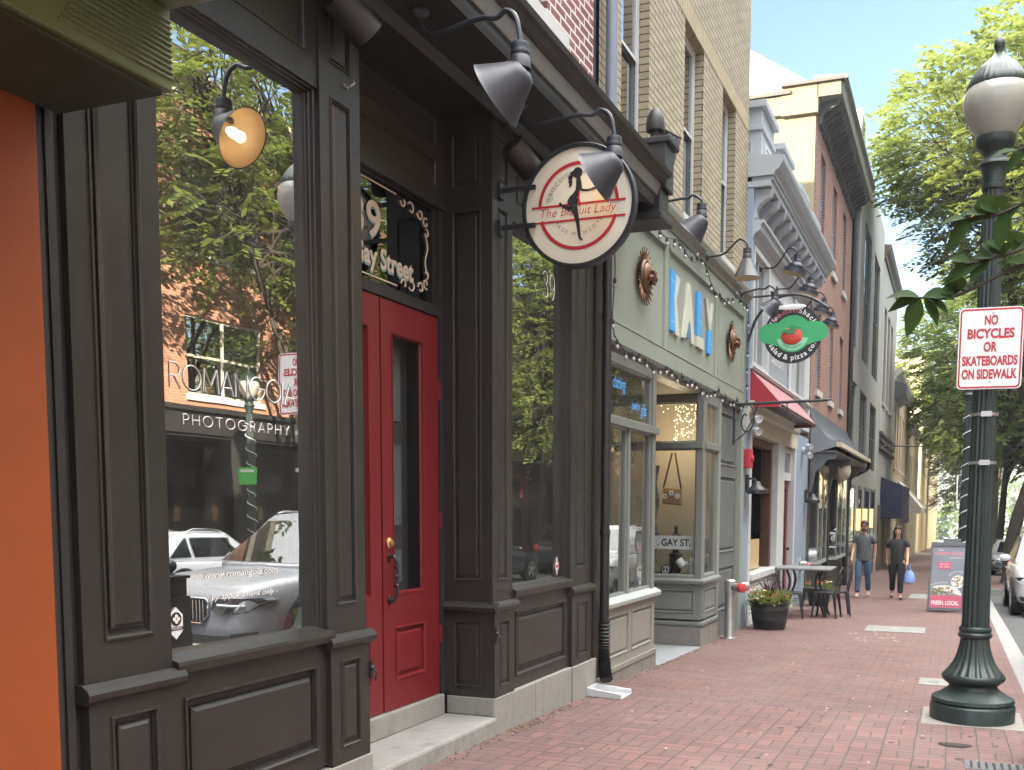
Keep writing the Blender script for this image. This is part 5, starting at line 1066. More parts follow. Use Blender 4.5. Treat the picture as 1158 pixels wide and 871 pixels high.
opp = tree('street_tree', 'street tree across the road in front of the orange brick block', (10.2, 21.0, gz(21)), [(0, 0, 0), (.1, .2, 2.0), (-.1, .3, 4.0), (0, 0, 6.0)],
           [(0, 0, 10.8, 3.4, 4.6, 3.4), (-.6, -2.6, 8.4, 2.2, 2.6, 1.5), (-.5, 2.8, 7.6, 2.2, 2.6, 1.3), (.3, 3.6, 10.0, 2.4, 2.6, 2.2), (-.2, -3.6, 11.6, 2.4, 2.8, 2.4), (-1.2, .5, 6.2, 1.4, 2.2, .7)], 11, 2100, 15, .20, LEAF, .17, GT)
tree('street_tree', 'full bright street tree across the road at the end of the orange brick block', (9.9, 35.6, gz(35.6)), [(0, 0, 0), (.1, .1, 2), (0, 0, 4), (0, 0, 6)], [(0, 0, 9.0, 2.6, 4.2, 3.6), (-.6, -1.5, 6.0, 2.0, 2.6, 1.5), (-.5, 2, 5.6, 2.0, 2.6, 1.5), (0, 1, 12.5, 2.2, 3, 2)], 17, 2600, 15, .22, LEAF, .17, GT)
again(far, 10.3, 45, 1.7, .85, 'street tree across the road in front of the cream block')
again(opp, 10.2, 57, .8, 1.05, 'street tree across the road before the red brick row')
again(low, 10.3, 72, 2.9, 1.1, 'dark street tree across the road along the red brick row')
again(far, 10.3, 92, 2.2, 1.0, 'street tree across the road by the side street')
again(opp, 10.2, 8.5, 4.4, .9, 'street tree across the road nearest the camera')
again(low, 10.4, 112, .4, 1.2, 'dark street tree across the road far down the hill')
b = B(); Rt = random.Random(21)
for k in range(5200):
    x = Rt.uniform(-45, 60); y = Rt.uniform(262, 285); hh = 13 + 4 * math.sin(x * .21) + 2.5 * math.sin(x * .57 + 1); z = gz(y) + hh * Rt.random() ** .7
    leaf_quad(b, Vector((x, y, z)), Vector((Rt.uniform(-1, 1), Rt.uniform(-1, 1), Rt.uniform(-.5, .8))).normalized(), Vector((Rt.uniform(-.6, .6), -.6, 1)).normalized(), Rt.uniform(1.2, 2.4), 1.2)
o = b.build('far_wood', LEAF2); o['kind'] = 'stuff'
# branch of a small dogwood that leans into the picture from the right
x, y = .78, 3.05; t = thing('dogwood_tree', 'small dogwood whose leafy branch reaches in front of the lamp post', 'tree', (x, y, gz(y)))
b = B(); b.tube(spline([(x, y, gz(y)), (x + .03, y, .9), (x - .02, y + .05, 1.6), (x - .1, y + .1, 2.3), (x - .05, y + .2, 3.2)], 6), [.05 - .0012 * i for i in range(25)], 8); b.build('trunk', BARK, t, smooth=True)
tw = B(); lb = B(); Rb = random.Random(4)
def big_leaf(p, d, L, droop):
    d = Vector(d).normalized(); L *= Rb.uniform(.85, 1.25); n = Vector((Rb.uniform(-.5, .5), -.9 + Rb.uniform(-.5, .3), 1)).normalized(); s = d.cross(n).normalized(); w_ = L * .30; o = len(lb.v); prof = (.08, .62, 1.0, .92, .55, .04); R0 = []
    for i, f in enumerate((0, .2, .42, .62, .83, 1.0)):
        c = p + d * L * f - Vector((0, 0, droop * L * f * f)); lb.v += [c - s * w_ * prof[i] + n * w_ * prof[i] * .22, c, c + s * w_ * prof[i] + n * w_ * prof[i] * .22]
    for i in range(5):
        for j in range(2): q = o + i * 3 + j; lb.f.append((q, q + 1, q + 4, q + 3)); lb.mi.append(0)
def twig(pts, leaves):
    sp = spline(pts, 8); tw.tube(sp, [.008 * (1 - .7 * i / len(sp)) + .0015 for i in range(len(sp))], 5)
    if len(leaves) > 4:
        for q in range(9): big_leaf(sp[int(Rb.uniform(.25, .85) * (len(sp) - 1))], (Rb.uniform(-1, .3), Rb.uniform(-.4, .3), Rb.uniform(.15, 1)), Rb.uniform(.06, .095), .35)
    for f, d, L in leaves: big_leaf(sp[min(int(f * (len(sp) - 1)), len(sp) - 1)], d, L, .35)
yb = 3.45
twig([(.68, 3.15, 2.25), (.42, 3.3, 2.22), (.16, yb, 2.20), (-.02, yb, 2.125), (-.13, yb, 2.125)], [(1, (-1, 0, -.05), .105), (1, (-.9, -.1, .35), .10), (1, (-.35, -.1, -.9), .085), (.97, (.5, -.2, -.75), .085), (.95, (.9, -.2, -.5), .07), (.93, (.8, -.1, .15), .06), (.75, (-.4, 0, .8), .07)])
twig([(.68, 3.15, 2.35), (.45, 3.3, 2.38), (.28, yb, 2.30), (.12, yb, 2.24), (.0, yb, 2.22)], [(.98, (-.7, 0, .5), .09), (.9, (-.95, 0, -.2), .10), (.85, (-.6, -.3, -.5), .085), (.72, (.1, 0, 1), .085), (.75, (-.6, 0, .8), .08), (.5, (-.3, 0, .95), .08), (.42, (-.8, -.1, .3), .085)])
twig([(.68, 3.15, 2.5), (.42, 3.35, 2.52), (.22, yb, 2.42), (.08, yb, 2.36), (.0, yb, 2.36)], [(1, (-1, 0, .15), .085), (.95, (-.7, 0, -.6), .09), (.8, (-.2, -.1, .95), .09), (.78, (-.9, 0, .1), .09), (.7, (-.1, -.3, -.95), .08), (.62, (-.8, 0, -.4), .09), (.52, (.2, 0, 1), .08), (.5, (-.5, -.2, .7), .09), (.4, (-.9, 0, -.1), .09)])
twig([(.68, 3.15, 2.66), (.40, 3.4, 2.68), (.24, yb, 2.58), (.14, yb, 2.55)], [(1, (-1, 0, .1), .095), (.9, (-.8, 0, -.5), .09), (.75, (.1, 0, -.9), .09), (.7, (-.6, 0, .7), .09), (.55, (-.9, 0, -.2), .09)])
twig([(.68, 3.15, 2.1), (.40, 3.35, 2.12), (.25, yb, 2.12)], [(.3, (-.9, 0, .2), .06)])
for k in range(60):
    p = Vector((.78 + Rb.uniform(-.25, .5), 3.05 + Rb.uniform(-.5, .4), Rb.uniform(2.3, 3.5))); big_leaf(p, (Rb.uniform(-1, 1), Rb.uniform(-1, 1), Rb.uniform(-.6, .4)), .09, .35)
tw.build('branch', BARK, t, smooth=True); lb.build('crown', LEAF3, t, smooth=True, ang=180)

# ------------------------------------------------------------------ lamp posts
def lamp_post(x, y, label, lights=False, group='green cast iron lamp posts'):
    z = gz(y); t = thing('lamp_post', label, 'lamp post', (x, y, z), group=group)
    b = B(); b.lathe([(.318, -.05), (.318, .12), (.312, .135), (.30, .145), (.312, .16), (.305, .185), (.27, .20), (.235, .225), (.19, .255), (.18, .27), (.178, .285), (.195, .295), (.222, .315), (.235, .335), (.238, .355), (.225, .372)], (x, y, z), n=48, c1=False); b.build('base', POST, t, smooth=True, ang=50)
    b = B(); b.lathe([(.225, .37), (.215, .385), (.185, .42), (.155, .47), (.132, .53), (.115, .60), (.108, .66)], (x, y, z), n=120, flute=20, fl=.07, c0=False, c1=False)
    b.lathe([(.108, .655), (.122, .665), (.130, .685), (.122, .70), (.115, .705), (.122, .715), (.124, .735), (.112, .75)], (x, y, z), n=32, c0=False, c1=False); b.build('flared_foot', POST, t, smooth=True, ang=60)
    b = B(); b.lathe([(.105, .75), (.099, 1.2), (.094, 2.2), (.084, 3.4), (.076, 4.1)], (x, y, z), n=96, flute=16, fl=.13, c0=False, c1=False); b.build('shaft', POST, t, smooth=True, ang=70)
    b = B(); b.lathe([(.085, 4.09), (.088, 4.10), (.088, 4.125), (.078, 4.13)], (x, y, z), n=32); b.lathe([(.076, 4.13), (.085, 4.2), (.098, 4.25), (.118, 4.27), (.115, 4.29), (.09, 4.31), (.085, 4.34), (.095, 4.37), (.13, 4.40), (.145, 4.43), (.145, 4.475), (.13, 4.48)], (x, y, z), n=40, c0=False); b.build('capital', POST, t, smooth=True, ang=50)
    b = B(); b.lathe([(.128, 4.478), (.165, 4.53), (.215, 4.62), (.24, 4.70), (.245, 4.75), (.235, 4.80), (.215, 4.84)], (x, y, z), n=40, c0=False, c1=False); b.build('globe', GLOBE, t, smooth=True, ang=180)
    b = B(); b.lathe([(.225, 4.83), (.228, 4.85), (.20, 4.90), (.165, 4.96), (.125, 5.005), (.10, 5.02), (.09, 5.035), (.07, 5.05), (.05, 5.07), (.035, 5.09)], (x, y, z), n=120, flute=30, fl=.022); b.build('cap', POST, t, smooth=True, ang=60)
    b = B(); b.lathe([(.03, 5.085), (.022, 5.10), (.036, 5.125), (.042, 5.15), (.034, 5.18), (.018, 5.205), (.004, 5.22)], (x, y, z), n=16); b.build('finial', POST, t, smooth=True, ang=70)
    b = B(); b.box(x - .37, y - .36, z - .1, x + .37, y + .36, z + .012); b.build('footing', GRANITE2, t)
    if lights:
        b = B(); b.tube([(x + .104 * math.cos(a), y + .104 * math.sin(a), z + .8 + a * .05) for a in [i * .35 for i in range(178)]], .012, 5); b.build('light_string', M('pale_light_string', (.5, .5, .48), .5) if 'pale_light_string' not in bpy.data.materials else bpy.data.materials['pale_light_string'], t)
    return t
lp = lamp_post(.185, 8.46, 'near dark green fluted lamp post carrying the white no bicycles sign')
for z in (2.18, 1.81):
    b = B(); b.lathe([(.100, z - .012), (.103, z - .012), (.103, z + .012), (.100, z + .012)], (.185, 8.46, 0), n=32, c0=False, c1=False); b.box(.16, 8.34, z - .02, .235, 8.365, z + .02); b.build('strap', STEEL, lp, smooth=True, ang=40)
lamp_post(.19, 21.6, 'second green lamp post wrapped in a pale spiral light string', True)
lamp_post(10.0, 18.9, 'lamp post wrapped in lights across the street by the orange brick block', True)
lamp_post(.3, 58.0, 'lamp post far along the near kerb by the yellow-green tree', True)
lamp_post(10.0, 40, 'lamp post across the street in front of the cream block')
x, y = 10.0, 18.78; b = B(); b.box(x - .28, y - .03, 1.95, x + .28, y - .02, 2.35); o = base('green_banner_sign', 'small green sign strapped to the lamp post across the street', 'sign', M('bright_green', (.08, .50, .10), .5), b)
b = B(); b.box(x - .2, y - .034, 2.24, x + .2, y - .031, 2.30); b.build('white_stripe', WHS, o)
b = B(); b.box(.01, 21.40, 1.56, .04, 21.78, 2.12); base('edge_on_sign', 'white sign seen edge on beside the second lamp post', 'sign', WHS, b, bevel=.01)
# no bicycles sign
t = thing('regulation_sign', 'white sign with red border and red no bicycles lettering on the near lamp post', 'sign', (.20, 8.34, 2.67))
fr = Fr((.205, 8.335, 2.67), (1, .03, -.006), (.006, 0, 1), (0, -1, 0))
def rrect(a, c, r, n=5): return arc((a - r, c - r), r, 0, 90, n, lambda x, y: (x, y)) + arc((-a + r, c - r), r, 90, 180, n, lambda x, y: (x, y)) + arc((-a + r, -c + r), r, 180, 270, n, lambda x, y: (x, y)) + arc((a - r, -c + r), r, 270, 360, n, lambda x, y: (x, y))
b = B(); b.prism(rrect(.228, .305, .035), fr, -.004, 0); b.build('plate', WHS, t)
b = B(); o_, i_ = rrect(.220, .297, .03), rrect(.208, .285, .022); n = len(o_)
for k in range(n): b.quad(fr.p(*o_[k], .002), fr.p(*o_[(k + 1) % n], .002), fr.p(*i_[(k + 1) % n], .002), fr.p(*i_[k], .002))
b.build('border', REDS, t)
b = B(); tr = dict(offset=.004)
text_fit(b, 'NO', fr, -.048, .048, .178, .068, .0022, **tr); text_fit(b, 'BICYCLES', fr, -.165, .165, .078, .068, .0022, **tr); text_fit(b, 'OR', fr, -.048, .048, -.022, .068, .0022, **tr); text_fit(b, 'SKATEBOARDS', fr, -.195, .195, -.125, .068, .0022, **tr); text_fit(b, 'ON SIDEWALK', fr, -.195, .195, -.225, .068, .0022, **tr)
b.build('lettering', REDS, t)
b = B(); b.cyl(fr.p(.01, .262, 0), fr.p(.01, .262, .004), .008); b.cyl(fr.p(.01, -.25, 0), fr.p(.01, -.25, .004), .008); b.box(.17, 8.338, 2.45, .23, 8.37, 2.9); b.build('bolt', STEEL, t)
# black bollard by the kerb (seen only mirrored in the first window)
x, y = .62, 7.02; t = thing('bollard', 'black square post with a ball finial by the kerb mirrored in the first window', 'bollard', (x, y, gz(y)))
b = B(); b.box(x - .12, y - .12, gz(y) - .1, x + .12, y + .12, .62); b.box(x - .10, y - .10, .62, x + .10, y + .10, .78); b.box(x - .125, y - .125, .78, x + .125, y + .125, .81); b.build('post', METB, t, bevel=.01)
b = B(); b.lathe([(.05, 0), (.03, .02), (.025, .035)], (x, y, .81), n=14); b.ball((x, y, .895), .06, 16, 10); b.build('ball_finial', METB, t, smooth=True)

# ------------------------------------------------------------------ round cafe sign
cx, cz, Y = -2.425, 3.46, 6.42; RR = .40
t = thing('round_sign', 'round cream and red cafe sign with a black rim hanging off the black front', 'sign', (-3.0, Y, 3.46))
fr = Fr((cx, Y, cz), (1, 0, .0), (0, 0, 1), (0, -1, 0))
circ = lambda r, n=72, a0=0, a1=360: [(r * math.cos(rad(a0 + (a1 - a0) * i / n)), r * math.sin(rad(a0 + (a1 - a0) * i / n))) for i in range(n + (0 if a1 - a0 == 360 else 1))]
def band(b, r0, r1, a0, a1, d, n=48):
    p, q = circ(r0, n, a0, a1 + 1e-6), circ(r1, n, a0, a1 + 1e-6)
    for i in range(n): b.quad(fr.p(*p[i], d), fr.p(*p[i + 1], d), fr.p(*q[i + 1], d), fr.p(*q[i], d))
b = B(); b.prism(circ(RR - .02), fr, -.04, -.003); b.build('face', CRMS, t)
b = B(); b.rings([[fr.p(*p, d) for p in circ(r)] for r, d in ((RR - .022, -.05), (RR, -.052), (RR + .006, -.045), (RR + .006, .008), (RR, .014), (RR - .02, .012), (RR - .022, -.004))], False, False); b.build('rim', METB, t, smooth=True, ang=40)
b = B(); band(b, .265, .288, 3, 177, .0005); band(b, .265, .288, 197, 343, .0005)
b.quad(fr.p(-.345, -.008, .001), fr.p(.345, -.008, .001), fr.p(.345, .008, .001), fr.p(-.345, .008, .001)) if False else None
for z0, z1 in ((.004, .018), (-.098, -.084)): b.quad(fr.p(-.335, z0, .001), fr.p(.335, z0, .001), fr.p(.335, z1, .001), fr.p(-.335, z1, .001))
text_fit(b, 'The Biscuit Lady', fr, -.27, .27, -.058, .058, .0012, shear=.25, offset=-.001); b.build('red_lettering', REDS, t)
b = B(); text_arc(b, 'BISCUITS AND MORE', .040, fr, 0, 0, .205, math.pi / 2, .001, True, 1.25); text_arc(b, 'MADE WITH LOVE', .036, fr, 0, 0, .195, -math.pi / 2, .001, False, 1.35)
text(b, 'EST.', .036, fr, -.20, .045, .001); text(b, '2020', .036, fr, .21, .045, .001); b.build('grey_lettering', GRYT, t)
b = B(); cnt = [0]
def limb(path):
    cnt[0] += 1; d = .0012 + cnt[0] * .00012; sp = path
    for (x0, y0, w0), (x1, y1, w1) in zip(sp[:-1], sp[1:]):
        v = Vector((x1 - x0, y1 - y0)); n = Vector((-v.y, v.x)).normalized(); b.quad(fr.p(x0 + n.x * w0, y0 + n.y * w0, d), fr.p(x1 + n.x * w1, y1 + n.y * w1, d), fr.p(x1 - n.x * w1, y1 - n.y * w1, d), fr.p(x0 - n.x * w0, y0 - n.y * w0, d))
def blob(x, y, rx, ry): cnt[0] += 1; b.add([fr.p(x + rx * math.cos(k * .349), y + ry * math.sin(k * .349), .0012 + cnt[0] * .00012) for k in range(18)], [tuple(range(18))])
blob(-.004, .212, .034, .036); blob(-.03, .215, .02, .014)
limb([(-.03, .215, .012), (-.052, .20, .017), (-.058, .17, .013), (-.05, .145, .012), (-.062, .122, .003)])
limb([(.0, .185, .010), (.004, .165, .017), (.004, .13, .018), (-.004, .098, .015), (-.018, .06, .028), (-.038, .035, .036), (-.040, .005, .030)])
blob(-.045, .03, .032, .03)
limb([(.012, .155, .010), (.022, .10, .008), (.06, .092, .007), (.105, .095, .006), (.15, .102, .004)]); limb([(.10, .103, .003), (.18, .112, .004)])
limb([(-.03, .0, .024), (-.015, -.05, .018), (-.002, -.10, .013), (.004, -.14, .012), (.01, -.19, .008), (.016, -.215, .008), (.034, -.226, .004)])
limb([(-.03, .0, .020), (-.055, -.022, .015), (-.085, -.005, .011), (-.118, .012, .007), (-.128, .028, .008), (-.132, .006, .004)])
b.build('silhouette', INK, t)
b = B(); b.add([fr.p(x, y, .006) for x, y in ((.008, .10), (.016, .09), (.012, .05), (.022, .0), (.012, -.012), (-.002, .02), (.0, .06))], [tuple(range(7))]); b.build('apron', REDS, t)
for z in (.145, -.105):
    b = B(); b.box(-3.0, Y - .035, cz + z - .014, cx - .30, Y - .012, cz + z + .014); b.box(-3.0 - .004, Y - .05, cz + z - .05, -2.975, Y + .02, cz + z + .05); b.build('arm', METB, t)
# oval tomato sign
Y = 15.2; cx, cz = -2.335, 4.02
t = thing('oval_sign', 'black and green tomato sign on a curved black bracket', 'sign', (-3.0, Y, 4.0)); fr = Fr((cx, Y, cz), (1, 0, .0), (0, 0, 1), (0, -1, 0))
b = B(); b.prism(circ(.425), fr, -.03, 0); b.build('board', INK, t)
b = B(); st = [(.36 + .145 * math.cos(rad(a)), .02 + .145 * math.sin(rad(a))) for a in range(-90, 91, 12)] ; st2 = [(-x, y) for x, y in reversed(st)]
mid_t = [(.27 * math.cos(rad(a)), .27 * math.sin(rad(a)) + .005) for a in range(40, 141, 10)]; mid_b = [(.27 * math.cos(rad(a)), .27 * math.sin(rad(a)) + .005) for a in range(220, 321, 10)]
outl = st + mid_t + st2 + mid_b; b.prism(outl, fr, -.034, .006); b.build('green_band', GRNS, t)
b = B(); lowp = [(.24 * math.cos(rad(a)), .24 * math.sin(rad(a))) for a in range(195, 346, 10)]; b.prism(lowp, fr, .006, .008); b.build('pale_band', GRNP, t)
b = B(); b.rings([[fr.p(-.01 + .155 * s * math.cos(rad(a)), -.03 + .125 * s * math.sin(rad(a)), d) for a in range(0, 360, 12)] for s, d in ((1, .008), (.97, .02), (.8, .032), (.4, .042), (.05, .045))]); b.build('tomato', TOMR, t, smooth=True)
b = B()
for a, L, w_ in ((188, .17, .030), (235, .10, .022), (300, .10, .022), (12, .15, .024), (55, .10, .018), (115, .07, .02)):
    d = (math.cos(rad(a)), math.sin(rad(a))); n_ = (-d[1], d[0]); c = (-.01, .055)
    b.prism([(c[0] + n_[0] * .02, c[1] + n_[1] * .02), (c[0] + d[0] * L * .55 + n_[0] * w_, c[1] + d[1] * L * .55 + n_[1] * w_), (c[0] + d[0] * L, c[1] + d[1] * L), (c[0] + d[0] * L * .55 - n_[0] * w_ * .5, c[1] + d[1] * L * .55 - n_[1] * w_ * .5), (c[0] - n_[0] * .02, c[1] - n_[1] * .02)], fr, .044, .050 + a * 1e-5)
b.build('tomato_leaf', M('leaf_green', (.03, .22, .07), .5), t)
b = B(); text_arc(b, 'salad & pizza co.', .105, fr, 0, 0, .375, -math.pi / 2, .001, False, 1.12, offset=.002); text_arc(b, 'The', .085, fr, 0, 0, .325, math.pi * .80, .0012, True); text_arc(b, 'Shack', .105, fr, 0, 0, .315, math.pi * .27, .0012, True, 1.1, offset=.002); b.build('white_lettering', WHS, t)
b = B(); text_arc(b, 'Tomato', .105, fr, 0, 0, .315, math.pi * .60, .0012, True, 1.1, offset=.002); b.build('pink_lettering', M('sign_pink', (.75, .22, .28), .5), t)
b = B(); text_arc(b, 'WEST CHESTER', .038, fr, 0, 0, .212, -math.pi / 2, .0095, False, 1.1); b.build('small_lettering', INK, t)
b = B(); b.rings([[fr.p(-.02 + .21 * s * math.cos(rad(a)), .385 + .045 * s * math.sin(rad(a)), d) for a in range(0, 360, 15)] for s, d in ((1, .03), (.9, .05), (.5, .055))]); b.build('light_dish', WHS, t, smooth=True)
b = B(); b.tube(spline([(-3.0, Y + .02, 3.95), (-2.88, Y + .02, 4.28), (-2.66, Y + .02, 4.52), (-2.38, Y + .02, 4.60), (-2.1, Y + .02, 4.54), (-1.84, Y + .02, 4.38)], 6), .022, 8); b.tube([(-3.0, Y + .02, 4.6), (-2.38, Y + .02, 4.605)], .016, 6)
for x in (-2.6, -2.08): b.tube([(x, Y + .015, 4.55), (x, Y + .015, 4.36)], .008, 5)
b.build('bracket', METB, t, smooth=True)
t = thing('empty_sign_bracket', 'empty black scroll bracket with a long straight arm under the oval sign', 'sign bracket', (-3.0, 14.3, 2.98))
b = B(); b.tube([(-3.0, 14.3, 2.925), (-1.70, 14.3, 2.945)], .020, 8); b.cyl((-1.70, 14.3, 2.945), (-1.64, 14.3, 2.947), .012); b.tube([(-2.25, 14.3, 2.93), (-2.25, 14.3, 2.90), (-2.24, 14.3, 2.80)], .008, 5); b.ball((-2.25, 14.3, 2.93), .025, 8, 6); b.build('arm', METB, t, smooth=True)
b = B(); b.box(-3.01, 14.285, 2.35, -2.985, 14.315, 2.96)
b.tube([(-2.985 + .28 * (1 - k / 30) ** .8 * math.sin(k * .24) * .5 + .16, 14.3, 2.70 + .24 * math.cos(k * .24) * (1 - k / 40)) for k in range(30)], .012, 6); b.tube([(-2.98, 14.3, 2.4), (-2.85, 14.3, 2.5), (-2.72, 14.3, 2.72), (-2.66, 14.3, 2.92)], .010, 6); b.build('scroll', METB, t, smooth=True)

# flood lamps
def soffit_can(y, x, z, label):
    t = thing('soffit_floodlight', label, 'floodlight', (x, y, z), group='black floodlights under the soffit')
    b = B(); ax = Vector((.35, .72, -.6)).normalized(); c = Vector((x, y, z))
    b.lathe([(.075, -.10), (.088, -.095), (.088, .13), (.075, .13), (.072, .08)], c, ax, 24, c1=False); b.build('housing', BLK2, t, smooth=True, ang=40)
    b = B(); b.cyl(c, c + Vector((-.1, -.02, .22)), .02); b.build('bracket', BLK2, t); b = B(); b.lathe([(.07, .07), (.03, .085)], c, ax, 20, c0=False); b.build('lens', M('dark_lens', (.05, .05, .06), .1) if 'dark_lens' not in bpy.data.materials else bpy.data.materials['dark_lens'], t, smooth=True)
soffit_can(4.42, -2.88, 3.88, 'black cylindrical floodlight above the panelled pilaster left of the red door')
soffit_can(6.45, -2.86, 3.84, 'black cylindrical floodlight tucked behind the round sign')
t = thing('bar_floodlight', 'dark slatted panel light leaning beside the acorn finial', 'floodlight', (-2.9, 9.2, 4.6))
b = B(); fr = Fr((-2.62, 9.05, 4.55), (.30, .95, 0), (.28, .0, .96), (.95, -.3, -.27)); b.fbox(fr, -.16, .16, -.30, .30, -.03, .03); b.build('panel', METB, t, bevel=.006)
b = B()
for a in (-.05, .02, .09): b.fbox(fr, a - .02, a + .02, -.27, .27, .031, .06)
b.build('slat', GREYD, t, bevel=.004); b = B(); b.cyl(fr.p(0, 0, -.03), fr.p(-.1, -.1, -.32), .03); b.build('mount', METB, t)

# string lights on the gift shop
def string_light(name, label, pts, nb, hang=.05):
    sp = spline(pts, 8); t = thing(name, label, 'string lights', sp[0], group='clear bulb string lights on the sage shop')
    b = B(); b.tube(sp, .006, 5); b.build('wire', METB, t)
    L = [0]
    for i in range(1, len(sp)): L.append(L[-1] + (sp[i] - sp[i - 1]).length)
    me = None
    for k in range(nb):
        s = L[-1] * (k + .5) / nb; i = max(j for j in range(len(L)) if L[j] <= s); p = sp[i].lerp(sp[min(i + 1, len(sp) - 1)], .5)
        dz = Vector((rnd.uniform(-.01, .04), rnd.uniform(-.03, .03), -1 if rnd.random() < .8 else .6)).normalized()
        b = B(); b.lathe([(.013, 0), (.016, .01), (.016, .04), (.012, .045)], p, dz, 8); b.cur = 1; b.lathe([(.012, .045), (.018, .055), (.021, .067), (.018, .08), (.004, .086)], p, dz, 10, c0=False); b.build('bulb', [METB, BULB], t, smooth=True)
xk = K + .04
sag = lambda ys, zs, x: [(x, y, z) for y, z in zip(ys, zs)]
string_light('string_light', 'string of clear bulbs looping along the top of the sage fascia', sag([8.75, 9.3, 9.8, 10.3, 10.9, 11.5, 12.0, 12.5, 13.0, 13.5, 14.1, 14.9], [4.40, 4.25, 4.33, 4.27, 4.36, 4.28, 4.42, 4.22, 4.16, 4.25, 4.36, 4.38], xk + .03), 24)
string_light('string_light', 'string of clear bulbs along the bottom edge of the sage fascia', sag([8.78, 9.1, 9.6, 10.1, 10.6, 11.2, 11.8, 12.4, 13.0, 13.6, 14.2, 14.9], [3.02, 2.93, 2.96, 2.90, 2.97, 2.91, 2.96, 2.90, 2.97, 2.92, 2.96, 2.95], xk), 26)
string_light('string_light', 'string of bulbs running straight down the near edge of the sage fascia', sag([8.78, 8.74, 8.80, 8.74, 8.80], [4.35, 4.0, 3.6, 3.2, 3.0], xk), 4)
string_light('string_light', 'string of bulbs running straight down the far edge of the sage fascia', sag([15.0, 15.02, 14.98, 15.02, 15.0], [4.35, 3.9, 3.5, 3.2, 2.95], xk), 6)

# things in the right display window
yg = 12.58
t = thing('street_name_sign', 'white street name sign with black capitals standing in the display window', 'sign', (-3.40, yg, .9)); fr = Fr((-3.395, yg, 1.0), (1, 0, 0), (0, 0, 1), (0, -1, 0))
b = B(); b.prism(rrect(.275, .088, .02), fr, -.006, 0); b.build('plate', WHS, t); b = B(); text_fit(b, '. GAY ST.', fr, -.22, .225, -.042, .088, .001, offset=.003); b.build('lettering', INK, t)
b = B(); z0 = .56; b.lathe([(.11, 0), (.10, .02), (.06, .05), (.075, .07), (.085, .10), (.085, .26), (.10, .28), (.05, .31), (.04, .36), (.05, .40), (.10, .46), (.12, .50), (.03, .56), (.02, .60), (.035, .63), (.0, .67)], (-3.40, yg + .14, z0), n=12)
base('lantern', 'dark metal lantern behind the street name sign', 'lantern', M('rusty_lantern', (.05, .04, .035), .6, var=.4, vs=14), b, smooth=True, ang=40)
t = thing('shoulder_bag', 'flat woven shoulder bag with daisies on a long cord', 'bag', (-3.45, yg + .1, 1.5))
b = B(); b.prism([(-3.58, 1.50), (-3.32, 1.48), (-3.33, 1.70), (-3.57, 1.72)], SOUTH(yg), -.14, -.06); b.build('body', M('woven_straw', (.36, .22, .10), .8, var=.3, vs=30), t, bevel=.02)
b = B(); b.tube([(-3.57, yg + .10, 1.71), (-3.46, yg + .1, 2.16), (-3.42, yg + .1, 2.16), (-3.33, yg + .10, 1.69)], .012, 6); b.build('cord', WOODI, t)
b = B()
for a, c in ((-3.54, 1.60), (-3.45, 1.64), (-3.37, 1.60)):
    for k in range(6): b.ball((a + .024 * math.cos(k * 1.047), yg + .055, c + .024 * math.sin(k * 1.047)), (.014, .006, .014), 6, 4)
b.build('daisy', WHS, t)
b = B(); b.ball((-3.50, yg + .04, .64), (.075, .04, .075), 16, 10); base('round_ornament', 'small round peace symbol ornament beside the lantern', 'ornament', METB, b, smooth=True)
o = bpy.data.objects['round_ornament']; b = B(); fr = Fr((-3.50, yg - .003, .64), (1, 0, 0), (0, 0, 1), (0, -1, 0))
for a0 in range(0, 360, 20): b.quad(fr.p(.05 * math.cos(rad(a0)), .05 * math.sin(rad(a0)), 0), fr.p(.05 * math.cos(rad(a0 + 20)), .05 * math.sin(rad(a0 + 20)), 0), fr.p(.038 * math.cos(rad(a0 + 20)), .038 * math.sin(rad(a0 + 20)), 0), fr.p(.038 * math.cos(rad(a0)), .038 * math.sin(rad(a0)), 0))
for a in (90, 270, 225, 315): d = Vector((math.cos(rad(a)), math.sin(rad(a)))); n_ = Vector((-d.y, d.x)) * .005; b.quad(fr.p(*n_, .0005), fr.p(*(d * .04 + n_), .0005), fr.p(*(d * .04 - n_), .0005), fr.p(*-n_, .0005))
b.build('peace_symbol', WHS, o)
def mug(x, z, tilt, label):
    b = B(); ax = Vector((math.sin(tilt), 0, math.cos(tilt))); p = Vector((x, yg + .06, z)); b.lathe([(.05, 0), (.056, .01), (.056, .12), (.05, .12), (.048, .02)], p, ax, 18, c1=True); b.tube([p + ax * .1 + Vector((.055, 0, 0)), p + ax * .09 + Vector((.095, 0, 0)), p + ax * .04 + Vector((.095, 0, 0)), p + ax * .03 + Vector((.055, 0, 0))], .008, 6)
    base('mug', label, 'mug', WHS, b, 'white mugs in the display window', smooth=True, ang=50)
mug(-3.15, .56, 0, 'white mug standing upright under another in the display window'); mug(-3.14, .685, .05, 'white mug stacked on top of another in the display window'); mug(-3.27, .68, -.7, 'white mug tipped on its side in the display window')
b = B(); b.rings([[(-3.72 + .05 * math.sin(k * 1.1), yg + .04 + .03 * math.cos(k), 2.0 - .075 * k), (-3.62 + .02 * math.cos(k), yg + .03, 2.0 - .075 * k)] for k in range(18)], False, False, False); base('scarf', 'black and white patterned scarf hanging at the left of the display window', 'scarf', M('patterned_cloth', (.25, .25, .25), .8, var=.9, vs=32), b)
t = thing('icicle_lights', 'warm fairy light strands hanging in the top of the display window', 'fairy lights', (-3.3, 12.6, 2.78)); b = B(); b2 = B(); pts = []
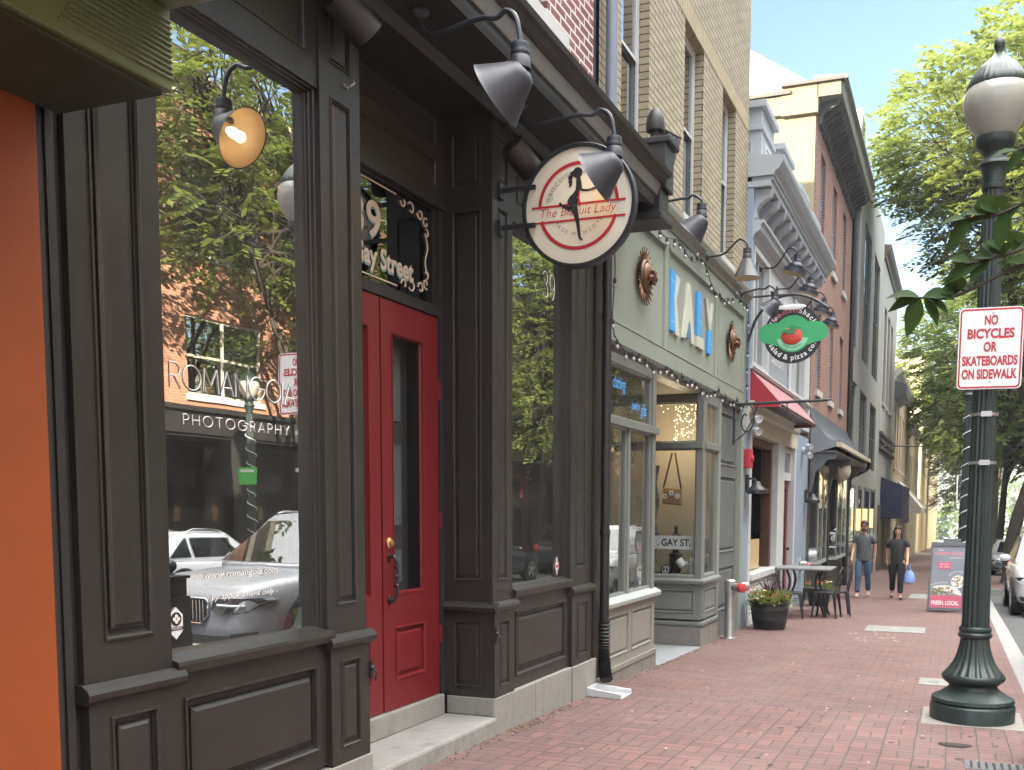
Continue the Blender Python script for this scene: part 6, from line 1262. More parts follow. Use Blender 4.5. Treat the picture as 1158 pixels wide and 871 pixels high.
for k in range(15):
    x = -3.40 + .022 * k; L = rnd.uniform(.2, .62); b.tube([(x, yg - .02, 2.79), (x + rnd.uniform(-.02, .02), yg - .02, 2.79 - L)], .002, 4)
    for j in range(5): pts.append((x + rnd.uniform(-.015, .015), yg - .02, 2.77 - L * (j + rnd.random()) / 5))
for x, z in ((-3.58, 2.76), (-3.55, 2.68), (-3.48, 2.77), (-3.49, 2.72)): pts.append((x, yg - .02, z))
b.build('strand', WHS, t)
for p in pts: b2 = B(); b2.ball(p, .006, 6, 4); b2.build('light', WARM, t)
pl_ = bpy.data.lights.new('window_glow', 'POINT'); pl_.energy = 5.0; pl_.color = (1, .80, .52); pl_.shadow_soft_size = .2; po = bpy.data.objects.new('window_glow', pl_); C.objects.link(po); po.location = (-3.45, 12.60, 2.35)
# poster and card in the left window
b = B(); b.fbox(EAST, 8.78, 9.02, .66, .98, -3.20, -3.19); base('window_poster', 'white printed card leaning in the left window of the sage shop', 'poster', WHS, b)

# ------------------------------------------------------------------ pavement furniture
def planter(x, y, r, h, label, seed, flowers=True):
    z = gz(y); R_ = random.Random(seed); t = thing('planter', label, 'planter', (x, y, z), group='black tub planters')
    b = B(); b.lathe([(r * .78, 0), (r * .80, .02), (r * .88, h * .33), (r * .90, h * .36), (r * .89, h * .39), (r * .95, h * .68), (r * .97, h * .71), (r * .955, h * .74), (r, h * .92), (r * 1.04, h * .93), (r * 1.04, h), (r * .95, h), (r * .93, h * .85)], (x, y, z), n=36, c1=False); b.build('tub', PLAST, t, smooth=True, ang=40)
    b = B(); b.lathe([(r * .94, h * .86), (.01, h * .88)], (x, y, z), n=24, c0=False); b.build('soil', bpy.data.materials['soil'], t)
    b = B()
    for k in range(520):
        a = R_.uniform(0, 6.28); q = r * 1.12 * math.sqrt(R_.random()); d = Vector((math.cos(a) * R_.uniform(.2, 1), math.sin(a) * R_.uniform(.2, 1), R_.uniform(.0, .9))).normalized()
        leaf_quad(b, Vector((x + q * math.cos(a), y + q * math.sin(a), z + h * .97 + R_.uniform(0, .16) - (q / r) ** 4 * .05)), d, Vector((R_.uniform(-.5, .5), R_.uniform(-.5, .5), 1)), R_.uniform(.05, .09), .035)
    b.build('foliage', LEAF, t)
    b = B()
    for k in range(26):
        a = R_.uniform(0, 6.28); L = R_.uniform(.25, .48); tilt = R_.uniform(.05, .55); p = Vector((x - .02, y, z + h)); d = Vector((math.cos(a) * math.sin(tilt), math.sin(a) * math.sin(tilt), math.cos(tilt))); s = d.cross(Vector((math.sin(a), -math.cos(a), .2))).normalized() * .012
        e = p + d * L + Vector((math.cos(a), math.sin(a), -1)) * L * .12; m = p + d * L * .55; b.quad(p - s, p + s, m + s * 1.1, m - s * 1.1); b.quad(m - s * 1.1, m + s * 1.1, e)
    if flowers: b.build('spiky_plant', M('purple_leaf', (.10, .035, .055), .5, var=.3) if 'purple_leaf' not in bpy.data.materials else bpy.data.materials['purple_leaf'], t)
    for nm, col, cnt in (('red_flower', (.62, .05, .04), 9), ('pale_flower', (.62, .55, .35), 9)):
        mt = bpy.data.materials.get(nm) or M(nm, col, .6)
        for k in range(cnt):
            a = R_.uniform(0, 6.28); q = r * R_.uniform(.3, 1.05); c = Vector((x + q * math.cos(a), y + q * math.sin(a), z + h + R_.uniform(.06, .18))); b = B()
            for j in range(5): b.ball(c + Vector((.016 * math.cos(j * 1.257), .016 * math.sin(j * 1.257), R_.uniform(-.006, .006))), (.017, .017, .010), 6, 4)
            b.build('flower', mt, t)
planter(-2.60, 15.32, .30, .43, 'black tub planter of flowers and spiky purple leaves by the standpipe', 1)
planter(-2.55, 20.9, .24, .34, 'smaller black tub planter with red flowers behind the chairs', 5)

def chair(x, y, rz, label):
    z = gz(y); t = thing('cafe_chair', label, 'chair', (x, y, z), rz, 'black metal cafe chairs round the table'); Mx = WM[t.name]; T = lambda *p: Mx @ Vector(p)
    b = B(); n = 20; ring = lambda s, h: [T(.195 * s * math.copysign(abs(math.cos(a)) ** .6, math.cos(a)), .195 * s * math.copysign(abs(math.sin(a)) ** .6, math.sin(a)), h) for a in [2 * math.pi * k / n for k in range(n)]]
    b.rings([ring(1, .425), ring(1.02, .43), ring(1.02, .45), ring(.97, .456), ring(.5, .45)]); b.build('seat', METB, t, smooth=True, ang=50)
    for sx in (-1, 1):
        for sy in (-1, 1):
            b = B(); b.rings([[T(sx * (f + dx), sy * (f + dy), h) for dx, dy in ((-w_, -w_), (w_, -w_), (w_, w_), (-w_, w_))] for f, h, w_ in ((.16, .43, .03), (.185, .25, .022), (.215, .0, .013))]); b.build('leg', METB, t, bevel=.004)
    b = B(); b.tube([T(*p) for p in spline([(-.18, .17, .44), (-.185, .20, .6), (-.17, .235, .78), (-.09, .26, .86), (0, .265, .87), (.09, .26, .86), (.17, .235, .78), (.185, .20, .6), (.18, .17, .44)], 5)], .012, 6); b.build('back_frame', METB, t, smooth=True)
    b = B(); b.rings([[T(sx, .17 + .085 * f, .44 + .41 * f) for sx in (-.055 + .01 * f, .055 - .01 * f)] for f in (0, .25, .5, .75, 1)], False, False, False); b.build('back_slat', METB, t)
    b = B()
    for s in (-1, 1): b.tube([T(s * .2, .12, .32), T(s * .2, -.12, .32)], .006, 5)
    b.build('brace', METB, t); return t
chair(-2.62, 17.55, rad(90) + .12, 'black metal cafe chair nearest the flower tub')
chair(-2.05, 17.95, rad(-90) - .1, 'black metal cafe chair nearest the middle of the pavement')
chair(-1.93, 18.55, rad(-90) + .18, 'black metal cafe chair on the far kerb side corner of the table')
chair(-2.45, 19.3, .1, 'black metal cafe chair behind the table facing the camera')
x0, x1, y0, y1 = -2.98, -1.98, 17.85, 18.75; t = thing('cafe_table', 'square metal cafe table with a pale edge and curved black legs', 'table', (-2.48, 18.3, gz(18.3))); zt = .40
b = B(); b.box(x0, y0, zt - .035, x1, y1, zt); b.build('tabletop', M('weathered_metal_top', (.30, .31, .31), .35, metal=.4, var=.2), t, bevel=.008)
for sx, sy in ((1, 0), (1, 1), (0, 0), (0, 1)):
    X = x1 - .12 if sx else x0 + .12; Yy = y1 - .12 if sy else y0 + .12; ix = -1 if sx else 1
    b = B(); b.tube(spline([(X + ix * .10, Yy, zt - .03), (X + ix * .16, Yy, zt - .25), (X + ix * .10, Yy, zt - .5), (X + ix * .0, Yy, gz(Yy) + .06), (X - ix * .03, Yy, gz(Yy))], 6), .022, 8); b.build('leg', METB, t, smooth=True)

# sandwich board
t = thing('sandwich_board', 'grey sandwich board with food pictures and a pink bottom strip', 'sign', (-.10, 20.6, gz(20.6)))
fr = Fr((-.115, 20.4, gz(20.4) + .0), (1, .02, 0), (.035, .11, .99), (0, -1, .11))
b = B(); b.fbox(fr, -.33, .33, .03, 1.36, -.03, 0); b.fbox(fr, -.33, -.29, .03, 1.36, 0, .02); b.fbox(fr, .29, .33, .03, 1.36, 0, .02); b.fbox(fr, -.29, .29, .03, .09, 0, .02); b.fbox(fr, -.29, .29, 1.28, 1.36, 0, .02); b.fbox(fr, -.12, .2, 1.36, 1.43, -.05, .0); b.build('frame', GREYD, t, bevel=.006)
b = B(); fr2 = Fr((-.09, 20.98, gz(20.98)), (1, .02, 0), (.03, -.16, .98), (0, 1, .16)); b.fbox(fr2, -.33, .33, .03, 1.36, -.03, 0); b.build('rear_panel', GREYD, t)
b = B(); b.fbox(fr, -.29, .29, .09, 1.28, .0, .005); b.build('poster', M('poster_grey', (.24, .26, .30), .45), t)
b = B(); b.fbox(fr, -.285, .285, .095, .33, .006, .008); b.fbox(fr, -.18, .05, .84, .98, .006, .008); b.build('pink_strip', M('poster_pink', (.58, .12, .19), .45), t)
b = B(); text_fit(b, 'FRESH. LOCAL', fr, -.25, .24, .15, .075, .009, offset=.004); text_fit(b, 'the', fr, -.19, -.09, 1.19, .04, .006); text_fit(b, 'salad & pizza co.', fr, .02, .27, 1.05, .035, .006); text_fit(b, 'Open Daily', fr, -.15, .02, .925, .03, .0085); text_fit(b, '11am - 9:00pm', fr, -.16, .03, .87, .03, .0085); text_arc(b, 'artisanal pizza', .05, fr, -.05, .1, .47, 1.75, .006, True); text_arc(b, 'gourmet salads', .045, fr, .19, .6, .19, 1.7, .006, True)
b.build('white_lettering', WHS, t)
b = B(); text_fit(b, 'TOMATO SHACK', fr, -.25, .27, 1.115, .055, .006, offset=.002); b.build('pink_lettering', bpy.data.materials['sign_pink'], t)
b = B(); b.prism([(.20 + .125 * math.cos(rad(a)), .60 + .125 * math.sin(rad(a))) for a in range(0, 360, 15)][:] , fr, .0055, .0075); b.prism([(x, y) for x, y in [(-.05 + .33 * math.cos(rad(a)), .33 + .20 * math.sin(rad(a))) for a in range(0, 181, 10)] if abs(x) < .285], fr, .0056, .0072); b.build('plate_picture', WHS, t)
Rf = random.Random(2)
for nm, col, pts in (('salad_green', (.16, .30, .05), 34), ('salad_cream', (.62, .55, .38), 34), ('salad_red', (.45, .10, .05), 22), ('salad_brown', (.26, .13, .05), 22)):
    b = B()
    for k in range(pts):
        if k % 3 == 0: a = Rf.uniform(0, 6.28); q = .10 * math.sqrt(Rf.random()); c = (.20 + q * math.cos(a), .60 + q * math.sin(a))
        else: a = Rf.uniform(.1, 3.04); q = math.sqrt(Rf.random()); c = (-.05 + .22 * q * math.cos(a), .345 + .17 * q * math.sin(a))
        rr = Rf.uniform(.012, .026); ph = Rf.uniform(0, 6); b.prism([(c[0] + rr * Rf.uniform(.6, 1.2) * math.cos(ph + j * 1.05), c[1] + rr * .8 * Rf.uniform(.6, 1.2) * math.sin(ph + j * 1.05)) for j in range(6)], fr, .0078, .0082 + Rf.uniform(0, .002))
    b.build('food_picture', M(nm, col, .6, var=.3, vs=30), t)

# utility covers, scraps
def cover(x0, y0, x1, y1, label, mat=CONC):
    b = B(); q = [(x0, y0), (x1, y0), (x1, y1), (x0, y1)]; b.rings([[(x, y, gz(y) - .03) for x, y in q], [(x, y, gz(y) + .006) for x, y in q]]); xm, ym = (x0 + x1) / 2, (y0 + y1) / 2
    o = base('utility_cover', label, 'utility cover', mat, b, 'utility covers in the brick pavement')
    b = B(); b.cyl((xm, ym, gz(ym) + .004), (xm, ym, gz(ym) + .010), .05, n=14); b.build('lid', STEEL, o)
cover(-1.24, 15.75, -.36, 16.75, 'large pale concrete utility cover in the middle of the pavement')
cover(-.27, 10.25, .0, 10.75, 'small concrete utility cover just behind the lamp base')
cover(-.95, 24.6, -.35, 26.6, 'concrete utility cover behind the sandwich board')

q = [(.12, 6.62), (.56, 6.62), (.56, 6.86), (.12, 6.86)]; b.rings([[(x, y, gz(y) - .03) for x, y in q], [(x, y, gz(y) + .005) for x, y in q]]); o = base('drain_grate', 'small metal drain grate at the bottom edge of the picture', 'drain grate', M('dull_steel', (.16, .165, .17), .5, metal=.6, var=.2), b)
b = B()
for k in range(9): b.box(.15 + .045 * k, 6.65, gz(6.7) + .004, .165 + .045 * k, 6.83, gz(6.8) + .010)
b.build('slot', INK, o)
b = B(); c = (.06, 7.32)
b.rings([[(c[0] + r * 1.5 * math.cos(a) * (1 + .25 * math.sin(3 * a)), c[1] + r * math.sin(a) * (1 + .2 * math.cos(2 * a)), gz(c[1]) + h) for a in [k * .524 for k in range(12)]] for r, h in ((.07, .001), (.06, .012), (.02, .016))]); base('paving_hole', 'small dark clump of dirt on the brick in front of the lamp base', 'dirt clump', M('dark_dirt', (.03, .027, .024), .9, bump=.8), b)
b = B()
for k in range(170):
    y = rnd.uniform(5.5, 26); x = rnd.uniform(-2.7, .5)
    if k < 30: x, y = rnd.gauss(-.95, .18), rnd.gauss(14.7, .4)
    s = rnd.uniform(.005, .018) * (1.8 if k < 30 else 1); a = rnd.uniform(0, 6); z = gz(y) + .005
    b.add([(x + s * math.cos(a + j * 1.2566) * rnd.uniform(.5, 1.3), y + s * math.sin(a + j * 1.2566) * rnd.uniform(.5, 1.3), z) for j in range(5)], [(0, 1, 2, 3, 4)])
o = b.build('litter', M('pale_scraps', (.42, .39, .34), .9)); o['kind'] = 'stuff'

b = B()
for k in range(260):
    y = rnd.uniform(5.2, 22); x = rnd.uniform(-2.7, .55); s_ = rnd.uniform(.008, .026); a = rnd.uniform(0, 6); z = gz(y) + .003
    b.add([(x + s_ * math.cos(a + j * .785) * rnd.uniform(.7, 1.2), y + s_ * math.sin(a + j * .785) * rnd.uniform(.7, 1.2), z) for j in range(8)], [tuple(range(8))])
o = b.build('chewing_gum_spots', M('old_gum', (.055, .045, .042), .9)); o['kind'] = 'stuff'
# ------------------------------------------------------------------ cars
def car(name, label, paint, x, y, rz, group, low=False, L=4.75, Wd=1.95, H=1.74):
    z = gz(y) - .13; t = thing(name, label, 'car', (x, y, z), rz, group); Mx = WM[t.name] @ Matrix.Rotation(-math.atan(SL) * (1 if abs(rz) < 1 else -1), 4, 'X'); T = lambda *p: Mx @ Vector(p)
    hl, hw = L / 2, Wd / 2; k = 1.0 if not low else .86; belt = 1.08 * k
    st = [(-hl, .46, .72 * k, .62), (-hl + .04, .34, .84 * k, .80), (-hl + .16, .25, .93 * k, .90), (-hl + .5, .22, 1.0 * k, .955), (-hl + .95, .22, 1.05 * k, .985), (-hl + 1.45, .22, belt, 1.0), (-.2, .22, belt + .02, 1.0), (hl - 1.2, .22, belt + .05, 1.0), (hl - .4, .26, belt + .04, .965), (hl - .08, .34, belt - .05, .90), (hl, .5, belt - .2, .78)]
    R0 = []
    for yy, zb, zt, f in st:
        w_ = hw * f; h = zt - zb; half = [(w_ * .80, zb), (w_ * .94, zb + h * .06), (w_ * .985, zb + h * .22), (w_ * .995, zb + h * .45), (w_, zb + h * .66), (w_ * .975, zb + h * .82), (w_ * .93, zb + h * .93), (w_ * .84, zb + h * .99), (w_ * .5, zt + .012), (0, zt + .02)]
        R0.append([T(px, yy, pz) for px, pz in half] + [T(-px, yy, pz) for px, pz in reversed(half[:-1])])
    b = B(); b.rings(R0); b.build('body', paint, t, smooth=True, ang=60, sub=1)
    wb, wt = -hl + 1.32, -hl + 2.15; rt, rb_ = hl - (.75 if not low else 1.1), hl - .18
    lo = [(wb, .60), (wb + .22, .90), (0, .935), (rb_ - .3, .90), (rb_, .78)]; hi = [(wt, .62), (wt + .2, .70), (.4, .72), (rt - .25, .70), (rt, .60)]
    def loop(l, zz, zc=0): return [T(-px * hw, yy, zz) for yy, px in l] + [T(px * hw, yy, zz) for yy, px in reversed(l)]
    b = B(); b.rings([loop(lo, belt - .03), loop(lo, belt + .03), loop(hi, H - .05), loop([(a + (.06 if a < 0 else -.06), c * .93) for a, c in hi], H - .005), loop([(a * .6, c * .5) for a, c in hi], H + .02)]); b.build('cabin', paint, t, smooth=True, ang=40)
    def gl(p, nm):
        b = B(); b.add([T(*q) for q in p], [tuple(range(len(p)))]); o = b.build(nm, GLCAR, t); return o
    e = .012; f0, f1 = .12, .90; lerp = lambda a, c, f: a + (c - a) * f
    zz = lambda f: lerp(belt + .03, H - .05, f)
    # windscreen and rear window
    gl([(-.74 * hw, lerp(wb, wt, .06) - e, zz(.06)), (.74 * hw, lerp(wb, wt, .06) - e, zz(.06)), (.58 * hw, lerp(wb, wt, .93) - e, zz(.93) + e), (-.58 * hw, lerp(wb, wt, .93) - e, zz(.93) + e)], 'windscreen')
    gl([(-.68 * hw, lerp(rb_, rt, .2) + e, zz(.2)), (.68 * hw, lerp(rb_, rt, .2) + e, zz(.2)), (.55 * hw, lerp(rb_, rt, .9) + e, zz(.9)), (-.55 * hw, lerp(rb_, rt, .9) + e, zz(.9))], 'rear_window')
    cut = [wb + .55, .05, 1.05, rb_ - .38]
    for s in (-1, 1):
        for i in range(3):
            a, c = cut[i] + (.0 if i else 0), cut[i + 1] - .07; sh = lambda yy, f: yy + ((wt - wb) * f * .82 if i == 0 and yy == a else 0) - ((rb_ - rt) * f * .7 if i == 2 and yy == c else 0)
            gl([(s * (hw * lerp(.925, .715, f) + e), sh(yy, f), zz(f)) for yy, f in ((a, .08), (c, .08), (c, .88), (a, .88))], 'side_window')
        b = B(); b.ball(T(s * (hw + .10), wb + .62, belt + .08), (.11, .06, .075), 12, 8); b.build('mirror', paint, t, smooth=True)
        b = B(); b.tube([T(s * hw * .70, wt + .25, H + .02), T(s * hw * .70, wt + .4, H + .05), T(s * hw * .70, rt - .35, H + .05), T(s * hw * .70, rt - .2, H + .01)], .016, 6); b.build('roof_rail', CHROME, t, smooth=True)
        for yy in (-hl + .92, hl - 1.0):
            c = T(s * (hw - .115), yy, .355); ax = (T(s, 0, 0) - T(0, 0, 0)).normalized()
            b = B(); b.lathe([(.42, .10), (.45, .121), (.42, .128), (.36, .11)], c, ax, 28, c0=False, c1=False); b.lathe([(.43, .108), (.1, .109)], c, ax, 28, c0=False); b.build('wheel_arch', PLAST, t)
            b = B(); b.lathe([(.24, -.11), (.34, -.11), (.36, -.08), (.36, .10), (.345, .122), (.25, .124)], c, ax, 32); w = b.build('wheel', TYRE, t, smooth=True, ang=40)
            b = B(); b.lathe([(.25, .123), (.24, .128), (.225, .118), (.22, .10)], c, ax, 32, c0=False, c1=False); b.lathe([(.06, .10), (.06, .132), (.03, .136)], c, ax, 16)
            e1 = ax.orthogonal().normalized(); e2 = ax.cross(e1)
            for j in range(5):
                d = e1 * math.cos(j * 1.2566) + e2 * math.sin(j * 1.2566); n_ = ax.cross(d); b.rings([[c + d * r + n_ * q + ax * h for q, h in ((-w2, .110), (w2, .110), (w2 * .7, .131), (-w2 * .7, .131))] for r, w2 in ((.05, .03), (.235, .045))])
            b.build('rim', STEEL, w)
    # face
    yf = -hl
    b = B(); pr = lambda hx, z0, z1, y0, y1, cut_: [[T(px, y0 + abs(px) ** 2 * .18, pz) for px, pz in ((-hx + cut_, z0), (hx - cut_, z0), (hx, z0 + cut_), (hx, z1 - cut_ * .4), (hx - cut_ * .4, z1), (-hx + cut_ * .4, z1), (-hx, z1 - cut_ * .4), (-hx, z0 + cut_))], [T(px, y1 + abs(px) ** 2 * .18, pz) for px, pz in ((-hx + cut_, z0), (hx - cut_, z0), (hx, z0 + cut_), (hx, z1 - cut_ * .4), (hx - cut_ * .4, z1), (-hx + cut_ * .4, z1), (-hx, z1 - cut_ * .4), (-hx, z0 + cut_))]]
    b.rings(pr(.36, .50 * k, .78 * k, yf - .035, yf + .1, .10)); b.build('grille', PLAST, t)
    b = B()
    for j in range(15): px = -.30 + .043 * j; b.rings([[T(px + q, yf - .037 - .012 + px * px * .18, pz) for q in (-.006, .006)] + [T(px + q, yf - .03 + px * px * .18, pz) for q in (.006, -.006)] for pz in (.53 * k, .765 * k)])
    b.tube([T(px, yf - .045 + px * px * .18, pz) for px, pz in ((-.27, .505 * k), (.27, .505 * k), (.365, .6 * k), (.365, .74 * k), (.33, .785 * k), (-.33, .785 * k), (-.365, .74 * k), (-.365, .6 * k), (-.27, .505 * k))], .011, 6); b.build('grille_trim', CHROME, t, smooth=True)
    b = B(); b.rings(pr(.60, .27, .40, yf - .02, yf + .15, .05)); b.build('lower_intake', PLAST, t)
    b = B(); b.tube([T(px, yf - .03 + abs(px) ** 2 * .2, .255) for px in (-.72, -.4, 0, .4, .72)], .022, 6); b.build('skid_trim', CHROME, t, smooth=True)
    for s in (-1, 1):
        out = [(.42, .655), (.58, .615), (.80, .64), (.945, .77), (.90, .80), (.70, .795), (.46, .775)]; fy = lambda px: yf - .012 + max(0, px - .58) ** 2 * 2.3
        b = B(); b.rings([[T(s * px, fy(px) - .03, pz * k) for px, pz in out], [T(s * px * .99, fy(px) + .20, pz * k) for px, pz in out]]); hlm = b.build('headlight', M('dark_lamp', (.03, .032, .036), .12, coat=.8) if 'dark_lamp' not in bpy.data.materials else bpy.data.materials['dark_lamp'], t)
        b = B(); b.tube([T(s * px, fy(px) - .036, pz * k) for px, pz in ((.52, .715), (.66, .712), (.80, .72))], .016, 6); b.tube([T(s * px, fy(px) - .036, pz * k) for px, pz in ((.72, .67), (.76, .72), (.80, .765))], .010, 6); b.build('lamp_lens', LENS, hlm, smooth=True)
        b = B(); b.rings([[T(s * px, fy(px) - .02, pz) for px, pz in ((.64, .30), (.84, .34), (.86, .42), (.66, .40))], [T(s * px, fy(px) + .1, pz) for px, pz in ((.64, .30), (.84, .34), (.86, .42), (.66, .40))]]); b.build('fog_lamp', PLAST, t)
        b = B(); b.box(0, 0, 0, 0, 0, 0) if False else b.ball(T(s * hw * .80, hl - .05, belt - .12), (.12, .05, .13), 10, 8); b.build('tail_light', M('tail_red', (.45, .02, .02), .2) if 'tail_red' not in bpy.data.materials else bpy.data.materials['tail_red'], t, smooth=True)
        for yy in (.05, 1.05):
            b = B(); b.tube([T(s * (hw + .008), yy - .28, belt - .16), T(s * (hw + .02), yy - .24, belt - .155), T(s * (hw + .02), yy - .10, belt - .15), T(s * (hw + .008), yy - .06, belt - .15)], .012, 6); b.build('handle', paint, t)
    b = B(); b.fbox(Fr(T(0, yf - .055, .45), T(1, 0, 0) - T(0, 0, 0), T(0, 0, 1) - T(0, 0, 0), T(0, -1, 0) - T(0, 0, 0)), -.15, .15, -.04, .04, 0, .01); b.build('number_plate', WHS, t)
    b = B(); b.rings([[T(px, yy, .22) for px, yy in ((-.8, -hl + .3), (.8, -hl + .3), (.8, hl - .3), (-.8, hl - .3))], [T(px, yy, .34) for px, yy in ((-.8, -hl + .3), (.8, -hl + .3), (.8, hl - .3), (-.8, hl - .3))]]); b.build('underbody', PLAST, t)
    for s in (-1, 1): b = B(); c = T(s * .38, -.1, 0); b.rings([[T(s * .38 + dx, -.05 + dy, h) for dx, dy in ((-.22, -.08), (.22, -.08), (.22, .08), (-.22, .08))] for h in (.7, 1.15)] + [[T(s * .38 + dx, .05 + dy, 1.38) for dx, dy in ((-.10, -.05), (.10, -.05), (.10, .05), (-.10, .05))]]); b.build('seat', INK, t)
    return t
GC = 'parked cars'
car('parked_car', 'white sport utility car facing the camera at the right edge of the picture', CARW, 2.12, 23.9, 0, GC)
car('parked_car', 'silver sport utility car with a dark grille mirrored in the first window', CARS, 1.97, 10.9, 0, GC)
car('parked_car', 'pale blue car with a dark bumper facing the camera behind the tree trunk', CARS, 2.35, 45.5, 0, GC, True, 4.5, 1.85, 1.5)
car('parked_car', 'white saloon car parked across the street', CARW, 8.15, 15.2, math.pi, GC, True, 4.6, 1.84, 1.46)
car('parked_car', 'dark car parked across the street under the trees', CARD, 8.15, 27.5, math.pi, GC, True, 4.6, 1.84, 1.48)
car('parked_car', 'dark sport utility car parked across the street beyond the other dark car', CARD, 8.1, 35.0, math.pi, GC)
car('moving_car', 'pale car driving down the far lane in the distance', CARW, 3.9, 62, 0, GC, True, 4.5, 1.85, 1.5)
car('parked_car', 'silver car parked far along the near kerb', CARS, 2.1, 76, 0, GC)

# ------------------------------------------------------------------ people
def skin(name, pts, edges, mat, parent, M0, sub=2, root=0):
    me = bpy.data.meshes.new(name); keys = list(pts); inv = WM[parent.name].inverted() if parent else Matrix(); ix = {k_: i for i, k_ in enumerate(keys)}
    me.from_pydata([M0 @ Vector(pts[k_][:3]) for k_ in keys], [(ix[a], ix[c]) for a, c in edges], [])
    o = bpy.data.objects.new(name, me); C.objects.link(o); sk = o.modifiers.new('s', 'SKIN'); sk.use_smooth_shade = True
    for i, k_ in enumerate(keys):
        r = pts[k_][3]; me.skin_vertices[0].data[i].radius = r if isinstance(r, tuple) else (r, r); me.skin_vertices[0].data[i].use_root = (i == root)
    o.modifiers.new('q', 'SUBSURF').levels = sub; dg = bpy.context.evaluated_depsgraph_get(); m2 = bpy.data.meshes.new_from_object(o.evaluated_get(dg)); bpy.data.objects.remove(o)
    m2.transform(inv); m2.materials.clear(); m2.materials.append(mat); m2.polygons.foreach_set('use_smooth', [True] * len(m2.polygons))
    o = bpy.data.objects.new(name, m2); C.objects.link(o); o.parent = parent; WM[o.name] = WM[parent.name]; return o
def person(label, loc, rz, H, fem, shirt, pants, shoe):
    t = thing('person', label, 'person', loc, rz); s = H / 1.78; Mx = WM[t.name] @ Matrix.Scale(s, 4); hb = 1.12 if fem else 1.0
    P = {'pel': (0, .01, .95, (.11 * hb, .085 * hb)), 'wai': (0, .0, 1.10, (.10 * hb, .075 * hb)), 'che': (0, .015, 1.30, (.135, .09 * hb)), 'nb': (0, .02, 1.455, (.085, .07)), 'nk': (0, .005, 1.53, (.054, .056)), 'jaw': (0, -.03, 1.585, (.058, .066)), 'fac': (0, -.022, 1.65, (.074, .092)), 'cra': (0, -.002, 1.715, (.076, .092)), 'top': (0, .0, 1.765, (.05, .055))}
    E = [('pel', 'wai'), ('wai', 'che'), ('che', 'nb'), ('nb', 'nk'), ('nk', 'jaw'), ('jaw', 'fac'), ('fac', 'cra'), ('cra', 'top')]
    for sd, sg in (('L', 1), ('R', -1)):
        fw = (1 if sd == 'L' else -1) * (-1 if fem else 1)
        P['sh' + sd] = (sg * .165, .02, 1.43, .07); P['sq' + sd] = (sg * .205, .02, 1.36, .058); P['el' + sd] = (sg * .236, .035 + .06 * fw, 1.14, .043); P['wr' + sd] = (sg * .236, -.05 + .14 * fw, .93, .029); P['pa' + sd] = (sg * .232, -.07 + .16 * fw, .86, (.018, .036))
        E += [('che', 'sh' + sd), ('sh' + sd, 'sq' + sd), ('sq' + sd, 'el' + sd), ('el' + sd, 'wr' + sd), ('wr' + sd, 'pa' + sd)]
        for j, (dy, L) in enumerate(((-.028, .07), (-.009, .08), (.01, .074), (.028, .058))):
            y0 = P['pa' + sd][1]; P[f'f{j}{sd}'] = (sg * .226, y0 + dy, .86 - L * .55, .009); P[f'g{j}{sd}'] = (sg * .216, y0 + dy - .006, .86 - L, .0075); E += [('pa' + sd, f'f{j}{sd}'), (f'f{j}{sd}', f'g{j}{sd}')]
        P['t0' + sd] = (sg * .215, P['pa' + sd][1] - .045, .875, .010); P['t1' + sd] = (sg * .206, P['pa' + sd][1] - .056, .835, .008); E += [('pa' + sd, 't0' + sd), ('t0' + sd, 't1' + sd)]
        kn = -.13 if fw < 0 else .02; an = -.16 if fw < 0 else .20; az_ = .085 if fw < 0 else .13
        P['hp' + sd] = (sg * .095 * hb, .01, .90, (.098 * hb, .10 * hb)); P['th' + sd] = (sg * .10, kn * .45, .72, .085 * hb); P['kn' + sd] = (sg * .095, kn, .50, .058); P['ca' + sd] = (sg * .095, (kn + an) / 2 + .02, .33, .055); P['an' + sd] = (sg * .095, an, az_, .036); P['he' + sd] = (sg * .097, an + .03, az_ - .045, .036); P['to' + sd] = (sg * .108, an - .15, .035 if fw < 0 else .05, (.038, .026))
        E += [('pel', 'hp' + sd), ('hp' + sd, 'th' + sd), ('th' + sd, 'kn' + sd), ('kn' + sd, 'ca' + sd), ('ca' + sd, 'an' + sd), ('an' + sd, 'to' + sd)]; del P['he' + sd]
    body = skin('body', P, E, SKIN, t, Mx)
    def sub(names, add, extra=None):
        Q = {}
        for n_ in names:
            p = P[n_]; r = p[3] if isinstance(p[3], tuple) else (p[3], p[3]); Q[n_] = (p[0], p[1], p[2], (r[0] + add, r[1] + add))
        if extra: Q.update(extra)
        return Q, [e for e in E if e[0] in Q and e[1] in Q]
    mid = {f'm{sd}': tuple(.45 * P['sq' + sd][i] + .55 * P['el' + sd][i] for i in range(3)) + ((.068, .068),) for sd in 'LR'}
    b = B(); k2 = 1.10 if fem else 1.0; bw = 1.04 if fem else 1.0
    b.rings([[Mx @ Vector((rx * bw * math.copysign(abs(math.cos(q)) ** .85, math.cos(q)) * (1 + .02 * math.sin(5 * q + z_ * 22)), cy + ry * k2 * math.sin(q) * (1 + .03 * math.sin(3 * q + z_ * 17)), z_)) for q in [2 * math.pi * j / 26 for j in range(26)]] for z_, rx, ry, cy in
        ((.845, .166, .126, .012), (.87, .170, .132, .012), (.94, .168, .130, .010), (1.02, .160, .122, .004), (1.10, .156, .118, .0), (1.20, .164, .122, .006), (1.30, .178, .126, .014), (1.37, .184, .118, .018), (1.415, .172, .100, .02), (1.445, .125, .084, .02), (1.468, .086, .074, .02), (1.478, .076, .068, .02))]); b.build('shirt', shirt, t, smooth=True, ang=180)
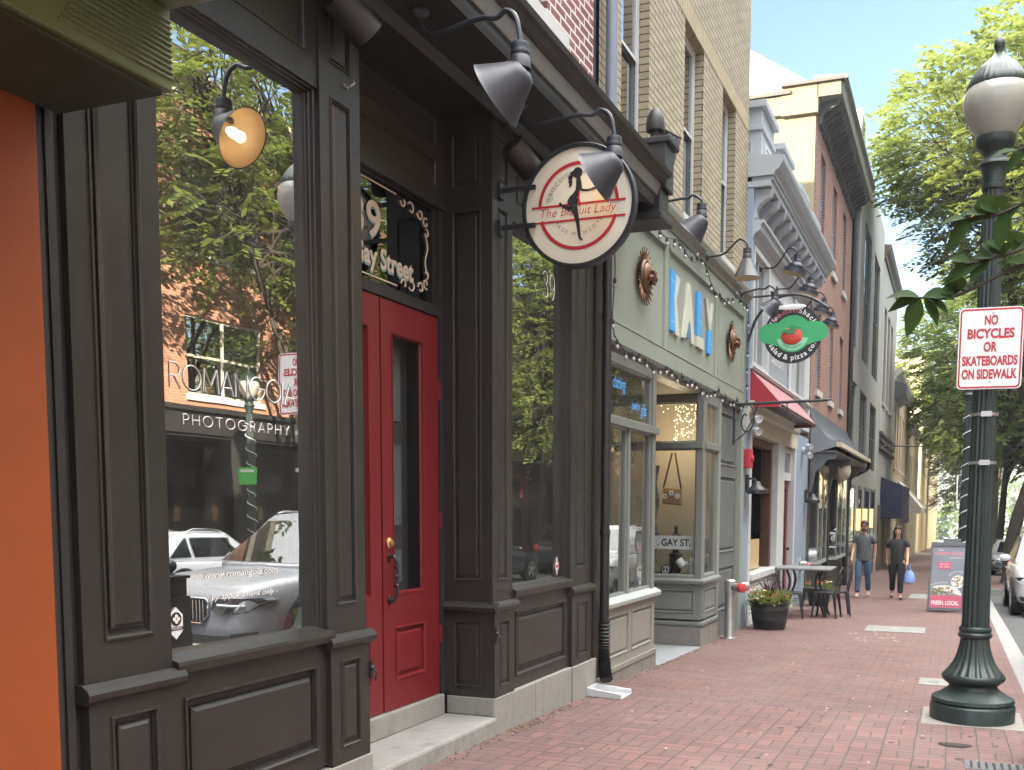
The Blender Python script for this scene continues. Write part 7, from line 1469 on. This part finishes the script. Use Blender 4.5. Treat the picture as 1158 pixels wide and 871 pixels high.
    for sd in 'LR':
        sg = 1 if sd == 'L' else -1; Q = {'i': (sg * .07, .02, 1.39, .085), 'a': (sg * .155, .02, 1.415, .098), 'b': (sg * .206, .022, 1.345, .084), 'c': mid[f'm{sd}'][:3] + ((.076, .076),)}; skin('sleeve', Q, [('i', 'a'), ('a', 'b'), ('b', 'c')], shirt, t, Mx)
    Q, e = sub(['pel', 'hpL', 'thL', 'knL', 'caL', 'hpR', 'thR', 'knR', 'caR'], .016); Q['wst'] = (0, .005, 1.04, (.148 * hb, .112 * hb)); Q['pel'] = (0, .01, .93, (.152 * hb, .118 * hb)); e = [('pel', 'wst')] + e
    for sd in 'LR': p = P['an' + sd]; Q['an' + sd] = (p[0], p[1], p[2] + (.06 if fem else .02), .062); e.append(('ca' + sd, 'an' + sd))
    skin('trousers', Q, e, pants, t, Mx)
    for sd in 'LR':
        a, to = P['an' + sd], P['to' + sd]; b0 = Vector(a[:3]); flat = a[2] < .1
        Q = {'h': (a[0], a[1] + .03, a[2] - .035, (.042, .045)), 'm': (a[0] + (to[0] - a[0]) * .5, a[1] - .06, to[2] + .012, (.045, .040)), 't': (to[0], to[1] - .02, to[2] + .002, (.046, .028))}; skin('shoe', Q, [('h', 'm'), ('m', 't')], shoe, t, Mx)
    b = B(); T = lambda p: Mx @ Vector(p)
    R0 = []
    for i in range(9):
        a = i / 8 * math.pi * .52; rr = math.sin(a + .02); R0.append([T((.098 * rr * math.cos(q), .004 + .116 * rr * math.sin(q) + .012, 1.69 + .105 * math.cos(a) - (.05 if fem else .015) * rr * max(0, math.sin(q)) + .03 * rr * max(0, -math.sin(q)))) for q in [2 * math.pi * j / 20 for j in range(20)]])
    b.rings(R0, True, False)
    if fem:
        for sgn in (-1, 1): b.rings([[T((sgn * (.085 + .02 * f) + .035 * math.cos(q) * (1 - f * .4), .03 - .05 * f + .06 * math.sin(q) * (1 - f * .3), 1.70 - .30 * f)) for q in [j * .785 for j in range(8)]] for f in (0, .25, .5, .75, 1)])
        b.rings([[T((.09 * math.cos(q), .075 + .03 * math.sin(q), 1.72 - .28 * f)) for q in [j * .785 for j in range(8)]] for f in (0, .3, .6, 1)])
    b.build('hair', HAIR, t, smooth=True, ang=180)
    b = B(); b.ball(T((0, -.118, 1.635)), (.013 * s, .018 * s, .020 * s), 8, 6)
    for sg in (-1, 1): b.ball(T((sg * .083, .0, 1.645)), (.012 * s, .022 * s, .032 * s), 8, 6)
    b.build('nose_and_ears', SKIN, t, smooth=True)
    b = B(); b.ball(T((0, -.103, 1.596)), (.026 * s, .010 * s, .006 * s), 8, 4); b.build('lips', M('lip', (.35, .13, .11), .5) if 'lip' not in bpy.data.materials else bpy.data.materials['lip'], t, smooth=True)
    b = B()
    for sg in (-1, 1):
        b.ball(T((sg * .034, -.100 if not fem else -.097, 1.664)), (.016 * s, .010 * s, .007 * s), 8, 6)
        b.ball(T((sg * .035, -.104, 1.684)), (.020 * s, .008 * s, .004 * s), 8, 4)
    b.build('eyes', HAIR, t, smooth=True)
    if not fem:
        b = B(); b.ball(T((0, -.111, 1.612)), (.034 * s, .012 * s, .010 * s), 10, 6); b.build('moustache', HAIR, t, smooth=True)
        b = B(); b.rings([[T((.066 * math.cos(q), -.040 - .062 * abs(math.sin(q)), z_)) for q in [math.pi + j * math.pi / 10 for j in range(11)]] + [T((.060 * math.cos(q), -.036 - .055 * abs(math.sin(q)), z_)) for q in [2 * math.pi - j * math.pi / 10 for j in range(11)]] for z_ in (1.545, 1.585)]); b.build('beard', HAIR, t, smooth=True)
    b = B(); z_, y_ = (1.665, -.115) if not fem else (1.755, -.075)
    for sg in (-1, 1): b.ball(T((sg * .036, y_, z_)), (.031 * s, .008 * s, .022 * s), 10, 6); b.tube([T((sg * .066, y_ + .005, z_ + .008)), T((sg * .086, -.01, z_ + (.0 if not fem else -.03)))], .004, 5)
    b.tube([T((-.012, y_, z_ + .006)), T((.012, y_, z_ + .006))], .004, 5); b.build('sunglasses', INK, t, smooth=True)
    return t
person('man in a grey henley shirt and jeans with sunglasses walking toward the camera', (-1.96, 24.35, gz(24.35)), -.08, 1.80, False, SHIRTG, JEAN, M('grey_trainer', (.35, .35, .34), .6))
person('woman in black top and trousers with sunglasses pushed up carrying a bag', (-1.20, 24.15, gz(24.15)), .05, 1.68, True, SHIRTB, M('black_trousers', (.014, .013, .014), .85, bump=.2, bs=30), INK)
x, y = -1.20 + .27, 24.15 - .05; z = gz(y) + .40; t = thing('plastic_bag', 'thin blue plastic carrier bag hanging from the hand of the woman', 'bag', (x, y, z))
b = B(); b.rings([[(x + rx * math.cos(a) * (1 + .1 * math.sin(3 * a + h * 9)), y + ry * math.sin(a), z + h) for a in [k * .449 for k in range(14)]] for rx, ry, h in ((.06, .04, -.03), (.125, .075, .0), (.13, .08, .10), (.10, .055, .20), (.055, .03, .27))]); b.build('pouch', BAGB, t, smooth=True)
b = B()
for sg in (-1, 1): b.tube([(x + sg * .05, y, z + .25), (x + sg * .02, y, z + .36), (x, y, z + .415)], .010, 6)
b.build('handle', BAGB, t)

# ------------------------------------------------------------------ summer haze in the air
b = B(); b.box(-715, -415, -26, 715, 915, 26); hz = NT('haze_air'); hz.n.remove(hz.b); pv = hz.new('VolumePrincipled'); pv.inputs['Color'].default_value = (.92, .95, 1.0, 1); pv.inputs['Density'].default_value = .0006; pv.inputs['Anisotropy'].default_value = .2
hz.link(pv.outputs[0], hz.out.inputs['Volume']); o = b.build('haze', hz.m); o['kind'] = 'stuff'
